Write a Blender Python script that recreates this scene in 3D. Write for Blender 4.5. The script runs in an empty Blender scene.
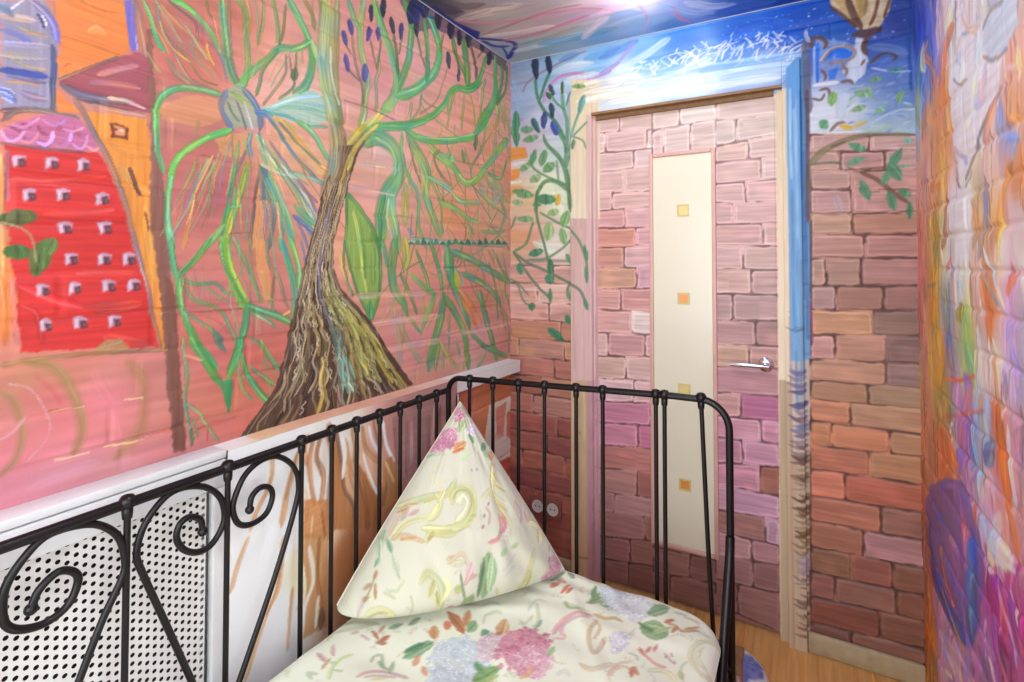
import bpy, bmesh, math, random
import numpy as np
from mathutils import Vector, Matrix

random.seed(7)
RNG = np.random.RandomState(11)
SC = bpy.context.scene
COL = SC.collection
PI = math.pi

# ------------------------------------------------------------------ room size (metres)
XL, XR, YB, ZC = -1.205, 0.328, 2.151, 2.314   # left wall, right wall, back wall, ceiling
YF = -1.25                                      # wall behind the photographer
XLEDGE = -1.145

# ================================================================== mural data
# each line is one brush stroke (s), filled shape (p), brick (k), flower head (f) or ground tone (g);
# coordinates are millimetres on the surface that is painted; tones also hold some room light and shade.
PAINT_L = """
g 690,1875,b8685a 761,1951,b9705f 900,1901,d99a86 997,1849,e6b0a0 1123,2039,d88f86 1228,2078,dd8f84 1478,2099,dfa099 1879,2194,e0998f 2049,2065,eaa58e 1662,1965,e89f8c 1323,1742,e8b0a6 694,1622,b3675c 730,1534,b2625c 768,1467,c07066 671,1663,bb6f60 903,1662,e0a57c 1070,1635,e3a98a 1277,1570,e6a897 1599,1642,eaa48a 1881,1720,eda183 2050,1516,e9a890 1149,1434,e5a183 1326,1374,e39a8a 1665,1338,e09384 2050,1334,e5a99c 1882,1208,dd8a74 1377,1204,de9488 1430,1095,df958d 1883,1038,e3a49c 698,1301,c5736a 770,1274,c7746b 656,1215,c4685e 747,1205,cc6f66 702,1051,d07468 773,1035,d27268 825,1073,c8665e 616,1113,cd7f76 599,970,d98180 507,1095,dd8286 446,980,dc8a94 390,947,de8490 376,986,d8808a 544,947,d98a8c 444,1127,d2736f 386,1174,c97f68 358,1299,d98040 363,1385,d08050 605,1886,b06a58 597,1732,c07868 626,1806,b86c5c 2049,2296,c98a8a 962,2005,cf8f80 814,1871,c98270 857,1782,e0a898 1803,1960,eb9c84 1732,1578,eb9c7c
b 1.0 0.0862
p 8d859c 1 349,1815 408,1842 424,1817 430,1771 429,1641 352,1621
s 6a68ae 132 132 .8 350,1764 372,1764 395,1754
s a79bc0 138 138 .8 350,1741 380,1749 416,1759
s 9a9098 157 157 .8 350,1721 383,1729 414,1737
s a98f60 74 74 .7 365,1717 391,1712 414,1716
s 3d4a96 146 146 .95 351,1695 373,1698 399,1701 415,1703
s 5a4a70 73 73 .8 361,1689 388,1689 415,1692
s b07f55 71 71 .7 359,1677 383,1683 407,1685
s 5560b5 176 176 .9 352,1660 361,1656 371,1646
s b8c4e8 36 36 .9 352,1657 361,1656 369,1652
s b8c4e8 36 36 .9 352,1649 361,1646 369,1642
s b8c4e8 27 27 .9 351,1666 364,1665 371,1659
s 7a6098 187 187 .8 379,1664 397,1660 413,1661
s a79ab8 104 104 .7 367,1635 392,1640 416,1648
s 9b8f70 96 96 .7 374,1780 395,1778 416,1776
s b8805f 74 74 .8 384,1774 403,1776 416,1778
s c0a0a0 175 175 .6 349,1790 369,1794 397,1799
s 6f7480 227 227 .8 349,1806 359,1803 366,1798
s e0d8e4 39 39 .9 364,1806 373,1820 381,1830
s 30305c 50 50 .9 399,1814 406,1803 409,1790
s 6a62b0 167 167 .95 391,1834 410,1822 424,1803 431,1775
s e4dcea 33 33 .9 407,1812 412,1802 413,1796
s 4a4a63 103 103 .95 422,1764 424,1726 424,1692 425,1640
s 8f95b0 36 36 .8 418,1690 419,1648
s 5e3848 134 134 .95 352,1623 367,1628 382,1632
s 6e5a5c 123 123 .9 357,1609 374,1630 408,1639 435,1639 464,1639
p d9793a 1 427,1851 536,1899 543,1855 550,1798 524,1777 434,1705 429,1735 436,1773 432,1800 426,1825
s c96f5a 46 46 .7 423,1849 426,1822
s e89a50 193 193 .5 479,1811 491,1823 504,1817
s b05a28 41 41 .6 438,1788 480,1787 531,1785
s b05a28 42 42 .6 463,1867 497,1863 529,1869
s a85028 33 33 .6 439,1728 445,1737 452,1736
p 6b62b0 1 536,1899 552,1906 565,1805 551,1800
s a8a8d8 29 29 .8 559,1838 563,1808
s 8f6458 160 160 .9 558,1909 567,1853 577,1798
p 9c5058 1 433,1701 531,1781 565,1805 586,1793 588,1681 516,1670 466,1683
s 8a5a48 82 82 .95 433,1703 477,1739 531,1781
s c08088 145 145 .5 493,1731 531,1755 565,1774
s b06a70 161 161 .5 481,1712 525,1722 566,1727
s 6e5a60 184 184 .95 437,1696 463,1685 506,1686 552,1695
s 55484f 82 82 .9 457,1677 500,1674 553,1672
s dcb8b8 85 85 .8 512,1692 545,1694 581,1687
s b08078 103 103 .8 481,1669 526,1669 581,1671
p dd7a3a 1 430,1686 449,1665 467,1650 431,1641
p dd8a3c 1 470,1655 581,1667 589,1618 598,1547 610,1428 618,1331 631,1173 621,1174 594,1308 576,1371 563,1426 538,1508 508,1582 482,1625
s c07a30 106 106 .4 507,1608 547,1582 589,1586
s d4a050 233 233 .5 580,1481 592,1403 604,1324
s e09a58 186 186 .5 534,1561 555,1529 590,1510
s 8a6660 130 130 .95 456,1676 470,1655 485,1626 508,1582 530,1530 549,1463 564,1410 584,1328 600,1245 617,1177
p 7a3c20 1 516,1644 548,1640 550,1615 520,1613
p d98a60 1 521,1640 543,1637 544,1622 525,1620
s e8d8d0 63 63 1 533,1631 540,1631
s 5a3028 62 62 1 523,1634 528,1630
s 5c3830 97 97 1 551,1558 560,1534 571,1502
s 6f4430 78 39 1 580,1470 586,1450 591,1429
s a06a2c 32 32 .7 562,1501 605,1504
p 85584e .95 580,1858 591,1863 597,1748 607,1621 625,1469 636,1331 655,1157 670,944 644,950 627,1161 610,1332 591,1467 591,1618 584,1744
p 7b4f40 .85 621,1348 647,1290 652,1215 658,1128 674,946 646,955 638,1131 629,1218
p cc3330 1 360,1567 498,1579 525,1525 544,1463 559,1406 584,1317 598,1245 612,1184 388,1205 377,1327 362,1470
s d42a34 278 278 .7 385,1320 408,1306 435,1291 473,1278
s cf4a3c 320 320 .6 488,1277 526,1274 573,1278
s d85045 235 235 .6 514,1216 553,1203 595,1190
s d9584c 138 138 .5 469,1342 512,1345 565,1344
s d94438 146 146 .5 369,1507 432,1512 509,1534
s b82830 108 108 .5 369,1497 405,1502 432,1505
s dd4a3c 151 151 .5 416,1452 467,1456 522,1468
s e0736c 92 92 .8 372,1337 376,1288 383,1218
s a8282c 128 128 .5 388,1287 409,1269 418,1214
p a88a58 .75 489,1190 514,1208 540,1212 560,1187 527,1180
s b08a58 81 81 .8 501,1195 523,1200 543,1204
s d9874a 115 115 .9 353,1550 356,1447 360,1318
s d9783a 128 128 .8 357,1344 363,1295 366,1221
s 9a6a80 65 65 .85 363,1558 363,1519 365,1470
p b8658c 1 353,1589 379,1615 430,1639 467,1636 482,1618 498,1582 459,1577 403,1573 353,1573
s 8a3a58 86 86 .8 367,1599 380,1595 385,1583
s 8a3a58 88 88 .8 406,1611 411,1598 419,1597
s 943f5c 88 88 .8 430,1620 438,1608
s 9a3a40 92 92 .8 382,1609 395,1605
s 8f4460 90 90 .8 458,1619 467,1604
s d48ab4 86 86 .9 355,1589 363,1575 375,1579 385,1596
s cf86b4 78 78 .9 378,1578 390,1575 401,1586 406,1601
s d890b8 79 79 .9 401,1581 414,1577 423,1587 427,1605
s d48ab4 82 82 .9 425,1582 439,1578 450,1591 454,1608
s cf86b4 83 83 .9 456,1587 468,1580 477,1595 479,1610
s cf86b4 99 99 .9 478,1588 489,1582 497,1588
s d48ab4 68 68 .8 367,1608 380,1601 395,1612 405,1624
s d48ab4 72 72 .8 411,1622 427,1616 444,1630
s d48ab4 73 73 .8 441,1612 458,1612 473,1623
s 6f4858 75 75 .8 353,1569 383,1569 431,1571 474,1575
p b89cb4 .85 368,1549 378,1554 389,1552 385,1539 377,1534 371,1529
p d4c0d0 .7 370,1546 376,1550 375,1534 372,1532
p 5a3540 1 376,1545 386,1548 387,1534 379,1530
p 8a5a60 .7 381,1542 385,1543 385,1536 382,1535
p b89cb4 .85 415,1554 425,1559 434,1556 432,1544 423,1538 416,1531
p d4c0d0 .7 416,1550 422,1555 421,1538 418,1536
p 5a3540 1 423,1549 433,1551 435,1538 425,1534
p 8a5a60 .7 428,1547 432,1547 432,1540 429,1539
p b89cb4 .85 463,1558 473,1564 484,1561 482,1548 472,1542 464,1535
p d4c0d0 .7 464,1555 470,1560 470,1542 466,1540
p 5a3540 1 471,1554 482,1556 484,1543 474,1538
p 8a5a60 .7 477,1551 482,1552 482,1544 478,1544
p b89cb4 .85 384,1491 393,1496 402,1493 400,1481 392,1475 385,1469
p d4c0d0 .7 385,1488 390,1492 390,1476 386,1474
p 5a3540 1 391,1487 401,1488 402,1475 393,1472
p 8a5a60 .7 396,1484 400,1484 400,1477 397,1477
p b89cb4 .85 431,1497 442,1502 453,1499 450,1486 441,1481 433,1476
p d4c0d0 .7 433,1494 439,1498 438,1481 435,1479
p 5a3540 1 440,1493 450,1496 452,1481 442,1477
p 8a5a60 .7 445,1489 450,1490 450,1482 446,1482
p b89cb4 .85 492,1497 504,1502 517,1499 513,1485 503,1479 494,1475
p d4c0d0 .7 494,1493 501,1498 500,1480 496,1478
p 5a3540 1 502,1492 513,1495 515,1480 504,1476
p 8a5a60 .7 508,1489 513,1489 513,1481 509,1481
p b89cb4 .85 436,1436 447,1441 459,1437 455,1425 446,1419 439,1415
p d4c0d0 .7 439,1433 444,1437 444,1420 440,1418
p 5a3540 1 445,1431 456,1434 458,1419 448,1416
p 8a5a60 .7 451,1428 455,1428 455,1421 452,1421
p b89cb4 .85 499,1441 512,1446 525,1442 520,1428 510,1423 502,1418
p d4c0d0 .7 502,1437 508,1441 508,1424 504,1421
p 5a3540 1 509,1436 521,1438 523,1422 512,1419
p 8a5a60 .7 515,1432 520,1432 521,1424 516,1424
p b89cb4 .85 446,1379 458,1383 469,1379 466,1366 456,1361 449,1358
p d4c0d0 .7 449,1375 455,1379 454,1362 450,1360
p 5a3540 1 455,1374 466,1376 468,1360 458,1358
p 8a5a60 .7 461,1370 466,1370 466,1362 462,1362
p b89cb4 .85 499,1380 511,1384 523,1379 520,1366 510,1361 501,1357
p d4c0d0 .7 501,1376 508,1380 507,1362 503,1361
p 5a3540 1 509,1374 520,1375 522,1361 511,1358
p 8a5a60 .7 515,1370 520,1370 520,1363 516,1362
p b89cb4 .85 542,1381 555,1385 568,1380 564,1367 553,1362 544,1356
p d4c0d0 .7 544,1377 551,1381 551,1363 546,1361
p 5a3540 1 552,1375 565,1376 567,1361 555,1357
p 8a5a60 .7 559,1371 564,1371 564,1363 560,1363
p b89cb4 .85 405,1323 415,1326 426,1321 423,1309 414,1305 407,1302
p d4c0d0 .7 407,1319 413,1323 412,1306 409,1305
p 5a3540 1 414,1317 424,1318 425,1304 416,1302
p 8a5a60 .7 419,1313 423,1313 423,1306 419,1306
p b89cb4 .85 454,1325 463,1328 473,1323 471,1311 462,1307 454,1300
p d4c0d0 .7 454,1321 460,1325 460,1308 456,1306
p 5a3540 1 461,1319 472,1318 474,1305 464,1303
p 8a5a60 .7 466,1315 471,1315 471,1307 467,1307
p b89cb4 .85 506,1327 519,1331 532,1325 528,1313 517,1308 509,1304
p d4c0d0 .7 509,1323 515,1327 515,1309 510,1307
p 5a3540 1 516,1321 528,1323 530,1306 519,1304
p 8a5a60 .7 522,1317 527,1317 528,1309 523,1309
p b89cb4 .85 551,1328 563,1332 575,1326 573,1313 562,1308 552,1302
p d4c0d0 .7 552,1324 559,1328 559,1309 554,1307
p 5a3540 1 560,1322 573,1321 575,1306 563,1304
p 8a5a60 .7 567,1317 573,1317 573,1309 568,1309
p b89cb4 .85 414,1259 422,1262 431,1257 430,1245 421,1241 414,1236
p d4c0d0 .7 414,1256 419,1259 419,1243 416,1241
p 5a3540 1 420,1253 430,1251 432,1239 423,1238
p 8a5a60 .7 425,1249 430,1249 430,1241 426,1242
p b89cb4 .85 462,1259 474,1261 486,1256 482,1243 472,1240 465,1237
p d4c0d0 .7 464,1255 471,1258 470,1241 466,1239
p 5a3540 1 471,1252 483,1253 484,1237 474,1236
p 8a5a60 .7 477,1248 482,1247 482,1240 478,1240
p b89cb4 .85 519,1257 530,1260 542,1254 539,1242 529,1238 520,1233
p d4c0d0 .7 520,1253 527,1257 526,1239 522,1237
p 5a3540 1 528,1251 540,1250 542,1235 531,1234
p 8a5a60 .7 534,1246 539,1246 539,1238 535,1238
p 55663a .92 378,1457 386,1457 398,1455 406,1450 407,1443 399,1435 388,1429 380,1426 372,1426 361,1428 353,1433 352,1440 359,1447 370,1454
s 55663a*0.72 45 45 .7 380,1429 379,1441 378,1454
s 55663a*1.25 91 91 .55 393,1431 392,1444 384,1455
p 3f6a35 .92 378,1396 384,1394 393,1391 398,1385 398,1379 393,1373 385,1369 379,1367 373,1369 365,1373 360,1378 360,1384 365,1390 373,1394
s 3f6a35*0.72 32 32 .7 379,1370 379,1381 378,1393
s 3f6a35*1.25 62 62 .55 388,1370 388,1382 383,1393
p 4f7038 .92 415,1407 419,1403 424,1392 426,1376 425,1360 418,1347 411,1338 406,1336 402,1340 397,1352 395,1367 397,1382 403,1396 410,1404
s 4f7038*0.72 25 25 .7 407,1343 410,1371 414,1400
s 4f7038*1.25 48 48 .55 414,1341 417,1370 417,1399
p 5a7a40 .92 431,1410 434,1406 437,1398 437,1389 434,1382 428,1378 421,1377 417,1377 415,1381 412,1389 412,1397 415,1405 421,1409 427,1410
s 5a7a40*0.72 22 22 .7 419,1381 424,1393 430,1406
s 5a7a40*1.25 41 41 .55 424,1377 430,1390 433,1405
s b0a070 47 47 .9 356,1433 385,1424 400,1403 405,1364
s 8a6a40 101 101 .7 360,1186 443,1190 540,1183 631,1174
a a08050 266 266 1 393,1187 436,1169 467,1108 479,1044 467,999
a a48458 202 202 1 361,1141 379,1120 391,1068 384,1022 363,995
a b07c58 368 368 .9 555,1161 587,1108 579,1017 535,973
s e6a9a6 42 42 .8 371,1153 403,1136 430,1076 426,1041 400,1010
a dd98a4 141 141 .6 362,1059 380,1068 396,1088
a e38088 413 413 .5 498,1151 510,1113 524,1087
a dd7c84 302 302 .5 500,1058 533,1059 543,1017
a d05a5a 115 115 .5 407,1162 432,1130 447,1099
s e0bb80 41 41 .9 517,1001 557,996 587,994
s e2b48c 31 31 .9 438,999 469,998 492,998
s dcae7c 30 30 .9 432,1091 459,1089 484,1088
s e0c090 33 33 .8 551,1085 587,1081
s b05a44 30 30 .7 427,1093 444,1092
a dda0b4 275 275 .5 404,959 446,971 509,974
s a5705c 374 374 .5 602,1912 633,1859 682,1834 735,1799
p e0a060 .45 605,1702 683,1749 745,1748 741,1698 685,1671 613,1671
s 3f9a62 69 160 .95 572,1915 587,1886 601,1842 616,1822
s 7f8a60 201 201 .6 622,1809 642,1783 667,1769
s 7f6a5e 102 102 .9 598,1927 606,1881 629,1841 658,1792 683,1774 740,1769
s 7a7a45 66 66 .9 639,1844 674,1810 696,1787 736,1784
s c09a48 50 50 .8 606,1885 614,1860 633,1834 670,1817
s b09045 52 52 .8 605,1922 621,1908 653,1887
s 9a8a4c 54 54 .8 674,1853 695,1826 726,1792
s c8a040 65 65 .9 708,1874 712,1849 726,1827
s 6aa765 199 199 .95 628,1944 664,1939 694,1921 720,1897 744,1856 763,1817 792,1794
s 4fb04c 102 102 .9 628,1942 656,1944 681,1933
s 6a5a5a 81 81 .8 620,1937 652,1925 681,1912 684,1878 678,1859
s 8a6a70 84 84 .8 690,1911 716,1882 744,1847 758,1797
s 5a9e66 216 216 .95 742,1995 747,1939 757,1870 772,1820 795,1794
s 6d6a50 106 106 .8 760,1999 762,1908 772,1843 787,1806
s 7fb58c 78 78 .8 744,1983 751,1927 762,1862
s 6f8f4f 194 194 .9 779,2012 800,1988 805,1925 811,1856 802,1820
s a88a40 85 85 .8 804,2019 815,1985 815,1938
s 6a7f45 108 108 .85 851,2044 849,1980 836,1917
s b89050 54 54 .7 841,1972 836,1908
s 728a48 158 158 .85 878,2056 892,1998 896,1944
s 6c7c40 115 115 .85 917,2059 912,1991 899,1940
s 5a6a3c 81 81 .8 706,1975 711,1950 724,1934
s 4f9c5f 282 282 .95 920,2076 959,2041 994,1986 1005,1937 986,1862 944,1823
s 7fc080 114 114 .8 929,2074 966,2038 1001,1983
s 5aa262 229 229 .95 998,1988 954,1952 902,1934 863,1888 832,1858 802,1820 792,1789
s 9ac070 74 74 .8 979,1970 942,1945 907,1932
s 5b7f58 123 123 .9 896,1929 853,1860 843,1818 833,1787
s 7d7a5a 92 92 .85 919,1922 920,1877 903,1841 854,1768
s 66754f 98 98 .85 954,1940 949,1876 941,1838 898,1795
p 56684a .92 950,1900 953,1899 958,1894 961,1886 960,1877 956,1867 950,1860 946,1857 943,1859 938,1863 935,1871 936,1880 940,1889 946,1897
s 56684a*0.72 22 22 .7 946,1862 948,1878 949,1895
s 56684a*1.25 40 40 .55 952,1863 954,1880 952,1896
s 8a8a60 83 83 .7 973,1952 973,1915
s 7d6a58 83 83 .8 931,1921 937,1883
s 8ab68a 312 312 .9 1004,1990 1031,1940 1052,1882 1066,1825
s 8f9c50 346 346 .9 1029,2124 1057,2065 1057,2004 1058,1949
s 8a8340 197 197 .85 971,2098 1003,2065 1013,2026
s 58a558 171 171 .95 745,1762 696,1761 651,1752 619,1730 603,1701 598,1652
s 57a870 163 163 .9 599,1672 604,1609 616,1558
s 8fb88a 70 70 .7 736,1764 683,1761 650,1756
p 93a888 .75 754,1778 792,1808 822,1779 844,1746 834,1706 765,1690 746,1721
s 5f7aa0 179 179 .85 759,1779 742,1738 750,1714 774,1687
s 54688f 212 212 .9 797,1795 828,1771 844,1737 844,1703
s 7fb04a 140 140 .85 768,1777 788,1771 818,1759
s 56785c 84 84 .8 759,1752 769,1727 788,1709
s c0b4cc 86 86 .8 802,1764 813,1729 824,1699
s 4f5f80 84 84 .8 783,1759 796,1725 808,1695
p 9fc8b4 .85 844,1754 932,1815 1006,1852 1052,1843 1067,1781 994,1740 898,1750
s 6fb0a8 110 110 .85 849,1750 926,1783 993,1795 1066,1798
s 5aa58a 115 115 .85 849,1748 921,1756 988,1746 1060,1758
s b4d4d0 127 127 .8 876,1767 950,1812 1032,1843
s 86b8c0 79 79 .8 865,1759 944,1798 1059,1818
s 5a7f98 236 236 .9 833,1744 865,1747 887,1723
s c9b040 147 147 .8 881,1741 921,1736 951,1727
p e2b070 .65 871,1719 957,1724 1034,1665 1068,1627 1055,1598 982,1651 916,1679
p dda058 .6 820,1603 846,1593 831,1496 822,1402 853,1398 862,1528 851,1584
p d8a860 .5 728,1655 824,1694 804,1624 775,1619 747,1623
s 5fb94e 183 183 .95 769,1686 715,1656 669,1621 641,1583 630,1540
s 66b070 184 184 .95 632,1552 627,1510 625,1478 629,1445 638,1393
s 9ad070 51 51 .8 715,1659 669,1623 643,1585
s a8cf9a 61 61 .7 627,1510 626,1470 631,1429
s 6b6a6a 96 96 .85 819,1669 797,1614 771,1559 767,1527
s 8aa838 226 226 .95 814,1612 803,1568 786,1511 768,1454 759,1396
s 4fae5a 165 165 .9 796,1507 763,1495 749,1444 727,1417 706,1394
s 3f9a58 98 98 .8 780,1602 771,1536 758,1481 750,1395
s c8c040 75 75 .8 810,1588 800,1554 777,1482 768,1436
s 9aba60 140 140 .8 710,1399 731,1426 754,1454
s 67584e 108 108 .85 851,1608 836,1544 829,1487 822,1397
p 5c7285 .85 845,1612 872,1607 871,1524 849,1527
s 5a6e78 148 148 .85 864,1606 881,1520 888,1472 875,1398
s 7a6a6a 86 86 .8 846,1536 863,1490 856,1398
s e0a070 111 111 .7 852,1522 847,1460 840,1398
s 5fae80 218 218 .9 872,1597 901,1532 930,1465 949,1400
s 4f9f98 153 153 .9 867,1582 890,1531 913,1464 908,1399
s 74bc8c 125 125 .8 889,1575 930,1495 954,1426
s d8a868 91 91 .8 898,1522 904,1463 919,1400
s b9cfa0 328 328 .9 839,1683 888,1624 935,1597 977,1551 1016,1487 1023,1450
s 6f7fa0 99 99 .85 839,1678 911,1613 996,1527 1029,1472
s 6fae8a 96 96 .8 834,1687 877,1623 947,1568 1010,1470
s 54808a 129 129 .9 871,1734 910,1698 952,1651 1015,1609 1062,1583
s e0a850 170 170 .8 904,1742 963,1699 1027,1648 1075,1626
s 62ad78 210 210 .9 951,1753 1013,1726 1068,1660
s 5a6a60 97 97 .8 898,1735 951,1697 1034,1644
s 8f6a80 112 112 .85 871,1680 923,1625 965,1575 1029,1536
s 7fb79a 146 146 .85 934,1607 996,1603 1062,1588
s b0d0c0 111 111 .8 845,1617 900,1602 971,1597
s 4a6fa8 181 181 .9 948,1492 985,1469 1036,1440
s 5fb070 250 250 .85 953,1518 991,1485 1016,1471
s 8f7090 134 134 .8 959,1590 996,1553 1029,1504
s 5f7098 114 114 .85 960,1477 985,1437 998,1401
s 4f78b8 125 125 .85 985,1469 1010,1439 1036,1429
s 8f6f4c 67 67 .75 690,1604 682,1560 681,1508 696,1484
s 7f7050 70 70 .75 716,1613 718,1565 717,1512 715,1468
s b88048 130 130 .7 679,1504 671,1448 662,1393
s 9a7040 40 40 .7 640,1661 633,1614
s c09048 105 105 .6 693,1691 681,1653
s 8a7a50 64 64 .75 770,1673 775,1614
s b88a40 89 89 .7 765,1672 742,1635
s 8a9a60 70 70 .7 799,1674 814,1635
s 9f8a60 45 45 .7 698,1605 695,1553
s 9c5048 50 50 .6 698,1612 775,1605
s 9c4a44 50 50 .6 768,1434 827,1440
s 4f84a0 134 134 .8 824,1694 814,1663 824,1628
s 3f9888 117 117 .8 844,1698 850,1652 867,1616
s 52a05c 167 167 .95 634,1417 640,1364 649,1331 655,1277 675,1217
s 4a9a4e 193 193 .95 670,1230 692,1185 718,1148 740,1114
s 7fbf90 63 63 .7 632,1413 642,1360 651,1327
s 5aa05a 177 177 .95 723,1421 693,1377 668,1351 651,1331
s 3f7a50 56 56 .7 705,1403 681,1368 657,1339
s 5c8f5a 116 116 .85 653,1327 690,1315 733,1316 761,1293 794,1284
s 6a8a55 115 115 .8 661,1314 686,1279 725,1264 752,1244 771,1207 786,1173
s 6a9060 69 69 .8 711,1308 742,1285 766,1270
s 5f8a58 66 109 .85 662,1260 695,1232 721,1212 735,1197
p 5c7a6a .9 723,1212 748,1198 760,1168 763,1143 737,1173
p 7cae48 .95 743,1426 766,1423 774,1382 784,1337 809,1290 824,1257 799,1249 770,1310 750,1369
s 4b8f5a 99 99 .9 745,1417 753,1369 779,1314 807,1267
s a8c850 76 76 .8 764,1409 771,1364 794,1309 814,1276
s 4aa05f 256 256 .95 809,1260 855,1241 899,1225 945,1201
s 7fc08a 76 76 .8 824,1255 871,1237 916,1221
s 5a9a68 126 126 .85 829,1238 872,1215 894,1194
s c8d8b0 51 51 .7 840,1232 883,1205
s 4f9a55 241 241 .95 814,1258 810,1207 796,1163 782,1129 768,1104
s 74935a 132 132 .85 778,1423 808,1369 828,1327 855,1260
s 7a8a58 81 81 .8 822,1421 828,1350 850,1265
p e09a5c .75 837,1426 864,1422 875,1350 887,1267 863,1261 841,1350
s 7c7a5a 117 117 .85 869,1427 875,1365 903,1330 921,1275 933,1244
s 7a7e50 117 117 .85 892,1330 884,1277 888,1238
s 56ab74 251 251 .9 908,1429 937,1355 956,1273 948,1213
s 6fb86a 225 225 .9 937,1430 967,1349 963,1293
s 4a90a0 122 122 .8 913,1424 931,1375 953,1314
s 6a70a0 99 99 .8 973,1427 985,1386 983,1370
s 5f8f58 126 126 .85 825,1178 857,1150 878,1118 906,1085
s e8c080 85 85 .7 916,1226 939,1234
s 9a4a40 60 60 .75 729,1253 766,1251 804,1251
s 95443e 47 47 .6 670,1253 729,1251
s b8584e 90 90 .5 670,1255 734,1232 771,1193
s 5e8a60 84 84 .85 663,1196 667,1150 676,1098 669,1067 673,1032 688,962
s 6f8a60 80 80 .85 673,1049 702,1021 715,996 749,942
s 3f8a50 86 86 .9 682,993 685,950
s 7a8a60 85 85 .8 690,1012 699,967
s 4f9c4f 215 215 .95 679,1194 705,1148 731,1105 757,1072
p 44945a .95 747,1082 782,1084 776,1002 769,1007
s 4f9a50 293 213 .95 803,1179 782,1123 768,1083
s 4a9850 123 221 .95 801,1143 821,1084 853,1036 880,1006
s 7a9a68 97 97 .75 791,1135 804,1060 832,1021
s 6a9060 128 205 .85 851,1168 878,1122 909,1082
s 62905a 95 190 .85 824,1107 857,1077 896,1046
s c0584e 72 72 .6 729,993 760,989 793,990
s c86058 89 89 .5 579,994 615,1003 642,997
s e08f80 107 107 .5 667,1158 705,1140
s b8503f 60 60 .6 694,985 720,987 720,952
s a8a860 91 58 .75 1645,1493 1654,1470 1663,1446 1664,1421 1671,1396
s 7a8a58 68 44 .75 1336,1499 1349,1433 1386,1372 1407,1305 1452,1241
s d8a860 63 34 .75 1816,1778 1857,1768 1888,1751 1922,1735 1959,1719
s d8a860 150 86 .75 1796,1237 1791,1182 1775,1128 1784,1072 1811,1014
s 6aa068 92 55 .75 1934,1740 1990,1700 2070,1668 2169,1644 2261,1609
s a8a860 80 48 .75 1496,1274 1511,1209 1541,1142 1581,1075 1620,1006
s 8fae58 103 65 .75 1929,1651 1872,1602 1838,1551 1819,1500 1796,1450
s 5a9a78 104 64 .75 1875,1890 1886,1861 1901,1833 1912,1804 1937,1779
s 5f8f5a 107 60 .75 1632,1849 1668,1783 1701,1714 1758,1650 1798,1578
s 7a8a58 111 68 .75 1467,1520 1460,1451 1436,1384 1412,1319 1402,1253
s a8a860 111 63 .75 1401,1691 1433,1632 1479,1576 1527,1518 1578,1458
s 5f8f5a 149 85 .75 1765,1832 1803,1762 1832,1687 1898,1621 1982,1556
s 6aa068 104 65 .75 1980,1528 2074,1478 2162,1418 2281,1365 2381,1296
s d8a860 121 71 .75 1603,1817 1596,1769 1580,1721 1547,1675 1524,1629
s 7a8a58 81 48 .75 1356,1635 1346,1604 1339,1573 1341,1543 1337,1512
s 5a9a78 56 36 .75 1424,1934 1422,1909 1414,1884 1409,1859 1411,1836
s 7fb070 88 52 .75 1556,1753 1539,1700 1519,1648 1492,1598 1462,1550
s 7fb070 70 40 .75 1375,1690 1386,1668 1401,1646 1422,1627 1440,1606
s 6aa068 116 65 .75 1774,1687 1770,1626 1776,1566 1798,1508 1830,1450
s 8fae58 114 70 .75 2062,2131 2046,2075 2041,2023 2035,1970 2048,1922
s c09a50 153 94 .75 2020,1816 2085,1776 2131,1725 2155,1667 2199,1613
s 6aa068 118 72 .75 1694,1412 1688,1366 1679,1321 1662,1277 1652,1232
s 8fae58 82 48 .75 1857,1797 1886,1760 1933,1729 1981,1697 2033,1665
s 7a8a58 71 44 .75 1564,1680 1598,1632 1644,1587 1713,1551 1780,1509
s c09a50 118 74 .75 1916,1757 1977,1731 2045,1706 2103,1672 2179,1644
s 6aa068 70 44 .75 1456,1778 1426,1706 1389,1636 1341,1572 1286,1514
s 6aa068 176 105 .75 2102,1275 2107,1226 2136,1178 2149,1128 2179,1078
s a8a860 93 55 .75 1454,1372 1539,1329 1647,1299 1752,1251 1872,1204
s c09a50 101 61 .75 1661,1862 1665,1831 1669,1801 1670,1769 1674,1739
s 5f8f5a 80 49 .75 1600,1601 1616,1542 1612,1480 1597,1419 1559,1363
s 5f8f5a 116 70 .75 1813,1700 1895,1656 1999,1619 2115,1581 2222,1529
s 6aa068 136 83 .75 1956,1264 1946,1235 1934,1208 1914,1182 1890,1158
s 7a8a58 101 60 .75 1634,1747 1672,1690 1681,1623 1673,1554 1638,1488
s a8a860 77 46 .75 1562,1765 1665,1745 1788,1736 1925,1727 2068,1705
s c09a50 179 106 .75 1945,1421 2014,1350 2053,1270 2080,1188 2098,1104
s d8a860 82 48 .75 1370,1700 1359,1665 1349,1631 1346,1597 1346,1563
s a8a860 88 52 .75 2113,2037 2177,2009 2253,1985 2340,1964 2404,1927
s 5a9a78 71 42 .75 1541,1605 1555,1561 1551,1514 1542,1467 1528,1421
s 7a8a58 67 36 .75 1975,1983 2061,1950 2177,1933 2293,1906 2442,1896
s 5f8f5a 70 43 .75 1488,1372 1398,1335 1323,1292 1270,1242 1213,1198
s a8a860 98 57 .75 1445,1762 1446,1730 1435,1698 1427,1666 1420,1635
s d8a860 74 45 .75 1562,1445 1545,1383 1530,1323 1507,1265 1473,1211
s a8a860 157 96 .75 1967,1801 1991,1775 2000,1744 1995,1711 2002,1679
s 5a9a78 108 67 .75 1955,1725 1943,1677 1949,1632 1957,1586 1964,1540
s 7fb070 79 45 .75 1482,1816 1471,1766 1474,1718 1489,1673 1489,1625
s 8fae58 77 50 .75 2028,1262 2122,1218 2235,1178 2341,1126 2475,1081
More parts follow.
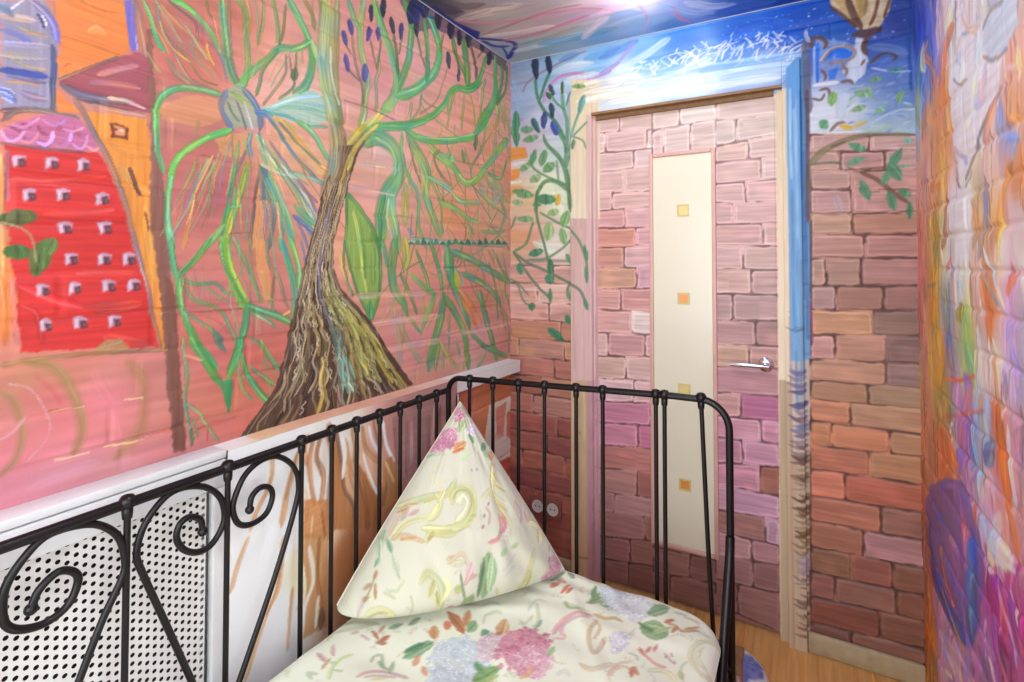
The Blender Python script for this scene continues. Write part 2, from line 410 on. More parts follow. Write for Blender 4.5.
s 6aa068 78 49 .75 1477,1946 1520,1918 1580,1902 1644,1885 1715,1871
s d8a860 95 59 .75 1588,1942 1604,1874 1589,1799 1558,1725 1533,1652
s a8a860 55 35 .75 1339,1582 1343,1546 1357,1511 1372,1476 1380,1440
s a8a860 139 85 .75 1870,1623 1868,1550 1876,1479 1900,1408 1956,1341
s d8a860 62 36 .75 1404,1920 1401,1868 1411,1820 1407,1768 1388,1716
s a8a860 162 99 .75 2099,1934 2125,1885 2153,1836 2193,1790 2255,1749
s 7a8a58 92 57 .75 1485,1966 1525,1955 1573,1952 1623,1948 1677,1947
s d8a860 84 52 .75 1537,1556 1512,1507 1497,1457 1466,1411 1443,1365
s 8fae58 167 102 .75 2055,2082 2101,2026 2179,1982 2225,1920 2263,1854
s a8a860 67 38 .75 1868,1214 1763,1164 1670,1115 1565,1086 1477,1052
s 8fae58 54 31 .75 1366,1267 1347,1227 1318,1191 1285,1159 1253,1128
s d8a860 183 114 .75 1926,1952 1956,1921 1978,1887 1979,1847 1965,1805
s 8fae58 88 51 .75 1809,1560 1798,1508 1802,1457 1818,1407 1857,1360
s 5a9a78 63 40 .75 1643,1283 1610,1241 1591,1197 1559,1157 1525,1120
s 5f8f5a 93 57 .75 1441,1540 1434,1483 1429,1425 1407,1370 1374,1319
s d8a860 84 47 .75 1419,1297 1404,1236 1408,1174 1388,1115 1368,1058
s a8a860 175 105 .75 2027,1991 2060,1958 2098,1925 2136,1891 2154,1850
s c09a50 105 62 .75 1699,1564 1678,1539 1666,1513 1661,1487 1658,1461
s 5f8f5a 114 66 .75 1979,1946 1952,1916 1923,1887 1905,1857 1884,1828
s a8a860 117 73 .75 1837,1348 1850,1275 1889,1202 1935,1128 1956,1051
s a8a860 138 89 .75 2099,2138 2100,2060 2135,1992 2156,1918 2208,1851
s 5a9a78 95 57 .75 1740,1429 1768,1356 1812,1285 1869,1212 1956,1142
s 7a8a58 68 38 .75 1537,1812 1617,1786 1718,1774 1839,1781 1976,1801
s 5a9a78 103 64 .75 2052,1496 1935,1438 1816,1394 1712,1349 1636,1296
s c09a50 136 81 .75 2008,1231 2087,1146 2190,1058 2277,962 2418,865
s 5f8f5a 121 69 .75 1991,1827 1999,1776 1991,1723 1987,1671 2007,1622
s 6aa068 71 41 .75 1539,1697 1561,1677 1585,1657 1615,1639 1653,1627
s 6aa068 113 67 .75 1416,1287 1396,1234 1390,1179 1401,1123 1390,1070
s 8fae58 81 52 .75 1815,1447 1809,1391 1807,1335 1826,1279 1825,1222
s 5f8f5a 84 49 .75 2040,1607 1969,1531 1913,1456 1889,1380 1848,1309
s 8fae58 89 56 .75 1524,1413 1522,1387 1516,1362 1499,1339 1490,1314
s 6aa068 128 77 .75 1605,1681 1616,1656 1617,1628 1629,1602 1631,1574
s c09a50 89 56 .75 1643,1506 1683,1475 1721,1441 1759,1406 1801,1370
s 7a8a58 126 80 .75 1767,1560 1771,1482 1738,1405 1686,1335 1649,1264
s c09a50 67 40 .75 1740,1398 1734,1327 1703,1261 1677,1194 1669,1127
s 7a8a58 56 33 .75 1741,1703 1684,1659 1628,1618 1580,1577 1546,1533
s a8a860 63 39 .75 1616,1872 1559,1800 1509,1730 1473,1662 1446,1596
s 7fb070 157 93 .75 2056,1727 2073,1698 2083,1666 2079,1633 2074,1599
s 7fb070 131 75 .75 1695,1915 1692,1886 1691,1857 1678,1827 1663,1798
s 8fae58 37 23 .7 684,1580 673,1560 664,1540 655,1520 645,1501
s 8fae58 48 27 .7 846,1607 865,1562 892,1519 915,1472 937,1423
s 7fb070 31 19 .7 674,1584 663,1559 655,1532 647,1507 640,1481
s d8a860 44 25 .7 750,1626 742,1600 733,1575 728,1550 725,1524
s 7a8a58 86 50 .7 844,1618 853,1594 865,1570 875,1545 887,1520
s 6aa068 47 30 .7 784,1653 780,1629 775,1606 772,1583 771,1561
s 8f7a50 69 41 .7 958,1650 993,1598 1040,1550 1094,1503 1148,1450
s 8f7a50 89 54 .7 857,1679 888,1635 928,1595 970,1553 1003,1502
s 7a8a58 67 40 .7 790,1666 786,1606 774,1547 765,1489 747,1433
s 7fb070 54 34 .7 741,1625 729,1575 717,1525 698,1478 676,1434
s 7fb070 64 38 .7 717,1607 694,1555 676,1504 654,1456 629,1411
s 7fb070 60 35 .7 730,1602 721,1578 708,1554 700,1530 691,1506
s 8fae58 71 44 .7 789,1650 782,1618 772,1587 766,1556 758,1525
s a8a860 35 21 .7 715,1614 687,1564 661,1516 636,1470 615,1423
s 8fae58 44 27 .7 685,1594 673,1555 660,1517 653,1478 645,1441
s c09a50 31 18 .7 740,1610 719,1567 704,1524 689,1482 673,1441
s 5f8f5a 50 30 .7 730,1535 723,1510 716,1486 707,1462 699,1438
s 5f88a0 44 27 .7 780,1623 774,1582 766,1543 758,1504 751,1465
s d8a860 55 34 .7 878,1618 890,1579 903,1540 916,1500 920,1458
s 6f7fa0 59 35 .7 767,1658 756,1610 745,1562 738,1515 725,1470
s 8fae58 31 18 .7 763,1636 749,1599 731,1565 710,1533 687,1504
s c09a50 63 39 .7 789,1561 791,1531 793,1502 795,1472 799,1442
s 5f8f5a 70 41 .7 887,1639 911,1596 943,1556 977,1514 1021,1477
s 5a9a78 58 35 .7 789,1601 792,1545 801,1490 816,1436 830,1381
s 5a9a78 73 44 .7 863,1555 870,1497 883,1439 892,1380 899,1321
s 5a9a78 65 39 .7 781,1529 782,1477 792,1427 794,1376 802,1325
s d8a860 73 46 .7 832,1687 853,1651 880,1619 902,1582 918,1540
s 6f7fa0 51 32 .7 695,1574 676,1524 662,1475 643,1428 621,1386
s 7a8a58 66 41 .7 811,1648 818,1628 823,1606 823,1584 821,1561
s 5a9a78 80 48 .7 810,1601 813,1555 812,1509 813,1463 805,1418
s 5a9a78 68 40 .7 780,1550 777,1504 776,1458 772,1412 774,1367
s d8a860 52 30 .7 725,1615 707,1572 688,1531 678,1488 666,1446
s 5f8f5a 72 44 .7 886,1657 908,1634 935,1615 963,1595 996,1579
s b88a58 54 31 .7 839,1633 845,1609 849,1584 850,1559 854,1534
s b88a58 46 27 .65 795,1839 796,1868 791,1895 788,1922 783,1948
s b88a58 28 15 .65 835,1959 840,1984 846,2010 851,2035 859,2061
s 7a8a58 56 32 .65 808,1802 811,1831 811,1860 814,1889 811,1916
s 5a9a78 49 29 .65 874,1819 890,1853 910,1888 928,1923 944,1960
s 7fb070 65 38 .65 709,1836 695,1852 682,1868 670,1885 655,1897
s b88a58 50 29 .65 797,1920 799,1936 800,1953 798,1967 798,1983
s c09a50 57 33 .65 625,1819 617,1836 607,1853 596,1867 585,1881
s 7a8a58 41 23 .65 835,1949 837,1982 832,2012 825,2040 820,2070
s 5a9a78 38 24 .65 678,1848 674,1865 672,1884 668,1901 663,1918
s b88a58 35 20 .65 840,1832 848,1863 862,1894 877,1925 895,1957
s d8a860 44 26 .65 739,1862 737,1883 731,1903 728,1924 721,1943
s c09a50 37 22 .65 793,1880 793,1901 796,1923 802,1946 809,1969
s b88a58 28 18 .65 867,1829 881,1865 897,1902 918,1939 938,1977
s c09a50 54 32 .65 771,1790 765,1806 758,1820 753,1836 752,1853
s b88a58 41 24 .65 678,1803 664,1824 656,1850 650,1876 643,1902
s a8a860 57 35 .65 818,1819 824,1838 830,1858 835,1877 842,1897
s 7a8a58 41 25 .65 804,1932 802,1963 797,1993 793,2023 791,2054
s 7fb070 42 25 .65 652,1855 635,1876 619,1897 603,1916 589,1938
s 5a9a78 33 20 .65 694,1812 678,1836 668,1864 657,1891 640,1912
s 8fae58 59 35 .65 611,1774 601,1781 594,1790 587,1800 580,1810
s b88a58 60 35 .65 714,1833 701,1853 685,1870 666,1882 646,1892
s 5a9a78 53 33 .65 834,1931 835,1965 833,1998 825,2027 813,2053
s 7fb070 28 18 .6 787,1254 777,1243 769,1230 759,1219 748,1211
s 5a9a78 45 27 .6 686,1349 689,1325 695,1302 698,1278 697,1255
s 6aa068 46 27 .6 710,1278 715,1248 726,1219 736,1189 744,1159
s 7fb070 39 24 .6 675,1335 677,1319 682,1303 689,1288 700,1275
s 5f8f5a 39 23 .6 793,1282 791,1251 786,1220 786,1188 783,1157
s a8a860 24 15 .6 661,1326 657,1294 660,1261 660,1229 658,1197
s 5a9a78 36 20 .6 788,1220 793,1185 798,1150 803,1114 808,1079
s 7fb070 31 20 .6 880,1062 882,1038 886,1013 889,989 891,965
s a8a860 56 34 .6 855,1346 859,1324 864,1302 865,1280 870,1258
s 5f8f5a 39 24 .6 812,1395 811,1374 805,1354 795,1335 782,1319
s 7a8a58 43 25 .6 798,1339 780,1318 762,1298 744,1278 731,1256
s a8a860 49 31 .6 798,1354 790,1334 781,1316 769,1300 758,1283
s a8a860 42 24 .6 903,1325 900,1299 891,1275 878,1252 865,1231
s 7a8a58 40 24 .6 691,1377 676,1352 667,1324 658,1297 647,1272
s 5a9a78 57 32 .6 866,1129 867,1091 876,1053 889,1015 907,976
s 7fb070 29 18 .6 676,1295 674,1275 672,1256 668,1237 667,1217
s 7fb070 49 29 .6 805,1122 812,1101 822,1080 832,1058 844,1036
s 5f8f5a 26 15 .6 667,1127 668,1104 671,1080 671,1057 669,1034
s 7a8a58 33 19 .6 721,1308 722,1285 720,1262 718,1239 711,1217
s 7fb070 45 27 .6 773,1288 773,1267 778,1246 785,1226 793,1205
s a8a860 38 23 .6 789,1335 816,1308 850,1286 888,1267 928,1248
s 5f8f5a 27 16 .6 815,1373 820,1337 823,1301 822,1265 831,1229
s 5f8f5a 43 27 .6 811,1319 820,1287 832,1255 841,1222 842,1188
s 5a9a78 53 32 .6 822,1288 823,1271 826,1254 828,1237 833,1220
s 5a9a78 37 23 .6 852,1220 857,1185 862,1150 860,1116 849,1085
s 5f8f5a 53 33 .6 860,1116 882,1086 909,1059 938,1031 968,1002
s 7a8a58 33 19 .6 808,1094 797,1065 781,1040 769,1012 757,986
s a8a860 34 20 .6 857,1169 854,1146 854,1122 853,1098 848,1076
s 5a9a78 45 27 .6 702,1332 704,1316 706,1301 707,1286 710,1271
s 8fae58 49 28 .6 793,1155 799,1126 805,1096 806,1067 804,1038
p 3c3a55 .55 1362,2274 1505,2338 2119,2329 2101,2261 1920,2285 1669,2262 1550,2245 1442,2182 1412,2223
s 9a8a70 749 749 .9 1055,1528 1079,1602 1099,1666 1102,1722 1084,1796
s 9aab7a 675 675 .9 1095,1760 1073,1827 1058,1895 1051,1964 1056,2076 1056,2137
s 7fa88a 198 198 .8 1037,1959 1052,1882 1080,1818 1102,1762
s 7f8a50 271 271 .85 1116,1765 1101,1835 1093,1894 1092,1989 1094,2154
s c8c8a0 117 117 .7 1071,1998 1075,1917 1101,1835
s 8aa868 389 302 .9 1185,1780 1204,1838 1207,1899 1219,1950 1198,2015 1186,2094 1201,2202
s 5c9a70 280 280 .9 1135,2172 1158,2124 1183,2093
s a8905a 417 321 .9 1139,1718 1177,1761 1225,1804
s d8c858 404 269 .9 1154,1744 1225,1801 1284,1855 1328,1908
s c8b048 257 257 .9 1124,1704 1169,1759 1217,1800
s 7ab87a 459 459 .95 1284,1859 1337,1917 1360,1988 1336,2057 1290,2129 1255,2189 1246,2222
s 4f9a5c 163 163 .85 1255,2220 1299,2139 1350,2049 1365,1989
s 8a8f60 183 183 .85 1258,1852 1257,1950 1274,2004 1265,2045
s 55a060 366 366 .95 1365,1963 1403,2041 1422,2114 1432,2198 1411,2250 1391,2287
s 52b070 449 449 .95 1356,1932 1434,1970 1507,2026 1574,2097 1597,2184 1561,2249 1516,2294
s 8fd0a0 105 105 .8 1375,1947 1464,1993 1551,2068
s 4f9055 299 299 .9 1518,2036 1523,2129 1517,2197 1505,2262
s 6a6f50 165 165 .8 1620,2251 1597,2169
s 7a6a50 134 134 .85 1155,2064 1167,1987 1191,1930 1200,1861
s 7a6a50 122 122 .85 1230,2081 1248,2033 1265,1989
s 6a7050 108 108 .85 1277,2099 1272,2041 1261,2000
s 5f6a40 185 185 .9 1340,2142 1354,2076 1364,2009
s 6a6a48 113 113 .85 1383,2152 1364,2080
s 6a6a48 154 154 .85 1463,2183 1485,2122 1506,2082
s 7a6858 103 103 .85 1137,1959 1167,1940 1191,1930
s 7a6858 111 111 .85 1121,2034 1151,2005
s 9a8068 98 98 .8 1657,2139 1621,2068 1574,1975 1475,1901
p 4f4a8a .92 1139,2111 1145,2112 1151,2108 1157,2099 1158,2087 1160,2077 1158,2068 1155,2063 1149,2063 1144,2068 1139,2076 1134,2086 1133,2097 1135,2106
s 4f4a8a*0.72 31 31 .7 1153,2068 1147,2087 1141,2106
s 4f4a8a*1.25 41 41 .55 1158,2071 1152,2090 1143,2108
s 4f4a8a*0.65 40 40 .6 1150,2066 1141,2084 1138,2105
p 4d5088 .92 1116,2068 1122,2069 1128,2066 1134,2058 1136,2048 1138,2038 1137,2030 1134,2025 1128,2025 1123,2029 1117,2036 1112,2045 1110,2055 1112,2063
s 4d5088*0.72 31 31 .7 1132,2029 1125,2047 1118,2064
s 4d5088*1.25 40 40 .55 1137,2032 1130,2050 1120,2065
s 4d5088*0.65 39 39 .6 1129,2028 1120,2044 1115,2062
p 54508f .92 1125,1999 1131,1999 1138,1994 1143,1984 1145,1971 1147,1960 1145,1951 1142,1946 1137,1946 1131,1952 1126,1962 1120,1973 1119,1984 1121,1994
s 54508f*0.72 30 30 .7 1140,1951 1134,1972 1127,1993
s 54508f*1.25 39 39 .55 1146,1954 1139,1975 1130,1995
s 54508f*0.65 39 39 .6 1138,1950 1128,1970 1124,1992
p 4f4a90 .92 1228,2125 1234,2124 1237,2117 1238,2107 1233,2094 1229,2082 1224,2073 1219,2069 1215,2070 1212,2077 1212,2087 1212,2099 1216,2111 1222,2121
s 4f4a90*0.72 29 29 .7 1220,2074 1224,2097 1228,2119
s 4f4a90*1.25 38 38 .55 1226,2076 1230,2098 1230,2120
s 4f4a90*0.65 37 37 .6 1217,2073 1218,2095 1225,2119
p 55508c .92 1266,2138 1271,2137 1275,2132 1278,2123 1276,2111 1274,2101 1270,2093 1266,2088 1262,2089 1258,2095 1256,2104 1254,2114 1256,2125 1260,2133
s 55508c*0.72 32 32 .7 1266,2093 1266,2113 1266,2133
s 55508c*1.25 38 38 .55 1271,2095 1271,2115 1268,2134
s 55508c*0.65 37 37 .6 1263,2092 1260,2111 1263,2132
p 5a5a9a .92 1208,1996 1215,1995 1221,1988 1224,1977 1222,1962 1219,1949 1215,1939 1209,1934 1203,1935 1198,1942 1195,1954 1193,1967 1196,1980 1201,1991
s 5a5a9a*0.72 30 30 .7 1209,1940 1208,1965 1208,1990
s 5a5a9a*1.25 50 50 .55 1216,1942 1216,1967 1212,1991
s 5a5a9a*0.65 49 49 .6 1205,1939 1201,1963 1205,1989
p 46404f .92 1325,2196 1332,2197 1339,2191 1345,2182 1346,2168 1348,2155 1346,2145 1342,2140 1336,2140 1329,2146 1324,2156 1318,2167 1318,2180 1320,2190
s 46404f*0.72 38 38 .7 1340,2146 1333,2168 1327,2191
s 46404f*1.25 46 46 .55 1346,2149 1339,2171 1330,2192
s 46404f*0.65 45 45 .6 1337,2144 1327,2165 1324,2189
p 4a4678 .92 1381,2199 1387,2198 1391,2191 1392,2178 1388,2163 1384,2149 1379,2139 1374,2134 1369,2135 1366,2143 1366,2155 1365,2169 1370,2183 1375,2194
s 4a4678*0.72 34 34 .7 1375,2140 1378,2166 1381,2193
s 4a4678*1.25 40 40 .55 1381,2142 1384,2168 1384,2194
s 4a4678*0.65 39 39 .6 1372,2139 1372,2164 1378,2192
p 3a3550 .92 1234,2198 1239,2197 1243,2191 1245,2179 1244,2165 1242,2152 1238,2142 1234,2137 1230,2139 1226,2146 1224,2157 1222,2170 1225,2183 1229,2193
s 3a3550*0.72 31 31 .7 1234,2143 1234,2168 1234,2192
s 3a3550*1.25 37 37 .55 1239,2146 1239,2170 1236,2193
s 3a3550*0.65 36 36 .6 1231,2142 1229,2166 1231,2191
p 3f3a4c .92 1461,2242 1467,2242 1473,2235 1476,2223 1474,2207 1471,2193 1467,2182 1461,2177 1455,2178 1451,2185 1448,2197 1446,2211 1448,2225 1454,2236
s 3f3a4c*0.72 39 39 .7 1461,2183 1461,2209 1461,2235
s 3f3a4c*1.25 48 48 .55 1468,2186 1468,2212 1464,2237
s 3f3a4c*0.65 47 47 .6 1457,2182 1454,2207 1457,2234
p 444a60 .92 1648,2193 1656,2193 1664,2186 1669,2174 1669,2158 1668,2143 1665,2132 1659,2126 1652,2127 1645,2135 1640,2147 1636,2161 1637,2175 1641,2187
s 444a60*0.72 48 48 .7 1658,2133 1654,2160 1649,2187
s 444a60*1.25 57 57 .55 1666,2136 1661,2163 1653,2188
s 444a60*0.65 55 55 .6 1654,2132 1646,2157 1645,2185
p 33304a .92 1289,2245 1296,2244 1302,2237 1305,2225 1303,2208 1300,2193 1296,2182 1290,2176 1284,2177 1279,2184 1276,2197 1274,2211 1277,2226 1282,2238
s 33304a*0.72 33 33 .7 1290,2183 1289,2210 1289,2238
s 33304a*1.25 50 50 .55 1297,2186 1297,2213 1293,2239
s 33304a*0.65 47 47 .6 1286,2181 1282,2207 1286,2236
p 2d2f58 .92 1454,2315 1471,2316 1482,2306 1485,2287 1473,2262 1461,2238 1446,2221 1430,2211 1416,2212 1408,2223 1406,2241 1406,2262 1418,2285 1435,2304
s 2d2f58*0.72 59 59 .7 1432,2221 1442,2263 1452,2304
s 2d2f58*1.25 118 118 .55 1450,2227 1460,2268 1461,2307
s 2d2f58*0.65 108 108 .6 1423,2219 1424,2257 1442,2301
p 2f2f60 .92 1505,2345 1519,2348 1531,2341 1537,2327 1532,2306 1527,2287 1517,2271 1505,2262 1493,2261 1484,2269 1478,2283 1474,2299 1480,2318 1491,2335
s 2f2f60*0.72 52 52 .7 1505,2270 1505,2304 1505,2337
s 2f2f60*1.25 104 104 .55 1520,2276 1520,2310 1512,2340
s 2f2f60*0.65 97 97 .6 1498,2267 1490,2297 1497,2334
p 332f45 .92 1590,2337 1601,2338 1610,2330 1615,2316 1612,2297 1607,2279 1600,2265 1590,2257 1581,2257 1573,2265 1569,2279 1565,2295 1570,2313 1579,2328
s 332f45*0.72 44 44 .7 1590,2265 1590,2297 1590,2329
s 332f45*1.25 82 82 .55 1602,2270 1602,2302 1596,2331
s 332f45*0.65 77 77 .6 1584,2263 1578,2292 1584,2326
p 2f2c48 .92 1669,2322 1681,2323 1691,2317 1696,2304 1692,2286 1688,2269 1680,2255 1669,2248 1659,2247 1651,2255 1647,2268 1642,2283 1648,2299 1657,2314
s 2f2c48*0.72 47 47 .7 1669,2255 1669,2285 1669,2315
s 2f2c48*1.25 88 88 .55 1682,2260 1682,2290 1675,2317
s 2f2c48*0.65 83 83 .6 1663,2253 1657,2280 1663,2312
p 3a3248 .92 1727,2312 1736,2312 1744,2305 1748,2293 1745,2276 1741,2261 1735,2249 1727,2243 1720,2243 1713,2250 1710,2263 1707,2277 1711,2292 1718,2305
s 3a3248*0.72 49 49 .7 1727,2250 1727,2277 1727,2305
s 3a3248*1.25 66 66 .55 1737,2253 1737,2281 1732,2307
s 3a3248*0.65 63 63 .6 1723,2248 1718,2274 1722,2303
p 33304a .92 1795,2331 1806,2331 1815,2325 1820,2313 1816,2295 1812,2279 1804,2267 1795,2260 1786,2260 1779,2267 1774,2280 1771,2294 1776,2310 1784,2323
s 33304a*0.72 52 52 .7 1795,2267 1795,2295 1795,2324
s 33304a*1.25 79 79 .55 1807,2271 1806,2300 1801,2326
s 33304a*0.65 75 75 .6 1790,2265 1784,2291 1789,2321
p 4a4a80 .92 1728,2152 1733,2150 1736,2144 1736,2133 1733,2119 1729,2107 1725,2098 1720,2095 1716,2096 1714,2103 1713,2114 1713,2126 1717,2138 1722,2148
s 4a4a80*0.72 47 47 .7 1721,2100 1724,2123 1727,2146
s 4a4a80*1.25 55 55 .55 1726,2102 1729,2125 1730,2147
s 4a4a80*0.65 53 53 .6 1718,2100 1719,2122 1724,2145
p 38304a .92 1969,2308 1981,2308 1988,2301 1989,2288 1980,2271 1971,2256 1960,2244 1948,2238 1939,2239 1934,2247 1933,2260 1934,2274 1943,2290 1956,2302
s 38304a*0.72 52 52 .7 1951,2245 1959,2273 1967,2301
s 38304a*1.25 80 80 .55 1963,2249 1972,2277 1974,2303
s 38304a*0.65 74 74 .6 1944,2244 1946,2270 1961,2300
p 403850 .92 1904,2328 1914,2330 1922,2326 1927,2318 1923,2305 1920,2294 1913,2285 1904,2279 1896,2279 1889,2283 1886,2291 1882,2301 1887,2313 1894,2322
s 403850*0.72 57 57 .7 1904,2284 1904,2304 1904,2323
s 403850*1.25 72 72 .55 1915,2288 1915,2308 1909,2325
s 403850*0.65 68 68 .6 1899,2282 1894,2300 1899,2322
s 2a3078 201 201 .85 1411,2250 1463,2237 1473,2303
s 3a4a98 163 163 .8 1494,2313 1516,2280 1561,2292
s 5c8a48 386 386 .9 1682,2260 1708,2194 1775,2139 1789,2089
s 4f8f48 539 539 .9 1754,2280 1782,2181 1792,2090
s 5a5040 247 247 .85 1802,2290 1845,2202 1845,2146
s 5a6040 122 122 .85 1904,2287 1860,2239
s 4c9a50 313 313 .9 1935,2273 1890,2184 1845,2122 1775,2077
s 4fae58 335 261 .95 1890,2143 1803,2087 1722,2069 1670,2039 1621,1974 1541,1910 1424,1855 1241,1804
s 6a5048 186 186 .8 1695,2219 1721,2168 1728,2101
s 4fa85a 362 651 .95 2015,2302 2007,2196 1999,2100 1905,1984 1861,1933
s 4a8a4c 337 337 .9 2066,2302 2070,2216 2024,2094
s 4a8040 225 225 .85 2119,2293 2101,2173 2016,2079
s 8fa050 175 175 .8 1702,2056 1671,1987 1640,1883
s 8fa858 202 202 .8 1768,2060 1748,1977 1742,1907
s 9aa858 199 199 .8 1803,2070 1831,2014 1846,1930
s 7a9a50 224 224 .8 1920,2169 1890,2046 1875,1937
s 7fae58 156 156 .8 1658,2028 1646,1951
s 8aaa50 255 255 .8 2016,2079 2032,2032 2000,1965
s a0a858 281 281 .7 2092,2100 2084,2028 2101,1988
s 7a9060 139 139 .8 1491,1980 1475,1921 1434,1870
s 8a9a60 128 128 .8 1434,1934 1424,1868
s 905a58 69 69 .6 1123,1855 1232,1858 1347,1849
s 5fae70 236 236 .95 1241,1796 1329,1818 1405,1837 1519,1887
s 56b064 310 310 .95 1395,1831 1466,1816 1552,1820 1697,1855 1818,1892 1905,1960 1944,2002
s 86cf80 118 118 .8 1465,1820 1575,1833 1722,1868 1832,1907
s 68aa6c 718 667 .95 1185,1739 1258,1774 1329,1762 1367,1725 1367,1667 1321,1610 1299,1570 1282,1513 1283,1409
s a9d59a 171 171 .85 1258,1770 1320,1754 1348,1709 1344,1657
s 3f8a58 227 227 .85 1303,1589 1282,1525 1277,1415
s b8c8b0 175 175 .8 1376,1707 1358,1646 1321,1604
s 7fbe80 492 492 .9 1372,1668 1335,1580 1345,1505 1374,1411
s b8d898 144 144 .8 1322,1579 1313,1515 1332,1441
s 6faf78 223 223 .9 1385,1813 1386,1728 1426,1663 1472,1609 1478,1501 1527,1415
s 7fb468 453 453 .9 1415,1813 1476,1745 1520,1683 1515,1613 1554,1548 1606,1467
s b8d078 171 171 .8 1445,1766 1498,1694 1531,1602
s 7aa060 178 178 .85 1445,1806 1519,1738 1553,1660 1600,1595 1618,1474
s 7a7050 138 138 .7 1425,1795 1445,1726 1488,1651
s 9fae58 469 469 .7 1406,1634 1406,1575 1402,1496
s d0a850 212 212 .7 1411,1615 1416,1549
s 7fc08a 268 268 .9 1531,1685 1647,1658 1737,1616 1876,1623
s 7fba60 376 376 .95 1541,1791 1623,1763 1697,1739 1763,1696 1847,1715 1936,1794 2033,1878 2119,1948
p 93c080 .92 1668,1794 1683,1792 1702,1787 1713,1779 1709,1771 1690,1765 1666,1761 1650,1760 1636,1763 1618,1768 1608,1775 1612,1783 1629,1789 1652,1793
s 93c080*0.72 75 75 .7 1652,1764 1659,1777 1667,1791
s 93c080*1.25 167 167 .55 1675,1763 1683,1776 1678,1790
s b8dc80 124 124 .8 1723,1721 1790,1700 1861,1733
s 7fae60 359 179 .9 1600,1595 1698,1582 1777,1551 1876,1539
p ee9564 .5 1600,1588 1750,1534 1750,1496 1624,1518
p ea9868 .5 1959,1998 2041,2017 1976,1842 1921,1824
p eaa07c .4 1553,1744 1672,1683 1623,1662 1564,1690
s f0a070 349 349 .5 1672,1646 1804,1631 1921,1628
p 6a7a5a .92 1855,1914 1859,1911 1865,1902 1867,1886 1865,1869 1857,1852 1849,1840 1843,1836 1839,1839 1834,1849 1831,1864 1834,1881 1841,1898 1850,1910
s 6a7a5a*0.72 52 52 .7 1844,1844 1849,1875 1854,1907
s 6a7a5a*1.25 61 61 .55 1852,1845 1857,1876 1858,1907
p 7a9a60 .92 1746,1827 1752,1825 1761,1819 1769,1809 1773,1796 1773,1784 1769,1774 1765,1770 1760,1771 1751,1778 1743,1788 1739,1800 1739,1813 1743,1823
s 7a9a60*0.72 51 51 .7 1763,1775 1756,1798 1748,1821
s 7a9a60*1.25 59 59 .55 1771,1777 1763,1800 1752,1822
s 8a7a50 186 186 .8 1599,1795 1564,1760 1599,1709 1672,1669
s 8a9058 199 199 .8 1920,1972 1905,1878 1804,1756
s 7fae68 259 259 .8 1921,1939 1952,1987
s 5aa060 196 196 .85 1936,1761 2050,1753 2110,1845
s 6fb080 225 225 .8 1921,1775 2049,1873 2128,1941
s a0b890 696 696 .6 1952,1730 2050,1693 2000,1636
s b0a8a0 318 318 .5 1891,1722 1968,1691 2067,1677
s 8fb88a 319 319 .7 1876,1703 1921,1661 2016,1612
s 7aa880 279 279 .8 2050,1658 2101,1594 2050,1513
s c89080 205 205 .6 1891,1576 1952,1532 2050,1530
s 6fb088 223 223 .75 1891,1504 2000,1502 2101,1516
s 7aae70 269 269 .8 1805,1522 1840,1478
s 95a070 336 336 .6 2016,1960 2000,1838
s 8fb8a0 284 284 .8 1427,1445 1577,1444 1751,1447 2119,1451
p 3f7a60 .85 1421,1429 1429,1438 1437,1441 1445,1437 1456,1430
p 4a8a70 .85 1455,1430 1463,1444 1471,1449 1480,1442 1491,1431
p 3a6f5a .85 1489,1431 1497,1450 1506,1458 1515,1448 1526,1433
p 3f7a60 .85 1525,1432 1533,1444 1542,1449 1551,1443 1563,1434
p 4a8a70 .85 1561,1434 1570,1450 1580,1458 1589,1449 1601,1435
p 3a6f5a .85 1599,1435 1609,1444 1618,1448 1628,1444 1641,1436
p 3f7a60 .85 1639,1436 1648,1451 1658,1457 1668,1450 1682,1438
p 4a8a70 .85 1679,1438 1689,1458 1700,1466 1710,1456 1724,1439
p 3a6f5a .85 1722,1439 1732,1451 1743,1457 1753,1450 1768,1440
p 3f7a60 .85 1765,1440 1776,1458 1787,1467 1798,1457 1813,1442
p 4a8a70 .85 1811,1442 1822,1452 1833,1457 1845,1452 1860,1444
p 3a6f5a .85 1858,1443 1869,1459 1881,1467 1893,1458 1909,1445
p 3f7a60 .85 1907,1445 1919,1467 1931,1477 1943,1465 1960,1447
p 4a8a70 .85 1957,1447 1970,1460 1983,1467 1995,1460 2013,1449
p 3a6f5a .85 2010,1448 2023,1468 2036,1477 2050,1467 2068,1450
p 3f7a60 .85 2065,1450 2079,1462 2093,1467 2107,1461 2125,1452
s 6a8fa0 214 214 .7 1417,1484 1447,1466
p 8fb255 .95 1133,1581 1179,1540 1228,1491 1266,1426 1288,1360 1284,1311 1276,1244 1259,1215 1243,1177 1214,1224 1182,1267 1154,1342 1135,1416 1132,1512
s 4f8a50 180 180 .9 1133,1578 1191,1535 1240,1479 1274,1408 1284,1323 1272,1244 1243,1180
s 5a8a50 138 138 .9 1133,1569 1138,1501 1135,1422 1154,1348 1182,1273 1238,1187
s b8c860 167 167 .8 1164,1527 1184,1447 1205,1342 1221,1271
s 5f9a50 128 128 .8 1191,1506 1208,1413 1213,1312
s 6aa050 223 223 .8 1236,1461 1249,1390 1250,1294
p 5aa068 .92 1235,1246 1240,1243 1247,1233 1252,1220 1252,1205 1247,1192 1241,1184 1236,1181 1231,1185 1225,1194 1220,1208 1220,1222 1224,1235 1231,1243
s 5aa068*0.72 31 31 .7 1236,1188 1236,1214 1236,1240
s 5aa068*1.25 50 50 .55 1243,1187 1243,1213 1239,1240
s d0a860 189 189 .6 1109,1399 1121,1343 1143,1297
s 5a8a50 117 117 .85 1131,1433 1128,1365 1143,1303 1166,1262
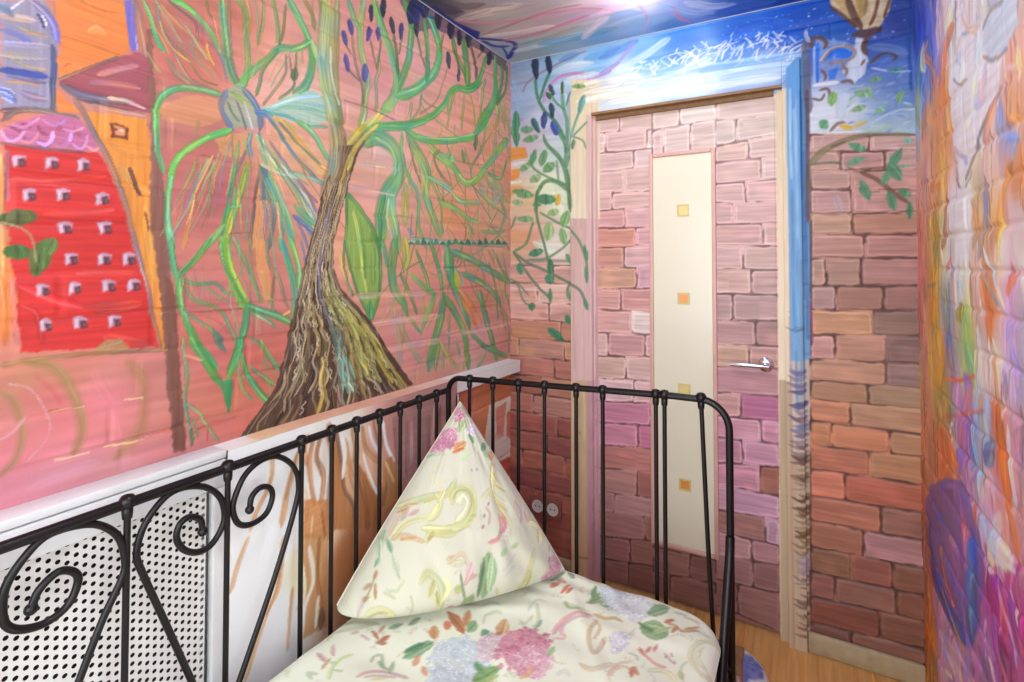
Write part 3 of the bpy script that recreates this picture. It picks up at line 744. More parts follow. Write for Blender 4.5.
s 5f9a68 232 232 .85 1292,1440 1305,1391 1316,1353
s 5f9f5a 626 289 .9 1355,1448 1337,1347 1351,1277 1399,1224 1419,1177
s a6c048 472 472 .8 1402,1451 1413,1392 1403,1347
s 6a8f58 190 190 .85 1379,1328 1429,1255 1470,1179
s 6a9a60 216 216 .85 1463,1413 1522,1312 1536,1263
s 5c9f60 296 296 .9 1538,1456 1595,1345 1619,1249
s 72b468 204 368 .85 1428,1327 1511,1278 1573,1247
s 72b468 502 167 .9 1573,1247 1518,1161 1491,1105
s c0c060 228 228 .7 1506,1224 1496,1150
s 6fa868 167 167 .85 1419,1180 1455,1147 1491,1113
s 6a9860 139 139 .8 1361,1283 1390,1231 1414,1184
s 4aa070 753 314 .95 1648,1432 1661,1345 1706,1263 1765,1177 1813,1084
s 60b8a0 299 299 .8 1699,1345 1751,1276
s d0c030 459 459 .85 1701,1330 1728,1258
s e88a50 679 679 .75 1732,1247 1806,1182 1863,1114
s e88058 825 825 .5 1848,1147 1878,1089
s 62a876 384 384 .9 1673,1411 1805,1383 1984,1326 2146,1276
s 5fa87a 344 344 .9 1751,1322 1922,1270 2059,1189
s 5fa06a 447 447 .9 1877,1248 1922,1149 1985,1020 2026,931
s 7a9a70 207 207 .8 1984,1426 2067,1342 2137,1289
s 7a8a68 212 212 .8 2050,1198 2102,1057
s 7a8a68 207 207 .8 1953,1368 2017,1250 2034,1115
s a8a090 171 171 .7 1862,1431 1907,1319 2001,1193 2034,1064
s 8aa080 214 214 .75 2067,1419 2119,1316
s 8f9a78 185 185 .75 2050,1147 2119,1090 2137,948
s 5a9f62 490 551 .92 1631,1244 1614,1167 1579,1086 1535,975
s 62a060 431 431 .92 1631,1237 1700,1174 1765,1078 1800,929
s 62a470 276 276 .9 1806,1081 1923,1004 2119,933
s 5f9f68 310 310 .85 1603,1069 1574,968
s 6fa878 193 193 .8 1632,1051 1621,960
s 8a9a70 196 196 .75 1662,1163 1663,1018
s b0a850 191 191 .8 1603,1069 1675,987 1733,940
s 9aa050 281 281 .7 1793,991 1759,936
s 7fae70 203 203 .8 1856,919 1938,977
s 7faa78 187 187 .75 1713,1055 1739,991
s a6a880 347 347 .55 1352,1164 1381,1072 1372,1003
s 9aa878 300 300 .6 1371,1162 1420,1092 1497,1002
s 90a078 147 147 .7 1347,1278 1352,1164
s f0b4a4 300 300 .45 1174,1262 1333,1259 1512,1254
s f0b8ac 316 316 .45 1255,1170 1429,1169 1602,1164
s f2b8b0 323 323 .45 1299,1074 1450,1075 1603,1072
s f0b8b0 342 342 .45 1650,1092 1863,1083 2119,1090
s ecc8bc 98 98 .7 1178,1671 1251,1677 1303,1679
s ecc8bc 95 95 .7 1075,1598 1179,1595 1349,1594
z 1096,1711 1074,1630 1042,1559 1029,1500 999,1403 979,1339 958,1258 939,1200 928,1140 896,1030 798,937 / 1196,1737 1176,1692 1140,1597 1113,1510 1091,1431 1088,1349 1115,1286 1167,1244 1245,1176 1309,1094 1447,936
s 8f7c60 496 420 .85 1082,1602 1099,1666 1101,1717 1086,1786
s 9aa078 228 228 .85 1075,1618 1090,1675 1092,1726 1073,1805
s 8a7048 353 282 .85 1133,1626 1147,1680 1181,1733 1233,1785
s d4b84c 243 208 .9 1140,1650 1166,1712 1209,1762 1267,1814
s b0964a 143 143 .85 1118,1613 1140,1673 1170,1719
s 6f5848 155 155 .85 1111,1600 1121,1664 1128,1716 1124,1744
s 5f4a40 107 107 .8 1170,1684 1177,1709 1209,1750
s d8b858 110 110 .8 1104,1566 1118,1624 1139,1678
"""
PAINT_B = """
g -1156,2274,8fa0bc -1026,2227,8fb0d0 -1156,2085,9fb0cc -951,2146,b8c8e4 -1026,2020,c6cde4 -1103,1937,d0b8c8 -976,1831,d0dcdc -1002,1697,dfe4c8 -1130,1636,e0b490 -1104,1472,d89a78 -977,1424,dcd2c0 -1053,1334,cf9a90 -1053,1197,d08a80 -1053,1083,b8685a -978,998,c08060 -1053,834,b8746c -1054,519,b06550 -1054,205,9c4f42 -956,53,a8584a -762,2246,8fbce4 -673,2143,c8dcf4 -545,2205,7fb0e8 -425,2242,4f8ae0 -349,2127,c8dcf8 -203,2139,6f9cf0 -202,2254,2a60c8 -66,2224,1a55c8 -1,2247,1a50b8 -808,2100,f2e8d6 -588,2061,e8ecf4 -349,2067,d0e4fa -135,2080,bcd8f6 121,2219,1f55b8 120,2077,2a5cc0 264,2118,3f5aa8 305,2176,33478f 262,2016,5f80c8 147,1896,d8e0f0 260,1880,7f9cd8 302,1941,5f80c8 88,1905,dfe4f2 203,1819,a8c0d8 300,1807,b0c0dc 145,1757,c79a90 230,1714,c8a096 143,1617,c08e84 256,1610,c49a90 138,1237,b08070 134,893,b88264 129,551,b0654a 125,212,805040
b 1.03 0.0848
s a8789a 125 125 .85 -1143,2165 -1116,2208 -1051,2241 -951,2271 -866,2294 -828,2299
s c88ac0 249 199 .85 -1032,2101 -1020,2145 -988,2181 -945,2207 -878,2208 -825,2194
s b58abf 160 160 .85 -878,2176 -808,2172 -728,2185 -678,2217
s e4e8f4 325 325 .6 -988,2232 -902,2250 -796,2242
s f0ecf4 365 365 .6 -927,2181 -855,2186 -773,2188
s 7a8aa8 396 396 .5 -1203,2295 -1142,2319 -1038,2311
s c890c0 240 240 .7 -1156,2049 -1143,2030
s 5f8fc8 456 456 .5 -831,2265 -750,2271 -678,2284
s 4f80c0 423 423 .5 -951,2282 -866,2294
s 8fb0ec 451 451 .6 -808,2139 -740,2149 -679,2155
s 9ab0d0 404 404 .5 -1196,2228 -1156,2120 -1143,2059
s c4b4dc 366 366 .5 -976,2059 -951,2021 -939,1985
s 4f78c8 413 413 .5 -762,2255 -675,2275 -601,2296
s a890d0 188 188 .8 -762,2184 -685,2221 -629,2275 -610,2298
s dce8fc 406 406 .6 -704,2188 -575,2228 -469,2278
s 2f62c8 451 451 .6 -211,2264 -122,2269 -23,2238
s 3f78e0 382 382 .5 -273,2228 -166,2230 -51,2205
s 5f88ec 306 306 .5 -152,2178 -72,2177 -10,2188
s f4f0f0 344 344 .5 -762,2105 -648,2114 -575,2102
k 9c5044 -1297,339 -1071,339 -1071,254 -1297,254
k a8584a -1071,339 -858,339 -858,254 -1071,254
k 985048 -1272,424 -1040,424 -1040,339 -1272,339
k 985048 -1040,424 -834,424 -834,339 -1040,339
k b0604c -1392,508 -1143,508 -1143,424 -1392,424
k b0604c -1143,508 -931,508 -931,424 -1143,424
k b0604c -931,508 -664,508 -664,424 -931,424
k a8584a -1236,593 -1019,593 -1019,508 -1236,508
k 985048 -1019,593 -810,593 -810,508 -1019,508
k a8584a -1217,678 -969,678 -969,593 -1217,593
k 9c5044 -969,678 -705,678 -705,593 -969,593
k b86a58 -1339,763 -1089,763 -1089,678 -1339,678
k b87868 -1089,763 -826,763 -826,678 -1089,678
k a8604c -1258,848 -1043,848 -1043,763 -1258,763
k b8745c -1043,848 -819,848 -819,763 -1043,763
k b86a58 -1244,932 -982,932 -982,848 -1244,848
k b86a58 -982,932 -779,932 -779,848 -982,848
k c0785c -1374,1017 -1164,1017 -1164,932 -1374,932
k b87868 -1164,1017 -934,1017 -934,932 -1164,932
k c48460 -934,1017 -726,1017 -726,932 -934,932
k c0785c -1205,1102 -952,1102 -952,1017 -1205,1017
k c0785c -952,1102 -689,1102 -689,1017 -952,1017
k d09080 -1271,1187 -1008,1187 -1008,1102 -1271,1102
k cf9488 -1008,1187 -770,1187 -770,1102 -1008,1102
k d09080 -1305,1272 -1065,1272 -1065,1187 -1305,1187
k d8a090 -1065,1272 -835,1272 -835,1187 -1065,1187
k d09080 -1243,1356 -989,1356 -989,1272 -1243,1272
k cf9488 -989,1356 -777,1356 -777,1272 -989,1272
k e2c0b8 -790,2001 -676,1994 -676,1923 -790,1929
k e2c0b8 -676,1994 -526,1985 -527,1915 -676,1923
k e4c4bc -790,1929 -738,1926 -739,1839 -791,1839
k e0bab4 -738,1926 -561,1917 -561,1837 -739,1839
k e6ccc4 -561,1917 -527,1915 -527,1837 -561,1837
k e0bab4 -791,1839 -615,1838 -615,1759 -791,1756
k e4c4c0 -615,1838 -527,1837 -528,1761 -615,1759
k dfb4ac -791,1756 -655,1759 -656,1663 -791,1669
k dfb4ac -655,1759 -528,1761 -528,1657 -656,1663
k deb0a8 -791,1669 -711,1666 -711,1592 -792,1589
k deb0a8 -711,1666 -528,1657 -529,1598 -711,1592
k d99c98 -792,1589 -654,1594 -655,1513 -792,1515
k dba4a4 -654,1594 -529,1598 -529,1512 -655,1513
k d48a78 -792,1515 -608,1513 -608,1435 -792,1433
k dba0a4 -608,1513 -529,1512 -530,1436 -608,1435
k cf8a78 -792,1433 -660,1434 -660,1345 -793,1342
k d8a0a0 -660,1434 -530,1436 -530,1349 -660,1345
k cf9276 -793,1342 -605,1347 -605,1260 -793,1250
k d394a0 -605,1347 -530,1349 -531,1263 -605,1260
k d39088 -793,1250 -673,1256 -674,1165 -793,1165
k d08a84 -673,1256 -531,1263 -532,1165 -674,1165
k d6968e -793,1165 -627,1165 -627,1072 -794,1068
k dcc0b8 -627,1165 -532,1165 -532,1074 -627,1072
k d0a098 -794,1068 -731,1069 -732,970 -794,966
k c88a88 -731,1069 -573,1073 -574,980 -732,970
k cc9a94 -573,1073 -532,1074 -533,983 -574,980
k c99a88 -794,966 -653,975 -654,877 -795,866
k cda098 -653,975 -533,983 -534,887 -654,877
k d3a2a4 -795,866 -620,880 -621,788 -795,772
k cf9a98 -620,880 -534,887 -534,797 -621,788
k c4708c -795,772 -550,795 -551,703 -795,682
k c4708c -550,795 -534,797 -535,704 -551,703
k c07088 -795,682 -604,698 -605,605 -796,589
k bd6480 -604,698 -535,704 -535,611 -605,605
k b56a62 -796,589 -535,611 -536,521 -796,488
k ab726a -796,488 -610,512 -610,404 -797,388
k 9a5a50 -610,512 -536,521 -537,411 -610,404
k a66f70 -797,388 -706,396 -706,315 -797,304
k aa7474 -706,396 -537,411 -537,336 -706,315
k 9a6660 -797,304 -578,331 -578,236 -797,202
k 905a50 -578,331 -537,336 -538,243 -578,236
k 955f5c -797,202 -640,226 -641,128 -798,109
k 8c5a50 -640,226 -538,243 -538,141 -641,128
k 8a5650 -798,109 -649,127 -650,-9 -798,-30
k 7c4c42 -649,127 -538,141 -539,7 -650,-9
k dfc6bc -299,1920 -219,1917 -220,1825 -299,1817
k dfc6bc -219,1917 -70,1914 -71,1839 -220,1825
k e0b8ae -299,1817 -177,1829 -177,1756 -300,1753
k e2c0b8 -177,1829 -71,1839 -71,1758 -177,1756
k dcb4ac -300,1753 -133,1757 -134,1674 -301,1672
k e0bcb4 -133,1757 -71,1758 -72,1675 -134,1674
k deb0aa -301,1672 -189,1673 -190,1592 -301,1596
k deb0aa -189,1673 -72,1675 -73,1588 -190,1592
k d6a4a0 -301,1596 -230,1593 -230,1513 -302,1514
k d8a8a2 -230,1593 -73,1588 -74,1511 -230,1513
k d4a09a -302,1514 -131,1512 -132,1429 -303,1432
k d8a8a0 -131,1512 -74,1511 -75,1428 -132,1429
k cfa09c -303,1432 -200,1430 -200,1339 -304,1339
k d0a49a -200,1430 -75,1428 -76,1340 -200,1339
k cf9c90 -304,1339 -173,1339 -174,1247 -304,1247
k c0928c -173,1339 -76,1340 -77,1248 -174,1247
k b08480 -304,1247 -238,1247 -239,1145 -305,1142
k b98a88 -238,1247 -77,1248 -78,1154 -239,1145
k b5807e -305,1142 -160,1150 -161,1056 -306,1048
k ab7a76 -160,1150 -78,1154 -79,1060 -161,1056
k c4947c -306,1048 -183,1055 -183,973 -307,968
k bc8480 -183,1055 -79,1060 -80,978 -183,973
k b77c84 -307,968 -80,978 -81,878 -308,868
k c48a86 -308,868 -212,872 -213,782 -309,776
k b8608a -212,872 -81,878 -82,791 -213,782
k c9849a -309,776 -145,787 -146,703 -309,696
k c07c94 -145,787 -82,791 -83,706 -146,703
k b8748c -309,696 -208,700 -209,611 -310,600
k c0809a -208,700 -83,706 -84,623 -209,611
k bc7a8e -310,600 -150,617 -151,518 -311,514
k 9a5a48 -150,617 -84,623 -85,519 -151,518
k b58098 -311,514 -85,519 -86,433 -312,421
k 9a665e -312,421 -135,430 -136,340 -312,341
k ab7c90 -135,430 -86,433 -87,339 -136,340
k b07e80 -312,341 -180,340 -180,262 -313,250
k a87478 -180,340 -87,339 -88,269 -180,262
k 9a6a68 -313,250 -177,262 -178,164 -314,160
k 8a5c5a -177,262 -88,269 -89,167 -178,164
k 8a5c54 -314,160 -229,163 -230,50 -315,61
k 94645c -229,163 -89,167 -90,32 -230,50
k e4c8be -539,1991 -427,1996 -427,1917 -539,1908
k e8d2ca -427,1996 -290,2003 -291,1926 -427,1917
k e2c0b8 -539,1908 -494,1912 -495,1795 -540,1797
k e6cac2 -494,1912 -388,1919 -390,1789 -495,1795
k e2c4ba -388,1919 -291,1926 -292,1784 -390,1789
k e0c4ba -290,2005 -69,1987 -70,1913 -291,1917
k 8c5c50 -546,221 -402,226 -403,132 -547,117
k 7f5248 -402,226 -306,230 -307,143 -403,132
k 845448 -547,117 -479,124 -480,12 -547,13
k 8a5a4e -479,124 -307,143 -308,11 -480,12
P ecd9b8 1 -893,2181 -762,2159 -765,1555 -895,1561
P d6a8a0 1 -895,1561 -774,1555 -777,864 -897,851
P e0b4b0 .8 -818,2009 -772,2003 -774,1421 -820,1422
P c9a676 1 -897,851 -813,860 -817,-246 -900,-275
P c4909a .85 -822,859 -768,865 -772,-231 -826,-249
P dcb486 .7 -897,851 -868,854 -863,-262 -891,-272
s c89888 142 142 .6 -880,1533 -879,1214 -875,897
s dfb8ac 140 140 .6 -843,1510 -841,1226 -838,944
s b08a58 139 139 .6 -859,768 -858,337 -855,-90
s d0b080 138 138 .6 -831,815 -830,364 -828,-81
s bf9a6a 140 140 .6 -874,679 -872,291 -869,-94
s d8a0b0 136 136 .6 -793,1335 -791,1098 -788,862
s e8c0b8 136 136 .6 -781,1987 -779,1747 -776,1508
s 8a6030 97 97 .9 -855,639 -851,627
s 8a6840 128 128 .6 -875,101 -816,108
s f0e6d6 384 384 0.95 -831,2109 -598,2111 -387,2104
s ece4dc 393 393 0.9 -831,2149 -706,2151 -587,2144
s f2ead8 392 392 0.95 -855,2073 -695,2077 -546,2073
s c4dcf6 356 356 0.95 -588,2098 -275,2099 -3,2093
s d4e6fa 356 356 0.95 -588,2064 -275,2068 -4,2064
s e2eefb 280 280 0.9 -631,2039 -331,2045 -68,2042
s a8ccf2 314 314 0.9 -505,2130 -239,2130 -3,2123
s d4e2f4 331 331 0.8 -673,2116 -465,2117 -275,2111
s 8fbcec 308 308 0.7 -349,2120 -169,2121 -3,2115
s b4d4f4 268 268 0.8 -275,2072 -152,2076 -35,2072
s f4f0ea 251 251 0.8 -718,2047 -526,2052 -349,2048
P ecd3b0 1 -82,2004 -43,1997 -53,-37 -91,-50
P 5f9fdc 1 -48,2072 16,2133 24,985 -45,978
P c0b0a8 1 -44,1014 25,1020 36,688 -42,674
P b8a080 1 -45,691 33,705 33,-92 -44,-121
P b89c78 .9 -84,938 -45,942 -44,-121 -89,-138
s b8d8f0 112 112 .7 -36,1996 -36,1831 -34,1666
s 8fc4ee 111 111 .7 -18,1957 -18,1683 -17,1411
s 3f7fc8 111 111 .7 -4,1991 -4,1791 -3,1591
s 3f80c4 112 112 .7 -34,1630 -34,1375 -33,1123
s 4f9fd8 111 111 .7 -20,1448 -20,1231 -19,1016
s 3a78c0 110 110 .7 3,1772 2,1501 3,1232
s 6a9ac0 110 110 .7 -14,1124 -13,999 -11,874
s 4f8fc8 111 111 .7 -28,1051 -27,944 -24,837
s a8d0f0 112 112 .7 -24,1921 -23,1811 -20,1702
s 5a8ab8 110 110 .7 -8,1375 -8,1178 -7,982
s 2f68b0 109 109 .7 10,1591 9,1339 10,1090
s 2a4a70 72 43 0.38 -2,1138 -18,1133 -34,1138
s 2a4a70 105 43 0.45 -2,1130 -31,1120 -60,1136
s 2a4a70 68 43 0.45 -2,1131 -21,1126 -39,1128
s 4a4a88 264 108 0.44 0,958 -27,948 -54,962
s 4a4a88 271 108 0.75 0,976 -24,968 -48,979
s 4a4a88 227 108 0.43 0,983 -23,975 -47,985
s 6a6088 272 109 0.60 1,928 -15,922 -30,933
s 6a6088 273 108 0.73 1,935 -27,926 -56,935
s 6a6088 216 108 0.42 1,929 -20,922 -40,930
s 504a80 166 106 0.63 1,911 -25,905 -53,903
s 504a80 204 107 0.80 1,908 -21,901 -44,907
s 504a80 237 106 0.47 1,913 -19,907 -40,908
s 403a70 320 149 0.76 2,861 -24,854 -50,857
s 403a70 354 148 0.63 2,869 -13,864 -28,866
s 403a70 300 148 0.37 2,866 -17,860 -37,861
s 5a4a60 257 109 0.78 2,819 -26,806 -54,822
s 5a4a60 261 109 0.53 3,838 -16,830 -35,842
s 5a4a60 198 108 0.44 2,813 -22,803 -46,815
s 8a6070 281 107 0.50 3,805 -13,800 -30,803
s 8a6070 253 105 0.51 3,819 -12,814 -27,815
s 8a6070 218 109 0.44 3,805 -13,799 -28,810
s 3a4a88 287 126 0.42 3,790 -12,784 -27,785
s 3a4a88 338 127 0.41 3,790 -18,783 -40,784
s 3a4a88 337 128 0.56 3,775 -23,766 -49,770
s 5a4058 251 125 0.46 4,757 -17,751 -37,749
s 5a4058 196 128 0.46 3,736 -24,726 -51,731
s 5a4058 320 126 0.41 4,756 -14,750 -31,751
s 6a4a50 228 85 0.53 4,720 -24,709 -53,716
s 6a4a50 205 86 0.57 4,694 -20,684 -45,694
s 6a4a50 221 87 0.77 4,716 -13,709 -30,719
s 5a3a40 241 108 0.72 5,682 -20,671 -44,682
s 5a3a40 193 107 0.77 5,677 -20,667 -44,676
s 5a3a40 288 109 0.65 4,663 -11,657 -26,667
s 6a4438 219 84 0.65 5,664 -23,656 -51,653
s 6a4438 186 86 0.69 5,659 -11,653 -28,659
s 6a4438 213 82 0.36 5,640 -12,633 -30,631
s 5a3828 260 108 0.75 5,604 -10,597 -26,605
s 5a3828 240 104 0.50 6,617 -22,608 -50,607
s 5a3828 222 106 0.36 5,606 -21,596 -47,600
s 8a6a58 159 63 0.62 6,591 -17,582 -41,586
s 8a6a58 136 65 0.35 6,586 -14,577 -33,586
s 8a6a58 131 62 0.52 6,572 -21,563 -48,559
s 5f3a24 173 83 0.78 7,530 -12,522 -31,522
s 5f3a24 217 85 0.58 7,546 -9,540 -25,545
s 5f3a24 136 86 0.75 7,536 -21,523 -48,533
s 5a3420 216 108 0.71 7,500 -11,491 -30,500
s 5a3420 172 103 0.57 7,506 -20,496 -48,494
s 5a3420 252 108 0.35 7,495 -15,484 -38,495
s 6a4028 196 84 0.57 8,479 -15,469 -37,472
s 6a4028 165 86 0.70 8,482 -10,474 -28,482
s 6a4028 188 85 0.49 7,458 -16,447 -40,454
s 70482a 201 108 0.74 8,417 -13,406 -34,416
s 70482a 174 104 0.70 8,424 -15,413 -39,416
s 70482a 164 102 0.41 8,438 -16,429 -41,426
s 63401f 209 108 0.61 9,388 -8,380 -25,388
s 63401f 200 102 0.77 9,407 -15,398 -39,394
s 63401f 193 103 0.36 9,410 -15,400 -40,400
s 7a5434 206 85 0.71 9,376 -19,361 -48,371
s 7a5434 176 84 0.61 9,352 -7,344 -24,348
s 7a5434 140 86 0.64 9,349 -17,335 -43,347
s 8a7488 311 126 0.49 10,321 -16,309 -42,313
s 8a7488 322 126 0.67 10,314 -11,304 -31,309
s 8a7488 274 123 0.80 10,334 -8,325 -25,326
s 7a6a90 354 144 0.48 10,282 -10,272 -30,273
s 7a6a90 300 142 0.66 10,297 -4,290 -18,289
s 7a6a90 337 151 0.42 10,286 -9,275 -29,284
s 6a5058 164 64 0.62 11,262 -18,245 -47,258
s 6a5058 108 61 0.77 11,261 -4,253 -20,253
s 6a5058 107 60 0.48 11,246 -15,235 -42,230
s 6a4a40 145 64 0.60 11,201 -5,193 -22,199
s 6a4a40 104 62 0.39 11,203 -7,194 -25,196
s 6a4a40 93 60 0.80 12,232 -7,223 -26,220
s 5a3f38 195 83 0.64 12,186 -16,171 -44,176
s 5a3f38 181 83 0.66 12,167 -16,152 -44,158
s 5a3f38 137 82 0.73 12,175 -11,164 -33,166
s 6a4a3a 199 79 0.47 13,136 -2,128 -17,126
s 6a4a3a 158 84 0.52 13,133 -12,119 -36,127
s 6a4a3a 133 86 0.78 13,132 -2,125 -16,131
s 70503a 156 64 0.45 13,116 -3,107 -20,113
s 70503a 108 63 0.72 13,106 -8,94 -30,99
s 70503a 166 63 0.52 13,92 -12,77 -37,86
s 7a4a40 133 82 0.63 13,68 -14,53 -41,55
s 7a4a40 211 83 0.62 13,65 -5,55 -24,59
s 7a4a40 200 80 0.65 14,93 -10,81 -34,78
s b8a8d8 152 152 .5 -14,316 1,327
n -621,2194 -425,2190 -274,2200 -100,2194 -2,2155
p e8923c .9 -1220,1912 -1128,1905 -1116,1855 -1220,1848
p e8923c .9 -1220,1807 -1156,1809 -1163,1765 -1220,1753
p e5a050 .8 -1220,1736 -1132,1724 -1188,1695 -1220,1658
s f0e4d0 189 189 .8 -1220,1829 -1125,1834
s f0e4d0 142 142 .8 -1220,1745 -1150,1748
p e09a60 .7 -1221,1524 -1095,1508 -1109,1472 -1221,1468
p d8a070 .7 -1214,1461 -1123,1441 -1207,1387
s c8e0d0 552 552 .6 -1081,1459 -1028,1440 -988,1421
s e8e8d0 929 929 .6 -1001,1673 -936,1621 -911,1526
s 9a7078 184 184 .7 -1235,1337 -1068,1374 -899,1373
s e8b8b0 229 229 .6 -1235,1249 -1068,1247 -899,1257
p c08050 .7 -1200,1065 -1068,1060 -1068,1012 -1200,1003
p c88a58 .6 -1178,980 -1082,981 -1082,939 -1178,931
s d08878 366 366 .5 -1193,1287 -1068,1277 -924,1303
s a86058 269 269 .5 -1055,1133 -989,1124 -912,1140
s 5a8a60 188 375 .95 -1034,1954 -1017,1909 -947,1827 -913,1729 -897,1592
s 4a8060 188 188 .95 -1076,2222 -1064,2132 -1028,2062 -970,2000 -926,1915
s 4a8060 186 186 .95 -1002,2241 -1028,2181 -1052,2119
s 6aa080 218 218 .95 -941,2129 -935,2059 -918,1993 -922,1856 -938,1795
s 5a9070 133 133 .9 -999,2138 -970,2091 -926,2052
s 6a9078 126 126 .9 -901,2128 -924,2068
s 6a9a80 148 148 .9 -851,2026 -879,1956 -913,1855
s 6a9a80 122 122 .9 -813,1979 -879,1925
s 7a9a80 107 107 .9 -890,1926 -835,1899 -819,1861
s 5a8a60 139 139 .9 -976,1979 -935,1911 -924,1857
s 6a9a70 198 198 .9 -902,1854 -930,1783
s 5f9060 240 240 .95 -896,1676 -970,1732 -1029,1736 -1065,1687 -1077,1601
s 5f9060 137 137 .9 -919,1714 -1017,1759 -1077,1796 -1113,1843
s 6a9068 146 146 .8 -970,1829 -959,1733
s 6a9068 153 153 .8 -1041,1718 -1077,1677
p 2f3550 .92 -1081,2327 -1072,2320 -1063,2304 -1057,2281 -1058,2257 -1059,2235 -1064,2220 -1071,2215 -1079,2222 -1086,2238 -1092,2260 -1097,2285 -1095,2307 -1090,2322
s 2f3550*0.72 36 36 .7 -1072,2226 -1076,2271 -1080,2315
s 2f3550*1.25 60 60 .55 -1063,2226 -1067,2270 -1076,2315
s 2f3550*0.65 61 61 .6 -1076,2227 -1085,2272 -1085,2316
p 2f3555 .92 -1015,2321 -1006,2316 -998,2302 -992,2284 -992,2263 -992,2245 -995,2233 -1001,2228 -1008,2233 -1015,2246 -1021,2265 -1026,2286 -1026,2304 -1022,2317
s 2f3555*0.72 34 34 .7 -1002,2238 -1008,2274 -1013,2312
s 2f3555*1.25 51 51 .55 -994,2237 -1000,2274 -1009,2311
s 2f3555*0.65 52 52 .6 -1006,2238 -1016,2275 -1017,2312
p 2f4a60 .92 -996,2096 -989,2091 -983,2081 -979,2066 -980,2050 -981,2035 -984,2025 -989,2022 -995,2026 -1001,2036 -1005,2051 -1008,2068 -1007,2083 -1003,2092
s 2f4a60*0.72 34 34 .7 -990,2029 -993,2059 -996,2088
s 2f4a60*1.25 44 44 .55 -983,2029 -986,2058 -992,2088
s 2f4a60*0.65 45 45 .6 -994,2029 -1000,2059 -999,2088
p 44508f .92 -1029,2060 -1023,2054 -1017,2042 -1015,2025 -1019,2007 -1022,1992 -1028,1981 -1034,1978 -1040,1983 -1045,1996 -1046,2012 -1048,2031 -1043,2047 -1037,2057
s 44508f*0.72 36 36 .7 -1034,1986 -1032,2019 -1030,2051
s 44508f*1.25 50 50 .55 -1026,1985 -1024,2018 -1026,2051
s 44508f*0.65 50 50 .6 -1038,1987 -1039,2020 -1034,2052
p 3f6a70 .92 -1092,2039 -1083,2037 -1072,2028 -1062,2014 -1056,1996 -1052,1980 -1051,1968 -1056,1963 -1063,1965 -1073,1974 -1083,1988 -1094,2004 -1098,2021 -1098,2033
s 3f6a70*0.72 34 34 .7 -1059,1970 -1074,2001 -1089,2031
s 3f6a70*1.25 50 50 .55 -1052,1973 -1067,2003 -1085,2032
s 3f6a70*0.65 51 51 .6 -1063,1969 -1081,1998 -1092,2030
p 4a58b0 .92 -993,2010 -984,2008 -974,2000 -965,1986 -962,1969 -959,1955 -961,1944 -966,1939 -973,1941 -982,1950 -991,1963 -999,1979 -1001,1994 -999,2005
s 4a58b0*0.72 33 33 .7 -968,1946 -979,1974 -990,2003
s 4a58b0*1.25 52 52 .55 -960,1947 -971,1976 -986,2004
s 4a58b0*0.65 53 53 .6 -972,1945 -987,1973 -994,2002
p 3f5a58 .92 -1003,2181 -997,2179 -990,2172 -983,2161 -980,2149 -978,2137 -979,2129 -982,2125 -988,2127 -994,2134 -1000,2145 -1007,2157 -1009,2169 -1007,2178
s 3f5a58*0.72 33 33 .7 -984,2131 -993,2153 -1001,2176
s 3f5a58*1.25 37 37 .55 -979,2132 -987,2154 -998,2176
s 3f5a58*0.65 38 38 .6 -987,2130 -998,2152 -1004,2175
p 4a6a50 .92 -1019,2147 -1013,2147 -1006,2144 -999,2137 -996,2128 -994,2120 -994,2114 -997,2110 -1003,2111 -1009,2114 -1015,2121 -1021,2129 -1023,2137 -1022,2144
s 4a6a50*0.72 32 32 .7 -1000,2114 -1008,2129 -1017,2144
s 4a6a50*1.25 36 36 .55 -995,2116 -1003,2131 -1014,2145
s 4a6a50*0.65 37 37 .6 -1002,2113 -1013,2127 -1019,2143
p 5a7a50 .92 -938,2182 -933,2178 -931,2169 -930,2157 -933,2145 -935,2133 -939,2126 -943,2124 -947,2128 -949,2137 -950,2149 -950,2162 -947,2173 -942,2181
s 5a7a50*0.72 35 35 .7 -943,2130 -941,2153 -938,2177
s 5a7a50*1.25 39 39 .55 -938,2129 -936,2152 -936,2176
s 5a7a50*0.65 40 40 .6 -945,2130 -945,2154 -941,2177
p 6fa89a .92 -827,2100 -822,2093 -820,2079 -822,2061 -829,2043 -837,2027 -845,2017 -852,2015 -857,2022 -858,2035 -856,2053 -852,2073 -844,2089 -835,2098
s 6fa89a*0.72 34 34 .7 -850,2024 -840,2057 -830,2091
s 6fa89a*1.25 51 51 .55 -843,2021 -833,2055 -826,2090
s 6fa89a*0.65 52 52 .6 -853,2025 -847,2060 -833,2093
p 4a8a68 .92 -1178,2085 -1172,2079 -1163,2061 -1157,2038 -1157,2012 -1163,1989 -1172,1975 -1178,1970 -1184,1976 -1192,1993 -1198,2017 -1198,2043 -1192,2066 -1184,2080
s 4a8a68*0.72 38 38 .7 -1178,1981 -1178,2027 -1178,2074
s 4a8a68*1.25 64 64 .55 -1168,1980 -1168,2026 -1173,2073
p 4f8a60 .92 -1183,2011 -1177,2006 -1168,1992 -1161,1971 -1158,1949 -1162,1929 -1168,1915 -1173,1910 -1179,1916 -1188,1930 -1195,1950 -1197,1973 -1194,1993 -1187,2006
s 4f8a60*0.72 37 37 .7 -1174,1920 -1178,1961 -1182,2001
s 4f8a60*1.25 56 56 .55 -1165,1920 -1169,1960 -1177,2001
p 6a9a78 .92 -1121,2006 -1111,2003 -1097,1997 -1087,1989 -1086,1981 -1094,1974 -1108,1969 -1117,1968 -1127,1970 -1142,1976 -1152,1984 -1153,1992 -1144,2000 -1131,2004
s 6a9a78*0.72 54 54 .7 -1118,1972 -1119,1987 -1121,2002
s 6a9a78*1.25 98 98 .55 -1102,1971 -1104,1986 -1113,2001
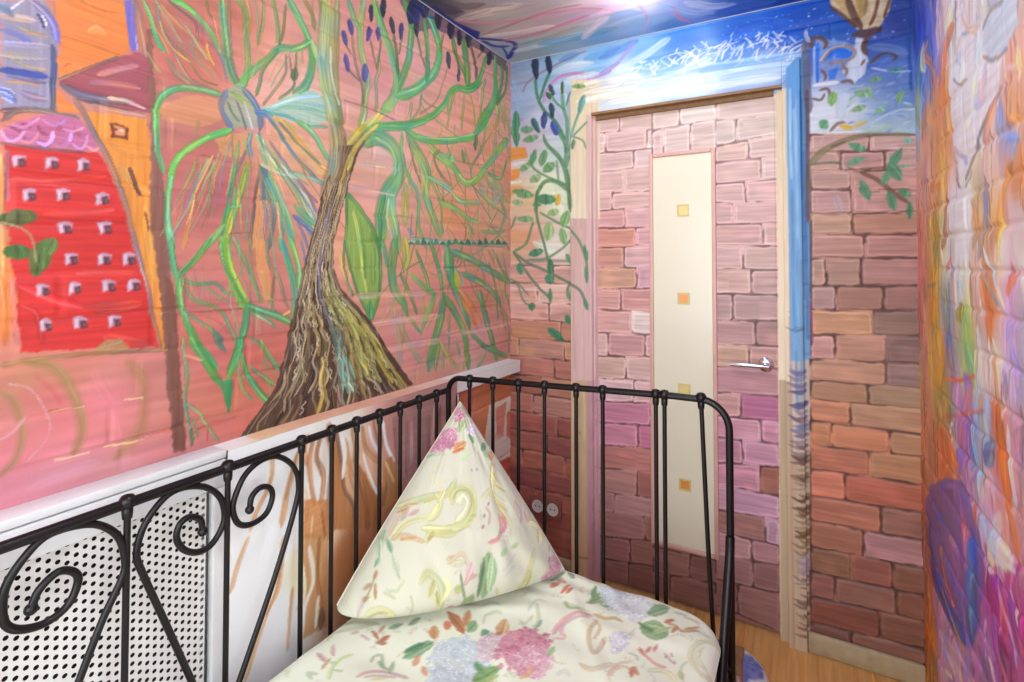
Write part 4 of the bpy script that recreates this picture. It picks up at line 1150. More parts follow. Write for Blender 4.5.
p 6fa070 .92 -1106,1960 -1093,1960 -1075,1957 -1061,1952 -1059,1944 -1068,1935 -1084,1929 -1096,1925 -1108,1925 -1127,1928 -1141,1934 -1143,1942 -1133,1950 -1117,1957
s 6fa070*0.72 68 68 .7 -1097,1929 -1101,1943 -1105,1957
s 6fa070*1.25 120 120 .55 -1078,1931 -1082,1945 -1095,1958
p 5f9a68 .92 -1077,1891 -1073,1885 -1070,1872 -1070,1855 -1076,1838 -1085,1824 -1095,1815 -1101,1813 -1104,1818 -1108,1831 -1107,1849 -1102,1866 -1093,1880 -1083,1888
s 5f9a68*0.72 37 37 .7 -1098,1821 -1089,1852 -1079,1883
s 5f9a68*1.25 51 51 .55 -1091,1818 -1081,1849 -1075,1882
p 6fa070 .92 -1025,1885 -1020,1879 -1015,1866 -1015,1848 -1020,1831 -1030,1818 -1042,1810 -1049,1808 -1053,1814 -1059,1828 -1060,1845 -1054,1862 -1044,1876 -1032,1883
s 6fa070*0.72 36 36 .7 -1046,1816 -1037,1847 -1028,1877
s 6fa070*1.25 65 65 .55 -1037,1813 -1028,1844 -1023,1876
p 6f9f68 .92 -1023,1819 -1013,1823 -997,1825 -983,1824 -977,1816 -978,1803 -986,1791 -992,1783 -1002,1779 -1018,1776 -1032,1778 -1039,1786 -1037,1799 -1029,1811
s 6f9f68*0.72 55 55 .7 -995,1787 -1007,1801 -1020,1815
s 6f9f68*1.25 101 101 .55 -983,1796 -995,1810 -1013,1820
p 8fae78 .92 -1088,1773 -1078,1775 -1063,1775 -1051,1771 -1046,1763 -1050,1753 -1059,1743 -1066,1737 -1075,1735 -1090,1735 -1103,1739 -1107,1747 -1104,1757 -1095,1768
s 8fae78*0.72 51 51 .7 -1068,1741 -1077,1755 -1085,1769
s 8fae78*1.25 92 92 .55 -1055,1747 -1063,1761 -1079,1772
p 4f9060 .92 -1023,1679 -1010,1676 -991,1669 -978,1660 -978,1650 -991,1642 -1010,1637 -1023,1636 -1037,1639 -1056,1646 -1069,1656 -1069,1665 -1056,1673 -1037,1678
s 4f9060*0.72 75 75 .7 -1023,1640 -1023,1658 -1023,1675
s 4f9060*1.25 137 137 .55 -1002,1639 -1002,1656 -1012,1674
p 7aa870 .92 -1144,1827 -1135,1830 -1121,1833 -1109,1832 -1103,1826 -1105,1815 -1113,1804 -1119,1798 -1128,1794 -1142,1791 -1154,1792 -1160,1799 -1158,1809 -1151,1820
s 7aa870*0.72 50 50 .7 -1121,1801 -1132,1812 -1142,1824
s 7aa870*1.25 91 91 .55 -1110,1808 -1120,1820 -1136,1828
p 6a9a68 .92 -1149,1714 -1134,1710 -1114,1703 -1100,1694 -1101,1688 -1115,1684 -1137,1682 -1152,1683 -1166,1687 -1187,1694 -1201,1702 -1200,1709 -1185,1713 -1164,1714
s 6a9a68*0.72 84 84 .7 -1151,1686 -1150,1698 -1149,1710
s 6a9a68*1.25 150 150 .55 -1128,1683 -1127,1695 -1137,1709
p 6a9a68 .92 -1073,1652 -1065,1654 -1053,1655 -1043,1653 -1039,1647 -1042,1638 -1050,1630 -1056,1625 -1064,1623 -1077,1622 -1087,1624 -1091,1630 -1087,1639 -1079,1647
s 6a9a68*0.72 44 44 .7 -1058,1628 -1065,1638 -1071,1649
s 6a9a68*1.25 79 79 .55 -1047,1633 -1054,1644 -1066,1652
p 8fae80 .92 -1166,1665 -1157,1661 -1145,1655 -1138,1647 -1139,1640 -1149,1636 -1163,1634 -1172,1635 -1181,1638 -1193,1645 -1201,1653 -1199,1660 -1189,1664 -1175,1665
s 8fae80*0.72 53 53 .7 -1171,1638 -1169,1650 -1166,1662
s 8fae80*1.25 96 96 .55 -1157,1635 -1155,1647 -1159,1660
p 6a8a68 .92 -874,1913 -872,1909 -869,1902 -869,1891 -871,1880 -875,1872 -880,1866 -884,1864 -886,1867 -889,1875 -890,1886 -888,1897 -883,1905 -878,1911
s 6a8a68*0.72 34 34 .7 -883,1869 -879,1888 -875,1908
s 6a8a68*1.25 38 38 .55 -878,1868 -875,1887 -873,1907
p 7fa060 .92 -861,2158 -851,2155 -837,2150 -828,2144 -828,2140 -837,2137 -851,2136 -862,2137 -872,2140 -886,2145 -896,2151 -896,2156 -886,2158 -872,2159
s 7fa060*0.72 57 57 .7 -862,2139 -862,2147 -862,2156
s 7fa060*1.25 98 98 .55 -846,2136 -846,2145 -854,2155
p 6a9a70 .92 -1230,2026 -1223,2025 -1211,2020 -1200,2011 -1193,1999 -1191,1986 -1193,1976 -1197,1971 -1203,1972 -1215,1977 -1227,1986 -1234,1998 -1236,2011 -1233,2021
s 6a9a70*0.72 35 35 .7 -1200,1977 -1213,1999 -1227,2020
s 6a9a70*1.25 55 55 .55 -1192,1980 -1205,2002 -1223,2022
p e8b040 .92 -959,1675 -955,1672 -950,1663 -948,1651 -951,1639 -957,1630 -965,1624 -970,1622 -974,1626 -979,1634 -981,1646 -979,1658 -972,1668 -965,1674
s e8b040*0.72 35 35 .7 -969,1627 -965,1649 -961,1670
s e8b040*1.25 48 48 .55 -962,1626 -958,1647 -957,1669
p e8c060 .92 -980,1676 -976,1675 -970,1672 -966,1667 -966,1662 -970,1658 -976,1656 -980,1655 -984,1656 -989,1660 -993,1664 -993,1669 -989,1673 -984,1675
s e8c060*0.72 35 35 .7 -980,1657 -980,1666 -980,1674
s e8c060*1.25 41 41 .55 -973,1657 -973,1665 -977,1674
s 5a7a50 151 151 .9 -1068,1701 -1068,1580 -1034,1458 -1002,1338
s 5f8058 152 152 .85 -1088,1556 -1123,1460 -1193,1418
s 5a7a58 161 161 .9 -1193,1418 -1109,1362 -1041,1338 -924,1285 -849,1246 -819,1178
s 5a7a58 148 148 .9 -1193,1418 -1082,1277 -1002,1207
s 5f8a60 139 139 .85 -892,1478 -949,1427 -1028,1386 -1123,1380
s 5f8a60 136 136 .9 -1054,1597 -949,1539 -898,1514 -849,1454 -818,1362 -819,1281
s 6a8060 125 125 .85 -1250,1299 -1178,1275 -1137,1190 -1095,1167
s 6a8060 124 124 .8 -1178,1281 -1109,1216
s 5a7a50 144 144 .85 -899,1286 -918,1244 -905,1210
s 7a9070 137 137 .8 -1264,1274 -1235,1112 -1221,964
s 5f8058 134 134 .8 -1178,1585 -1207,1524
p 4f8a60 .92 -1021,1680 -1006,1677 -986,1669 -973,1658 -973,1648 -986,1639 -1006,1633 -1021,1632 -1035,1635 -1056,1643 -1070,1654 -1070,1664 -1056,1673 -1035,1679
s 4f8a60*0.72 80 80 .7 -1021,1637 -1021,1656 -1021,1675
s 4f8a60*1.25 147 147 .55 -998,1635 -998,1655 -1009,1675
p 6fa068 .92 -1129,1586 -1117,1584 -1099,1579 -1087,1572 -1087,1565 -1099,1559 -1117,1555 -1129,1554 -1142,1556 -1160,1562 -1172,1568 -1172,1576 -1160,1582 -1142,1585
s 6fa068*0.72 71 71 .7 -1129,1557 -1129,1570 -1129,1583
s 6fa068*1.25 128 128 .55 -1109,1557 -1109,1569 -1119,1583
p 6fa068 .92 -1129,1697 -1116,1695 -1097,1689 -1084,1682 -1084,1675 -1097,1669 -1116,1666 -1129,1665 -1143,1667 -1162,1673 -1175,1680 -1175,1688 -1162,1693 -1143,1696
s 6fa068*0.72 76 76 .7 -1129,1668 -1129,1681 -1129,1694
s 6fa068*1.25 135 135 .55 -1108,1667 -1108,1680 -1119,1693
p 8fb470 .92 -993,1611 -983,1611 -970,1608 -960,1604 -958,1596 -964,1588 -975,1581 -983,1578 -992,1578 -1006,1580 -1016,1585 -1018,1592 -1012,1600 -1001,1607
s 8fb470*0.72 49 49 .7 -984,1581 -988,1594 -992,1607
s 8fb470*1.25 90 90 .55 -971,1584 -974,1597 -985,1609
p 8fb470 .92 -1006,1556 -999,1551 -989,1537 -983,1518 -985,1498 -994,1481 -1007,1470 -1015,1466 -1022,1471 -1032,1485 -1038,1504 -1036,1524 -1027,1542 -1014,1553
s 8fb470*0.72 45 45 .7 -1014,1475 -1010,1511 -1007,1547
s 8fb470*1.25 83 83 .55 -1002,1474 -998,1510 -1001,1547
p 7fae68 .92 -915,1599 -910,1593 -906,1579 -906,1562 -912,1546 -924,1533 -937,1526 -945,1525 -950,1531 -954,1544 -954,1561 -947,1578 -935,1591 -923,1598
s 7fae68*0.72 37 37 .7 -942,1532 -930,1562 -918,1591
s 7fae68*1.25 69 69 .55 -932,1529 -920,1558 -913,1590
p 7fae68 .92 -948,1525 -942,1522 -932,1512 -924,1497 -920,1479 -923,1463 -928,1450 -933,1446 -939,1449 -949,1459 -957,1474 -960,1492 -958,1509 -952,1521
s 7fae68*0.72 34 34 .7 -934,1454 -940,1485 -946,1517
s 7fae68*1.25 57 57 .55 -926,1455 -932,1487 -942,1518
p 3f8a60 .92 -1080,1433 -1069,1433 -1051,1432 -1038,1426 -1036,1418 -1044,1408 -1059,1399 -1069,1395 -1081,1394 -1098,1396 -1112,1401 -1114,1409 -1106,1419 -1091,1428
s 3f8a60*0.72 64 64 .7 -1070,1399 -1075,1414 -1079,1429
s 3f8a60*1.25 117 117 .55 -1053,1403 -1057,1418 -1070,1431
p 3f8a60 .92 -1166,1366 -1161,1364 -1152,1358 -1144,1347 -1140,1334 -1141,1322 -1145,1313 -1149,1309 -1154,1310 -1163,1317 -1171,1327 -1175,1340 -1174,1352 -1170,1362
s 3f8a60*0.72 37 37 .7 -1150,1314 -1157,1337 -1164,1360
s 3f8a60*1.25 49 49 .55 -1143,1316 -1150,1339 -1161,1361
p 2f7a50 .92 -1001,1388 -997,1384 -991,1373 -986,1358 -986,1341 -991,1326 -997,1315 -1002,1312 -1006,1315 -1012,1326 -1017,1341 -1017,1358 -1012,1374 -1006,1384
s 2f7a50*0.72 35 35 .7 -1002,1319 -1002,1350 -1001,1380
s 2f7a50*1.25 47 47 .55 -994,1319 -994,1350 -998,1380
p 3f8a60 .92 -1015,1317 -1008,1317 -996,1313 -986,1305 -982,1294 -984,1282 -990,1273 -996,1268 -1003,1268 -1015,1272 -1025,1280 -1029,1291 -1027,1302 -1021,1312
s 3f8a60*0.72 38 38 .7 -998,1273 -1006,1292 -1013,1312
s 3f8a60*1.25 70 70 .55 -988,1276 -996,1296 -1008,1314
p 6a9a68 .92 -924,1408 -919,1407 -911,1402 -903,1393 -897,1382 -895,1370 -896,1361 -899,1357 -903,1358 -911,1363 -919,1372 -925,1384 -927,1395 -926,1404
s 6a9a68*0.72 33 33 .7 -901,1362 -911,1383 -921,1403
s 6a9a68*1.25 38 38 .55 -896,1365 -906,1385 -919,1404
p 6a9a68 .92 -919,1247 -915,1246 -907,1241 -899,1232 -894,1220 -894,1208 -896,1199 -899,1195 -904,1197 -912,1202 -919,1211 -924,1223 -925,1234 -922,1244
s 6a9a68*0.72 33 33 .7 -901,1201 -909,1221 -917,1242
s 6a9a68*1.25 41 41 .55 -895,1203 -903,1223 -914,1243
p 3f7a50 .92 -1095,1184 -1090,1183 -1082,1178 -1077,1170 -1077,1161 -1082,1154 -1090,1148 -1095,1146 -1101,1147 -1109,1152 -1114,1160 -1114,1169 -1109,1177 -1101,1182
s 3f7a50*0.72 36 36 .7 -1095,1150 -1095,1165 -1095,1181
s 3f7a50*1.25 57 57 .55 -1087,1150 -1087,1165 -1091,1181
p 2f8a58 .92 -923,1135 -918,1135 -909,1131 -902,1124 -898,1115 -899,1105 -902,1096 -906,1092 -911,1093 -920,1096 -927,1103 -931,1113 -931,1123 -927,1132
s 2f8a58*0.72 34 34 .7 -908,1097 -915,1114 -921,1131
s 2f8a58*1.25 49 49 .55 -901,1099 -908,1117 -918,1132
p 2f8058 .92 -1015,1074 -1008,1075 -991,1073 -971,1065 -952,1052 -939,1037 -933,1023 -932,1016 -940,1015 -956,1017 -976,1024 -995,1037 -1008,1053 -1015,1067
s 2f8058*0.72 33 33 .7 -940,1022 -973,1045 -1007,1068
s 2f8058*1.25 56 56 .55 -935,1028 -968,1051 -1004,1071
p 4f8a58 .92 -1002,1252 -998,1249 -994,1240 -990,1226 -990,1212 -994,1198 -998,1189 -1002,1185 -1005,1189 -1010,1198 -1013,1211 -1013,1226 -1010,1239 -1005,1249
s 4f8a58*0.72 35 35 .7 -1002,1192 -1002,1219 -1002,1245
s 4f8a58*1.25 40 40 .55 -997,1192 -996,1219 -999,1245
p 4f8a60 .92 -829,1446 -825,1443 -820,1433 -814,1418 -811,1400 -811,1385 -813,1373 -815,1369 -818,1372 -824,1382 -829,1398 -833,1415 -833,1431 -831,1442
s 4f8a60*0.72 32 32 .7 -816,1377 -822,1408 -827,1438
s 4f8a60*1.25 37 37 .55 -812,1377 -817,1408 -825,1439
p 4f8a60 .92 -831,1218 -827,1216 -820,1209 -814,1199 -811,1186 -810,1174 -812,1165 -815,1161 -818,1163 -825,1170 -831,1180 -835,1193 -835,1205 -833,1214
s 4f8a60*0.72 32 32 .7 -816,1167 -823,1190 -829,1212
s 4f8a60*1.25 37 37 .55 -811,1168 -818,1191 -827,1213
p 5a9068 .92 -822,1355 -819,1351 -814,1340 -810,1325 -808,1308 -810,1292 -813,1281 -815,1277 -818,1280 -823,1291 -827,1306 -829,1323 -827,1339 -824,1350
s 5a9068*0.72 32 32 .7 -816,1285 -818,1316 -821,1347
s 5a9068*1.25 37 37 .55 -811,1285 -814,1316 -819,1347
D 137,2031 316,1805
p b8c4e8 .55 46,2183 68,2164 164,2126 192,2140 203,2057 157,1978 41,1983
s 6f90b8 44 44 .8 -72,2002 -33,2047 6,2099
p d5dcee .95 167,2148 192,2137 200,2057 193,2014 157,1986 125,2032 159,2093
p dfe4f2 .95 22,1945 135,1928 131,1868 99,1824 21,1834
p cfdcf0 .7 101,1974 146,1953 128,1855 106,1872
s 1f6ae0 155 155 .9 53,2149 50,2074 50,2010
s b0c0e8 93 93 .9 43,2140 41,2076 41,2006
s 1f6ae0 293 293 .95 72,2087 102,2110 145,2099
s 1f6ae0 215 215 .95 111,2091 145,2088 154,2094
p 3a7ae0 .95 86,2044 116,2059 105,2012 86,2010
s a08078 118 118 .9 62,2078 97,2120 140,2123 164,2098 149,2073 87,2070
s e4dce4 74 74 .9 57,2084 92,2124 136,2128
s 6b4038 155 155 .95 28,2143 36,2170 63,2167 80,2146 73,2128
s 6b4038 210 210 .9 28,2160 35,2141
s 7a5048 119 119 .9 62,2055 76,2029 71,2012
s 8a6a60 115 115 .9 125,2066 139,2035 134,2019
s 6b4a40 135 135 .9 120,1998 148,1999 157,1986
s 6b4a40 111 111 .9 56,1980 81,1982 90,1952
s 6b4a40 110 110 .9 33,1955 61,1945 71,1966
s f0ecf0 144 144 .9 36,2001 76,2000 115,1999
p d8c0a0 1 90,2309 273,2263 259,2206 234,2167 193,2168 169,2176 142,2216 99,2267
p b8975a .9 166,2284 194,2277 190,2217 177,2208
p c8a878 .9 99,2301 143,2290 160,2212 137,2235
s 5a3a35 252 252 .95 143,2290 161,2229 183,2173
s 6a4030 122 122 .95 233,2268 221,2209 207,2179
s 6a4030 120 120 .95 266,2259 248,2197
s 5c3a30 146 146 .95 92,2274 142,2219 167,2182
s 8a6840 147 147 .8 199,2271 193,2221
s e8dcd0 151 151 .8 249,2258 234,2212
s 5a3a38 319 319 .95 160,2158 197,2156 243,2163
s 5a3a38 205 205 .95 206,2154 189,2110 198,2080
s 7a5548 131 131 .9 191,2064 182,2049
s 5a4038 120 120 .9 209,2050 232,2070 259,2076 281,2058 270,2048
s 3f5fb8 297 297 .6 224,2130 264,2111 308,2107
s 5a78d0 304 304 .7 223,2031 255,2058
s 1a4a9a 107 107 .8 319,2241 314,2133 319,1937
s 8aa0d0 320 320 .5 206,2106 264,2089 308,2064
s c8d4f0 66 66 .8 209,2033 263,2012 320,2002
s d8e0f4 103 103 .8 222,1850 275,1875 331,1873
s e8ecf4 105 105 .9 30,1833 111,1823 189,1818
p 7fb060 .92 99,1973 103,1968 108,1959 110,1946 108,1934 102,1924 95,1919 90,1918 87,1922 82,1932 80,1944 82,1956 88,1966 95,1971
s 7fb060*0.72 24 24 .7 91,1923 95,1945 98,1967
s 7fb060*1.25 44 44 .55 98,1921 101,1943 102,1966
p 6fa070 .92 220,2001 226,2001 235,1999 241,1996 242,1991 237,1987 230,1983 224,1981 218,1981 210,1982 204,1986 203,1990 207,1995 215,1999
s 6fa070*0.72 32 32 .7 224,1983 222,1991 221,1999
s 6fa070*1.25 60 60 .55 233,1984 231,1992 225,1999
p 7aa878 .92 188,1960 196,1957 207,1951 215,1945 214,1941 206,1939 195,1939 186,1940 178,1944 167,1949 160,1955 160,1960 168,1962 180,1961
s 7aa878*0.72 46 46 .7 187,1942 187,1950 188,1958
s 7aa878*1.25 84 84 .55 199,1939 200,1947 194,1957
p 4f8a80 .92 276,2021 283,2020 292,2018 299,2015 299,2013 293,2010 284,2008 277,2008 270,2008 260,2010 253,2013 253,2016 259,2018 269,2020
s 4f8a80*0.72 38 38 .7 277,2009 276,2014 276,2019
s 4f8a80*1.25 73 73 .55 288,2009 287,2014 281,2019
p 7fae68 .92 297,1941 298,1938 298,1930 297,1920 293,1911 288,1904 282,1900 279,1900 278,1903 278,1911 279,1921 283,1930 289,1937 294,1941
s 7fae68*0.72 21 21 .7 281,1904 288,1921 295,1937
s 7fae68*1.25 25 25 .55 284,1901 291,1918 297,1936
p 8fb898 .92 199,1971 204,1969 212,1963 217,1957 216,1951 211,1946 204,1943 199,1943 194,1945 186,1950 181,1957 181,1963 186,1968 194,1970
s 8fb898*0.72 29 29 .7 199,1946 199,1957 199,1968
s 8fb898*1.25 54 54 .55 207,1944 207,1955 203,1967
p 5fa070 .92 79,1870 81,1864 83,1855 82,1846 78,1840 70,1839 62,1841 58,1843 55,1849 53,1858 54,1867 59,1873 66,1874 74,1872
s 5fa070*0.72 29 29 .7 60,1846 68,1857 77,1867
s 5fa070*1.25 53 53 .55 65,1840 74,1850 79,1864
p 7fa878 .92 170,1910 177,1910 187,1910 194,1907 195,1903 190,1897 182,1892 176,1889 170,1888 160,1888 153,1891 152,1895 156,1901 165,1907
s 7fa878*0.72 36 36 .7 176,1891 173,1899 171,1907
s 7fa878*1.25 69 69 .55 185,1894 183,1902 176,1909
p 8fc0a0 .92 226,1895 230,1897 237,1898 243,1897 246,1892 245,1885 242,1877 239,1873 235,1871 228,1870 222,1871 219,1876 220,1883 223,1891
s 8fc0a0*0.72 26 26 .7 238,1875 233,1884 227,1893
s 8fc0a0*1.25 50 50 .55 244,1880 238,1889 230,1895
p 8ab888 .92 186,1953 193,1950 204,1944 211,1939 211,1935 203,1933 192,1933 184,1935 176,1938 166,1943 158,1949 159,1953 167,1954 178,1954
s 8ab888*0.72 44 44 .7 184,1936 185,1944 186,1951
s 8ab888*1.25 80 80 .55 196,1933 197,1940 192,1949
s e8b830 269 269 .95 120,1844 150,1834
s d8b060 175 175 .9 156,1838 195,1848
s 8a6a50 142 142 .9 88,1830 111,1854 131,1855
s a8c0b0 276 276 .6 183,1822 221,1823 264,1825
k c79a90 25,1827 203,1806 203,1747 24,1762
k c8a098 203,1806 355,1787 354,1734 203,1747
k c4968c 24,1762 116,1755 115,1687 24,1694
k bf8f88 116,1755 244,1744 244,1677 115,1687
k c09890 244,1744 354,1734 353,1669 244,1677
k c3958a 24,1694 147,1685 146,1618 23,1629
k c08e84 147,1685 353,1669 352,1600 146,1618
k c2928a 23,1629 149,1618 148,1536 22,1540
k bf8a84 149,1618 352,1600 351,1531 148,1536
k c2937a 22,1540 149,1536 149,1463 21,1466
k b8806a 149,1536 351,1531 350,1457 149,1463
k bd8578 21,1466 184,1462 183,1381 20,1382
k b77c72 184,1462 350,1457 349,1380 183,1381
k b58a78 20,1382 69,1382 68,1282 19,1281
k b08070 69,1382 172,1381 171,1285 68,1282
k b37a72 172,1381 349,1380 348,1291 171,1285
k b08482 19,1281 98,1283 97,1200 18,1197
k a87260 98,1283 234,1287 233,1204 97,1200
k 98685e 234,1287 348,1291 347,1208 233,1204
k c88a62 18,1197 204,1203 202,1118 17,1108
k 8f6a5c 204,1203 347,1208 345,1126 202,1118
k c08078 17,1108 93,1112 91,1025 16,1023
k b88068 93,1112 239,1120 237,1030 91,1025
k 85605a 239,1120 345,1126 344,1034 237,1030
k b88264 16,1023 237,1030 236,951 15,948
k 96706a 237,1030 344,1034 343,953 236,951
k b07a58 15,948 186,951 185,881 14,878
k a07a5c 186,951 343,953 342,885 185,881
k c87a55 14,878 134,880 133,804 13,803
k b5805f 134,880 342,885 340,806 133,804
k c07850 13,803 77,804 76,721 12,719
k cc7a52 77,804 245,805 244,726 76,721
k b07a55 245,805 340,806 339,729 244,726
k b8684a 12,719 186,724 185,638 11,634
k b87a50 186,724 339,729 338,641 185,638
k cc7050 11,634 116,636 115,544 10,539
k b25a40 116,636 338,641 337,553 115,544
k b0654a 10,539 217,548 215,458 9,451
k 8f5a48 217,548 337,553 335,461 215,458
k a06048 9,451 167,456 165,367 8,360
k a87070 167,456 335,461 334,375 165,367
k 8a5a40 8,360 130,366 129,278 7,275
k 905040 130,366 247,371 246,282 129,278
k 84503c 247,371 334,375 333,285 246,282
k 8a5248 7,275 81,277 79,192 6,189
k 8a5848 81,277 254,283 253,199 79,192
k 804a38 254,283 333,285 331,202 253,199
k 7f4434 6,189 208,197 207,108 5,98
k 7d4a38 208,197 331,202 330,114 207,108
k 7a4a40 5,98 126,104 126,42 4,32
k 80503f 126,104 330,114 329,59 126,42
s 8a7a58 314 140 .95 19,1712 58,1756 122,1789 183,1802 263,1797 330,1787
s 7f8a68 250 250 .8 18,1712 19,1670 15,1616
s 55704f 89 89 .85 28,1718 81,1719 121,1712
s 6a4a40 88 88 .8 87,1773 133,1788
s 7a4a3a 168 168 .95 173,1678 219,1648 260,1606 304,1564
s 8a6a58 102 102 .9 171,1688 241,1688 303,1686
s 8a7a60 97 97 .9 132,1701 170,1678
s 7a6a50 68 68 .8 186,1604 229,1605
p 5f9f78 .92 170,1779 178,1773 187,1764 193,1754 191,1749 182,1747 170,1750 162,1752 155,1758 145,1768 139,1777 141,1783 150,1784 162,1782
s 5f9f78*0.72 48 48 .7 163,1755 166,1766 170,1776
s 5f9f78*1.25 85 85 .55 175,1748 178,1759 176,1773
p 5f9f78 .92 157,1729 165,1730 177,1731 185,1729 187,1723 181,1716 171,1710 163,1706 155,1704 143,1704 134,1706 133,1711 139,1718 149,1725
s 5f9f78*0.72 46 46 .7 163,1708 160,1717 157,1726
s 5f9f78*1.25 88 88 .55 175,1712 172,1721 163,1728
p 4f9068 .92 173,1650 178,1648 187,1641 195,1628 201,1612 203,1597 201,1584 199,1579 194,1581 185,1588 176,1600 171,1616 169,1632 171,1644
s 4f9068*0.72 23 23 .7 196,1586 186,1614 176,1643
s 4f9068*1.25 43 43 .55 202,1589 192,1617 179,1644
p 4f9068 .92 292,1746 293,1740 292,1727 286,1712 278,1697 267,1687 257,1682 252,1682 252,1688 253,1701 258,1716 267,1731 278,1741 287,1746
s 4f9068*0.72 22 22 .7 256,1688 272,1714 288,1740
s 4f9068*1.25 41 41 .55 261,1684 277,1710 290,1738
p 4f8f68 .92 252,1703 257,1702 267,1697 278,1686 285,1672 289,1656 288,1643 287,1637 281,1637 271,1642 261,1652 253,1667 249,1683 250,1697
s 4f8f68*0.72 26 26 .7 283,1643 269,1669 255,1696
s 4f8f68*1.25 49 49 .55 289,1648 275,1674 258,1698
p 5a9a70 .92 256,1678 258,1673 259,1663 258,1651 253,1640 246,1631 239,1627 235,1627 233,1631 232,1641 233,1653 238,1664 245,1673 252,1677
s 5a9a70*0.72 20 20 .7 237,1632 245,1652 254,1672
s 5a9a70*1.25 36 36 .55 242,1629 250,1649 256,1671
p 4f9068 .92 253,1608 257,1606 265,1598 271,1585 274,1570 273,1555 270,1544 267,1539 262,1542 255,1550 249,1563 246,1578 247,1593 250,1604
s 4f9068*0.72 22 22 .7 266,1546 260,1574 254,1601
s 4f9068*1.25 41 41 .55 271,1548 266,1575 257,1602
p 4f9068 .92 300,1609 305,1605 311,1597 314,1588 312,1583 305,1581 296,1583 291,1585 286,1589 280,1598 277,1606 279,1612 286,1613 295,1612
s 4f9068*0.72 34 34 .7 292,1587 295,1597 299,1607
s 4f9068*1.25 62 62 .55 300,1582 304,1592 304,1604
p 4a8a5c .92 309,1570 311,1567 315,1558 317,1546 317,1532 314,1520 311,1512 308,1509 305,1512 302,1521 299,1533 300,1547 302,1559 306,1567
s 4a8a5c*0.72 19 19 .7 308,1515 308,1539 309,1564
s 4a8a5c*1.25 27 27 .55 312,1515 312,1539 311,1563
p 7ac0a8 .92 308,1781 311,1779 315,1775 317,1770 316,1766 313,1763 308,1761 305,1761 302,1763 299,1767 297,1772 297,1777 301,1780 305,1781
s 7ac0a8*0.72 19 19 .7 305,1763 307,1771 308,1779
s 7ac0a8*1.25 30 30 .55 310,1762 311,1770 310,1778
p 6fae90 .92 293,1692 297,1691 302,1689 305,1687 305,1684 302,1683 296,1682 293,1681 289,1682 283,1684 280,1687 280,1689 283,1691 289,1691
s 6fae90*0.72 21 21 .7 293,1682 293,1687 293,1691
s 6fae90*1.25 40 40 .55 299,1682 299,1686 296,1690
s c89a98 170 170 .6 180,1585 191,1565 185,1539
s b8a0b8 356 356 .5 102,1597 113,1543
s d8b0a8 100 100 .7 58,1776 68,1809 82,1814
s d8b0a8 92 92 .7 45,1600 47,1546
s 6a6680 311 311 .9 10,2164 17,2080 18,1986 25,1909
s e8dce4 151 151 .9 16,2207 18,2180 28,2160
s 5a4658 156 156 .9 17,1988 18,1849 15,1698 14,1513
s 5a4858 93 93 .85 25,1518 21,1233
s 8a3860 124 124 .8 21,1233 22,1073
"""
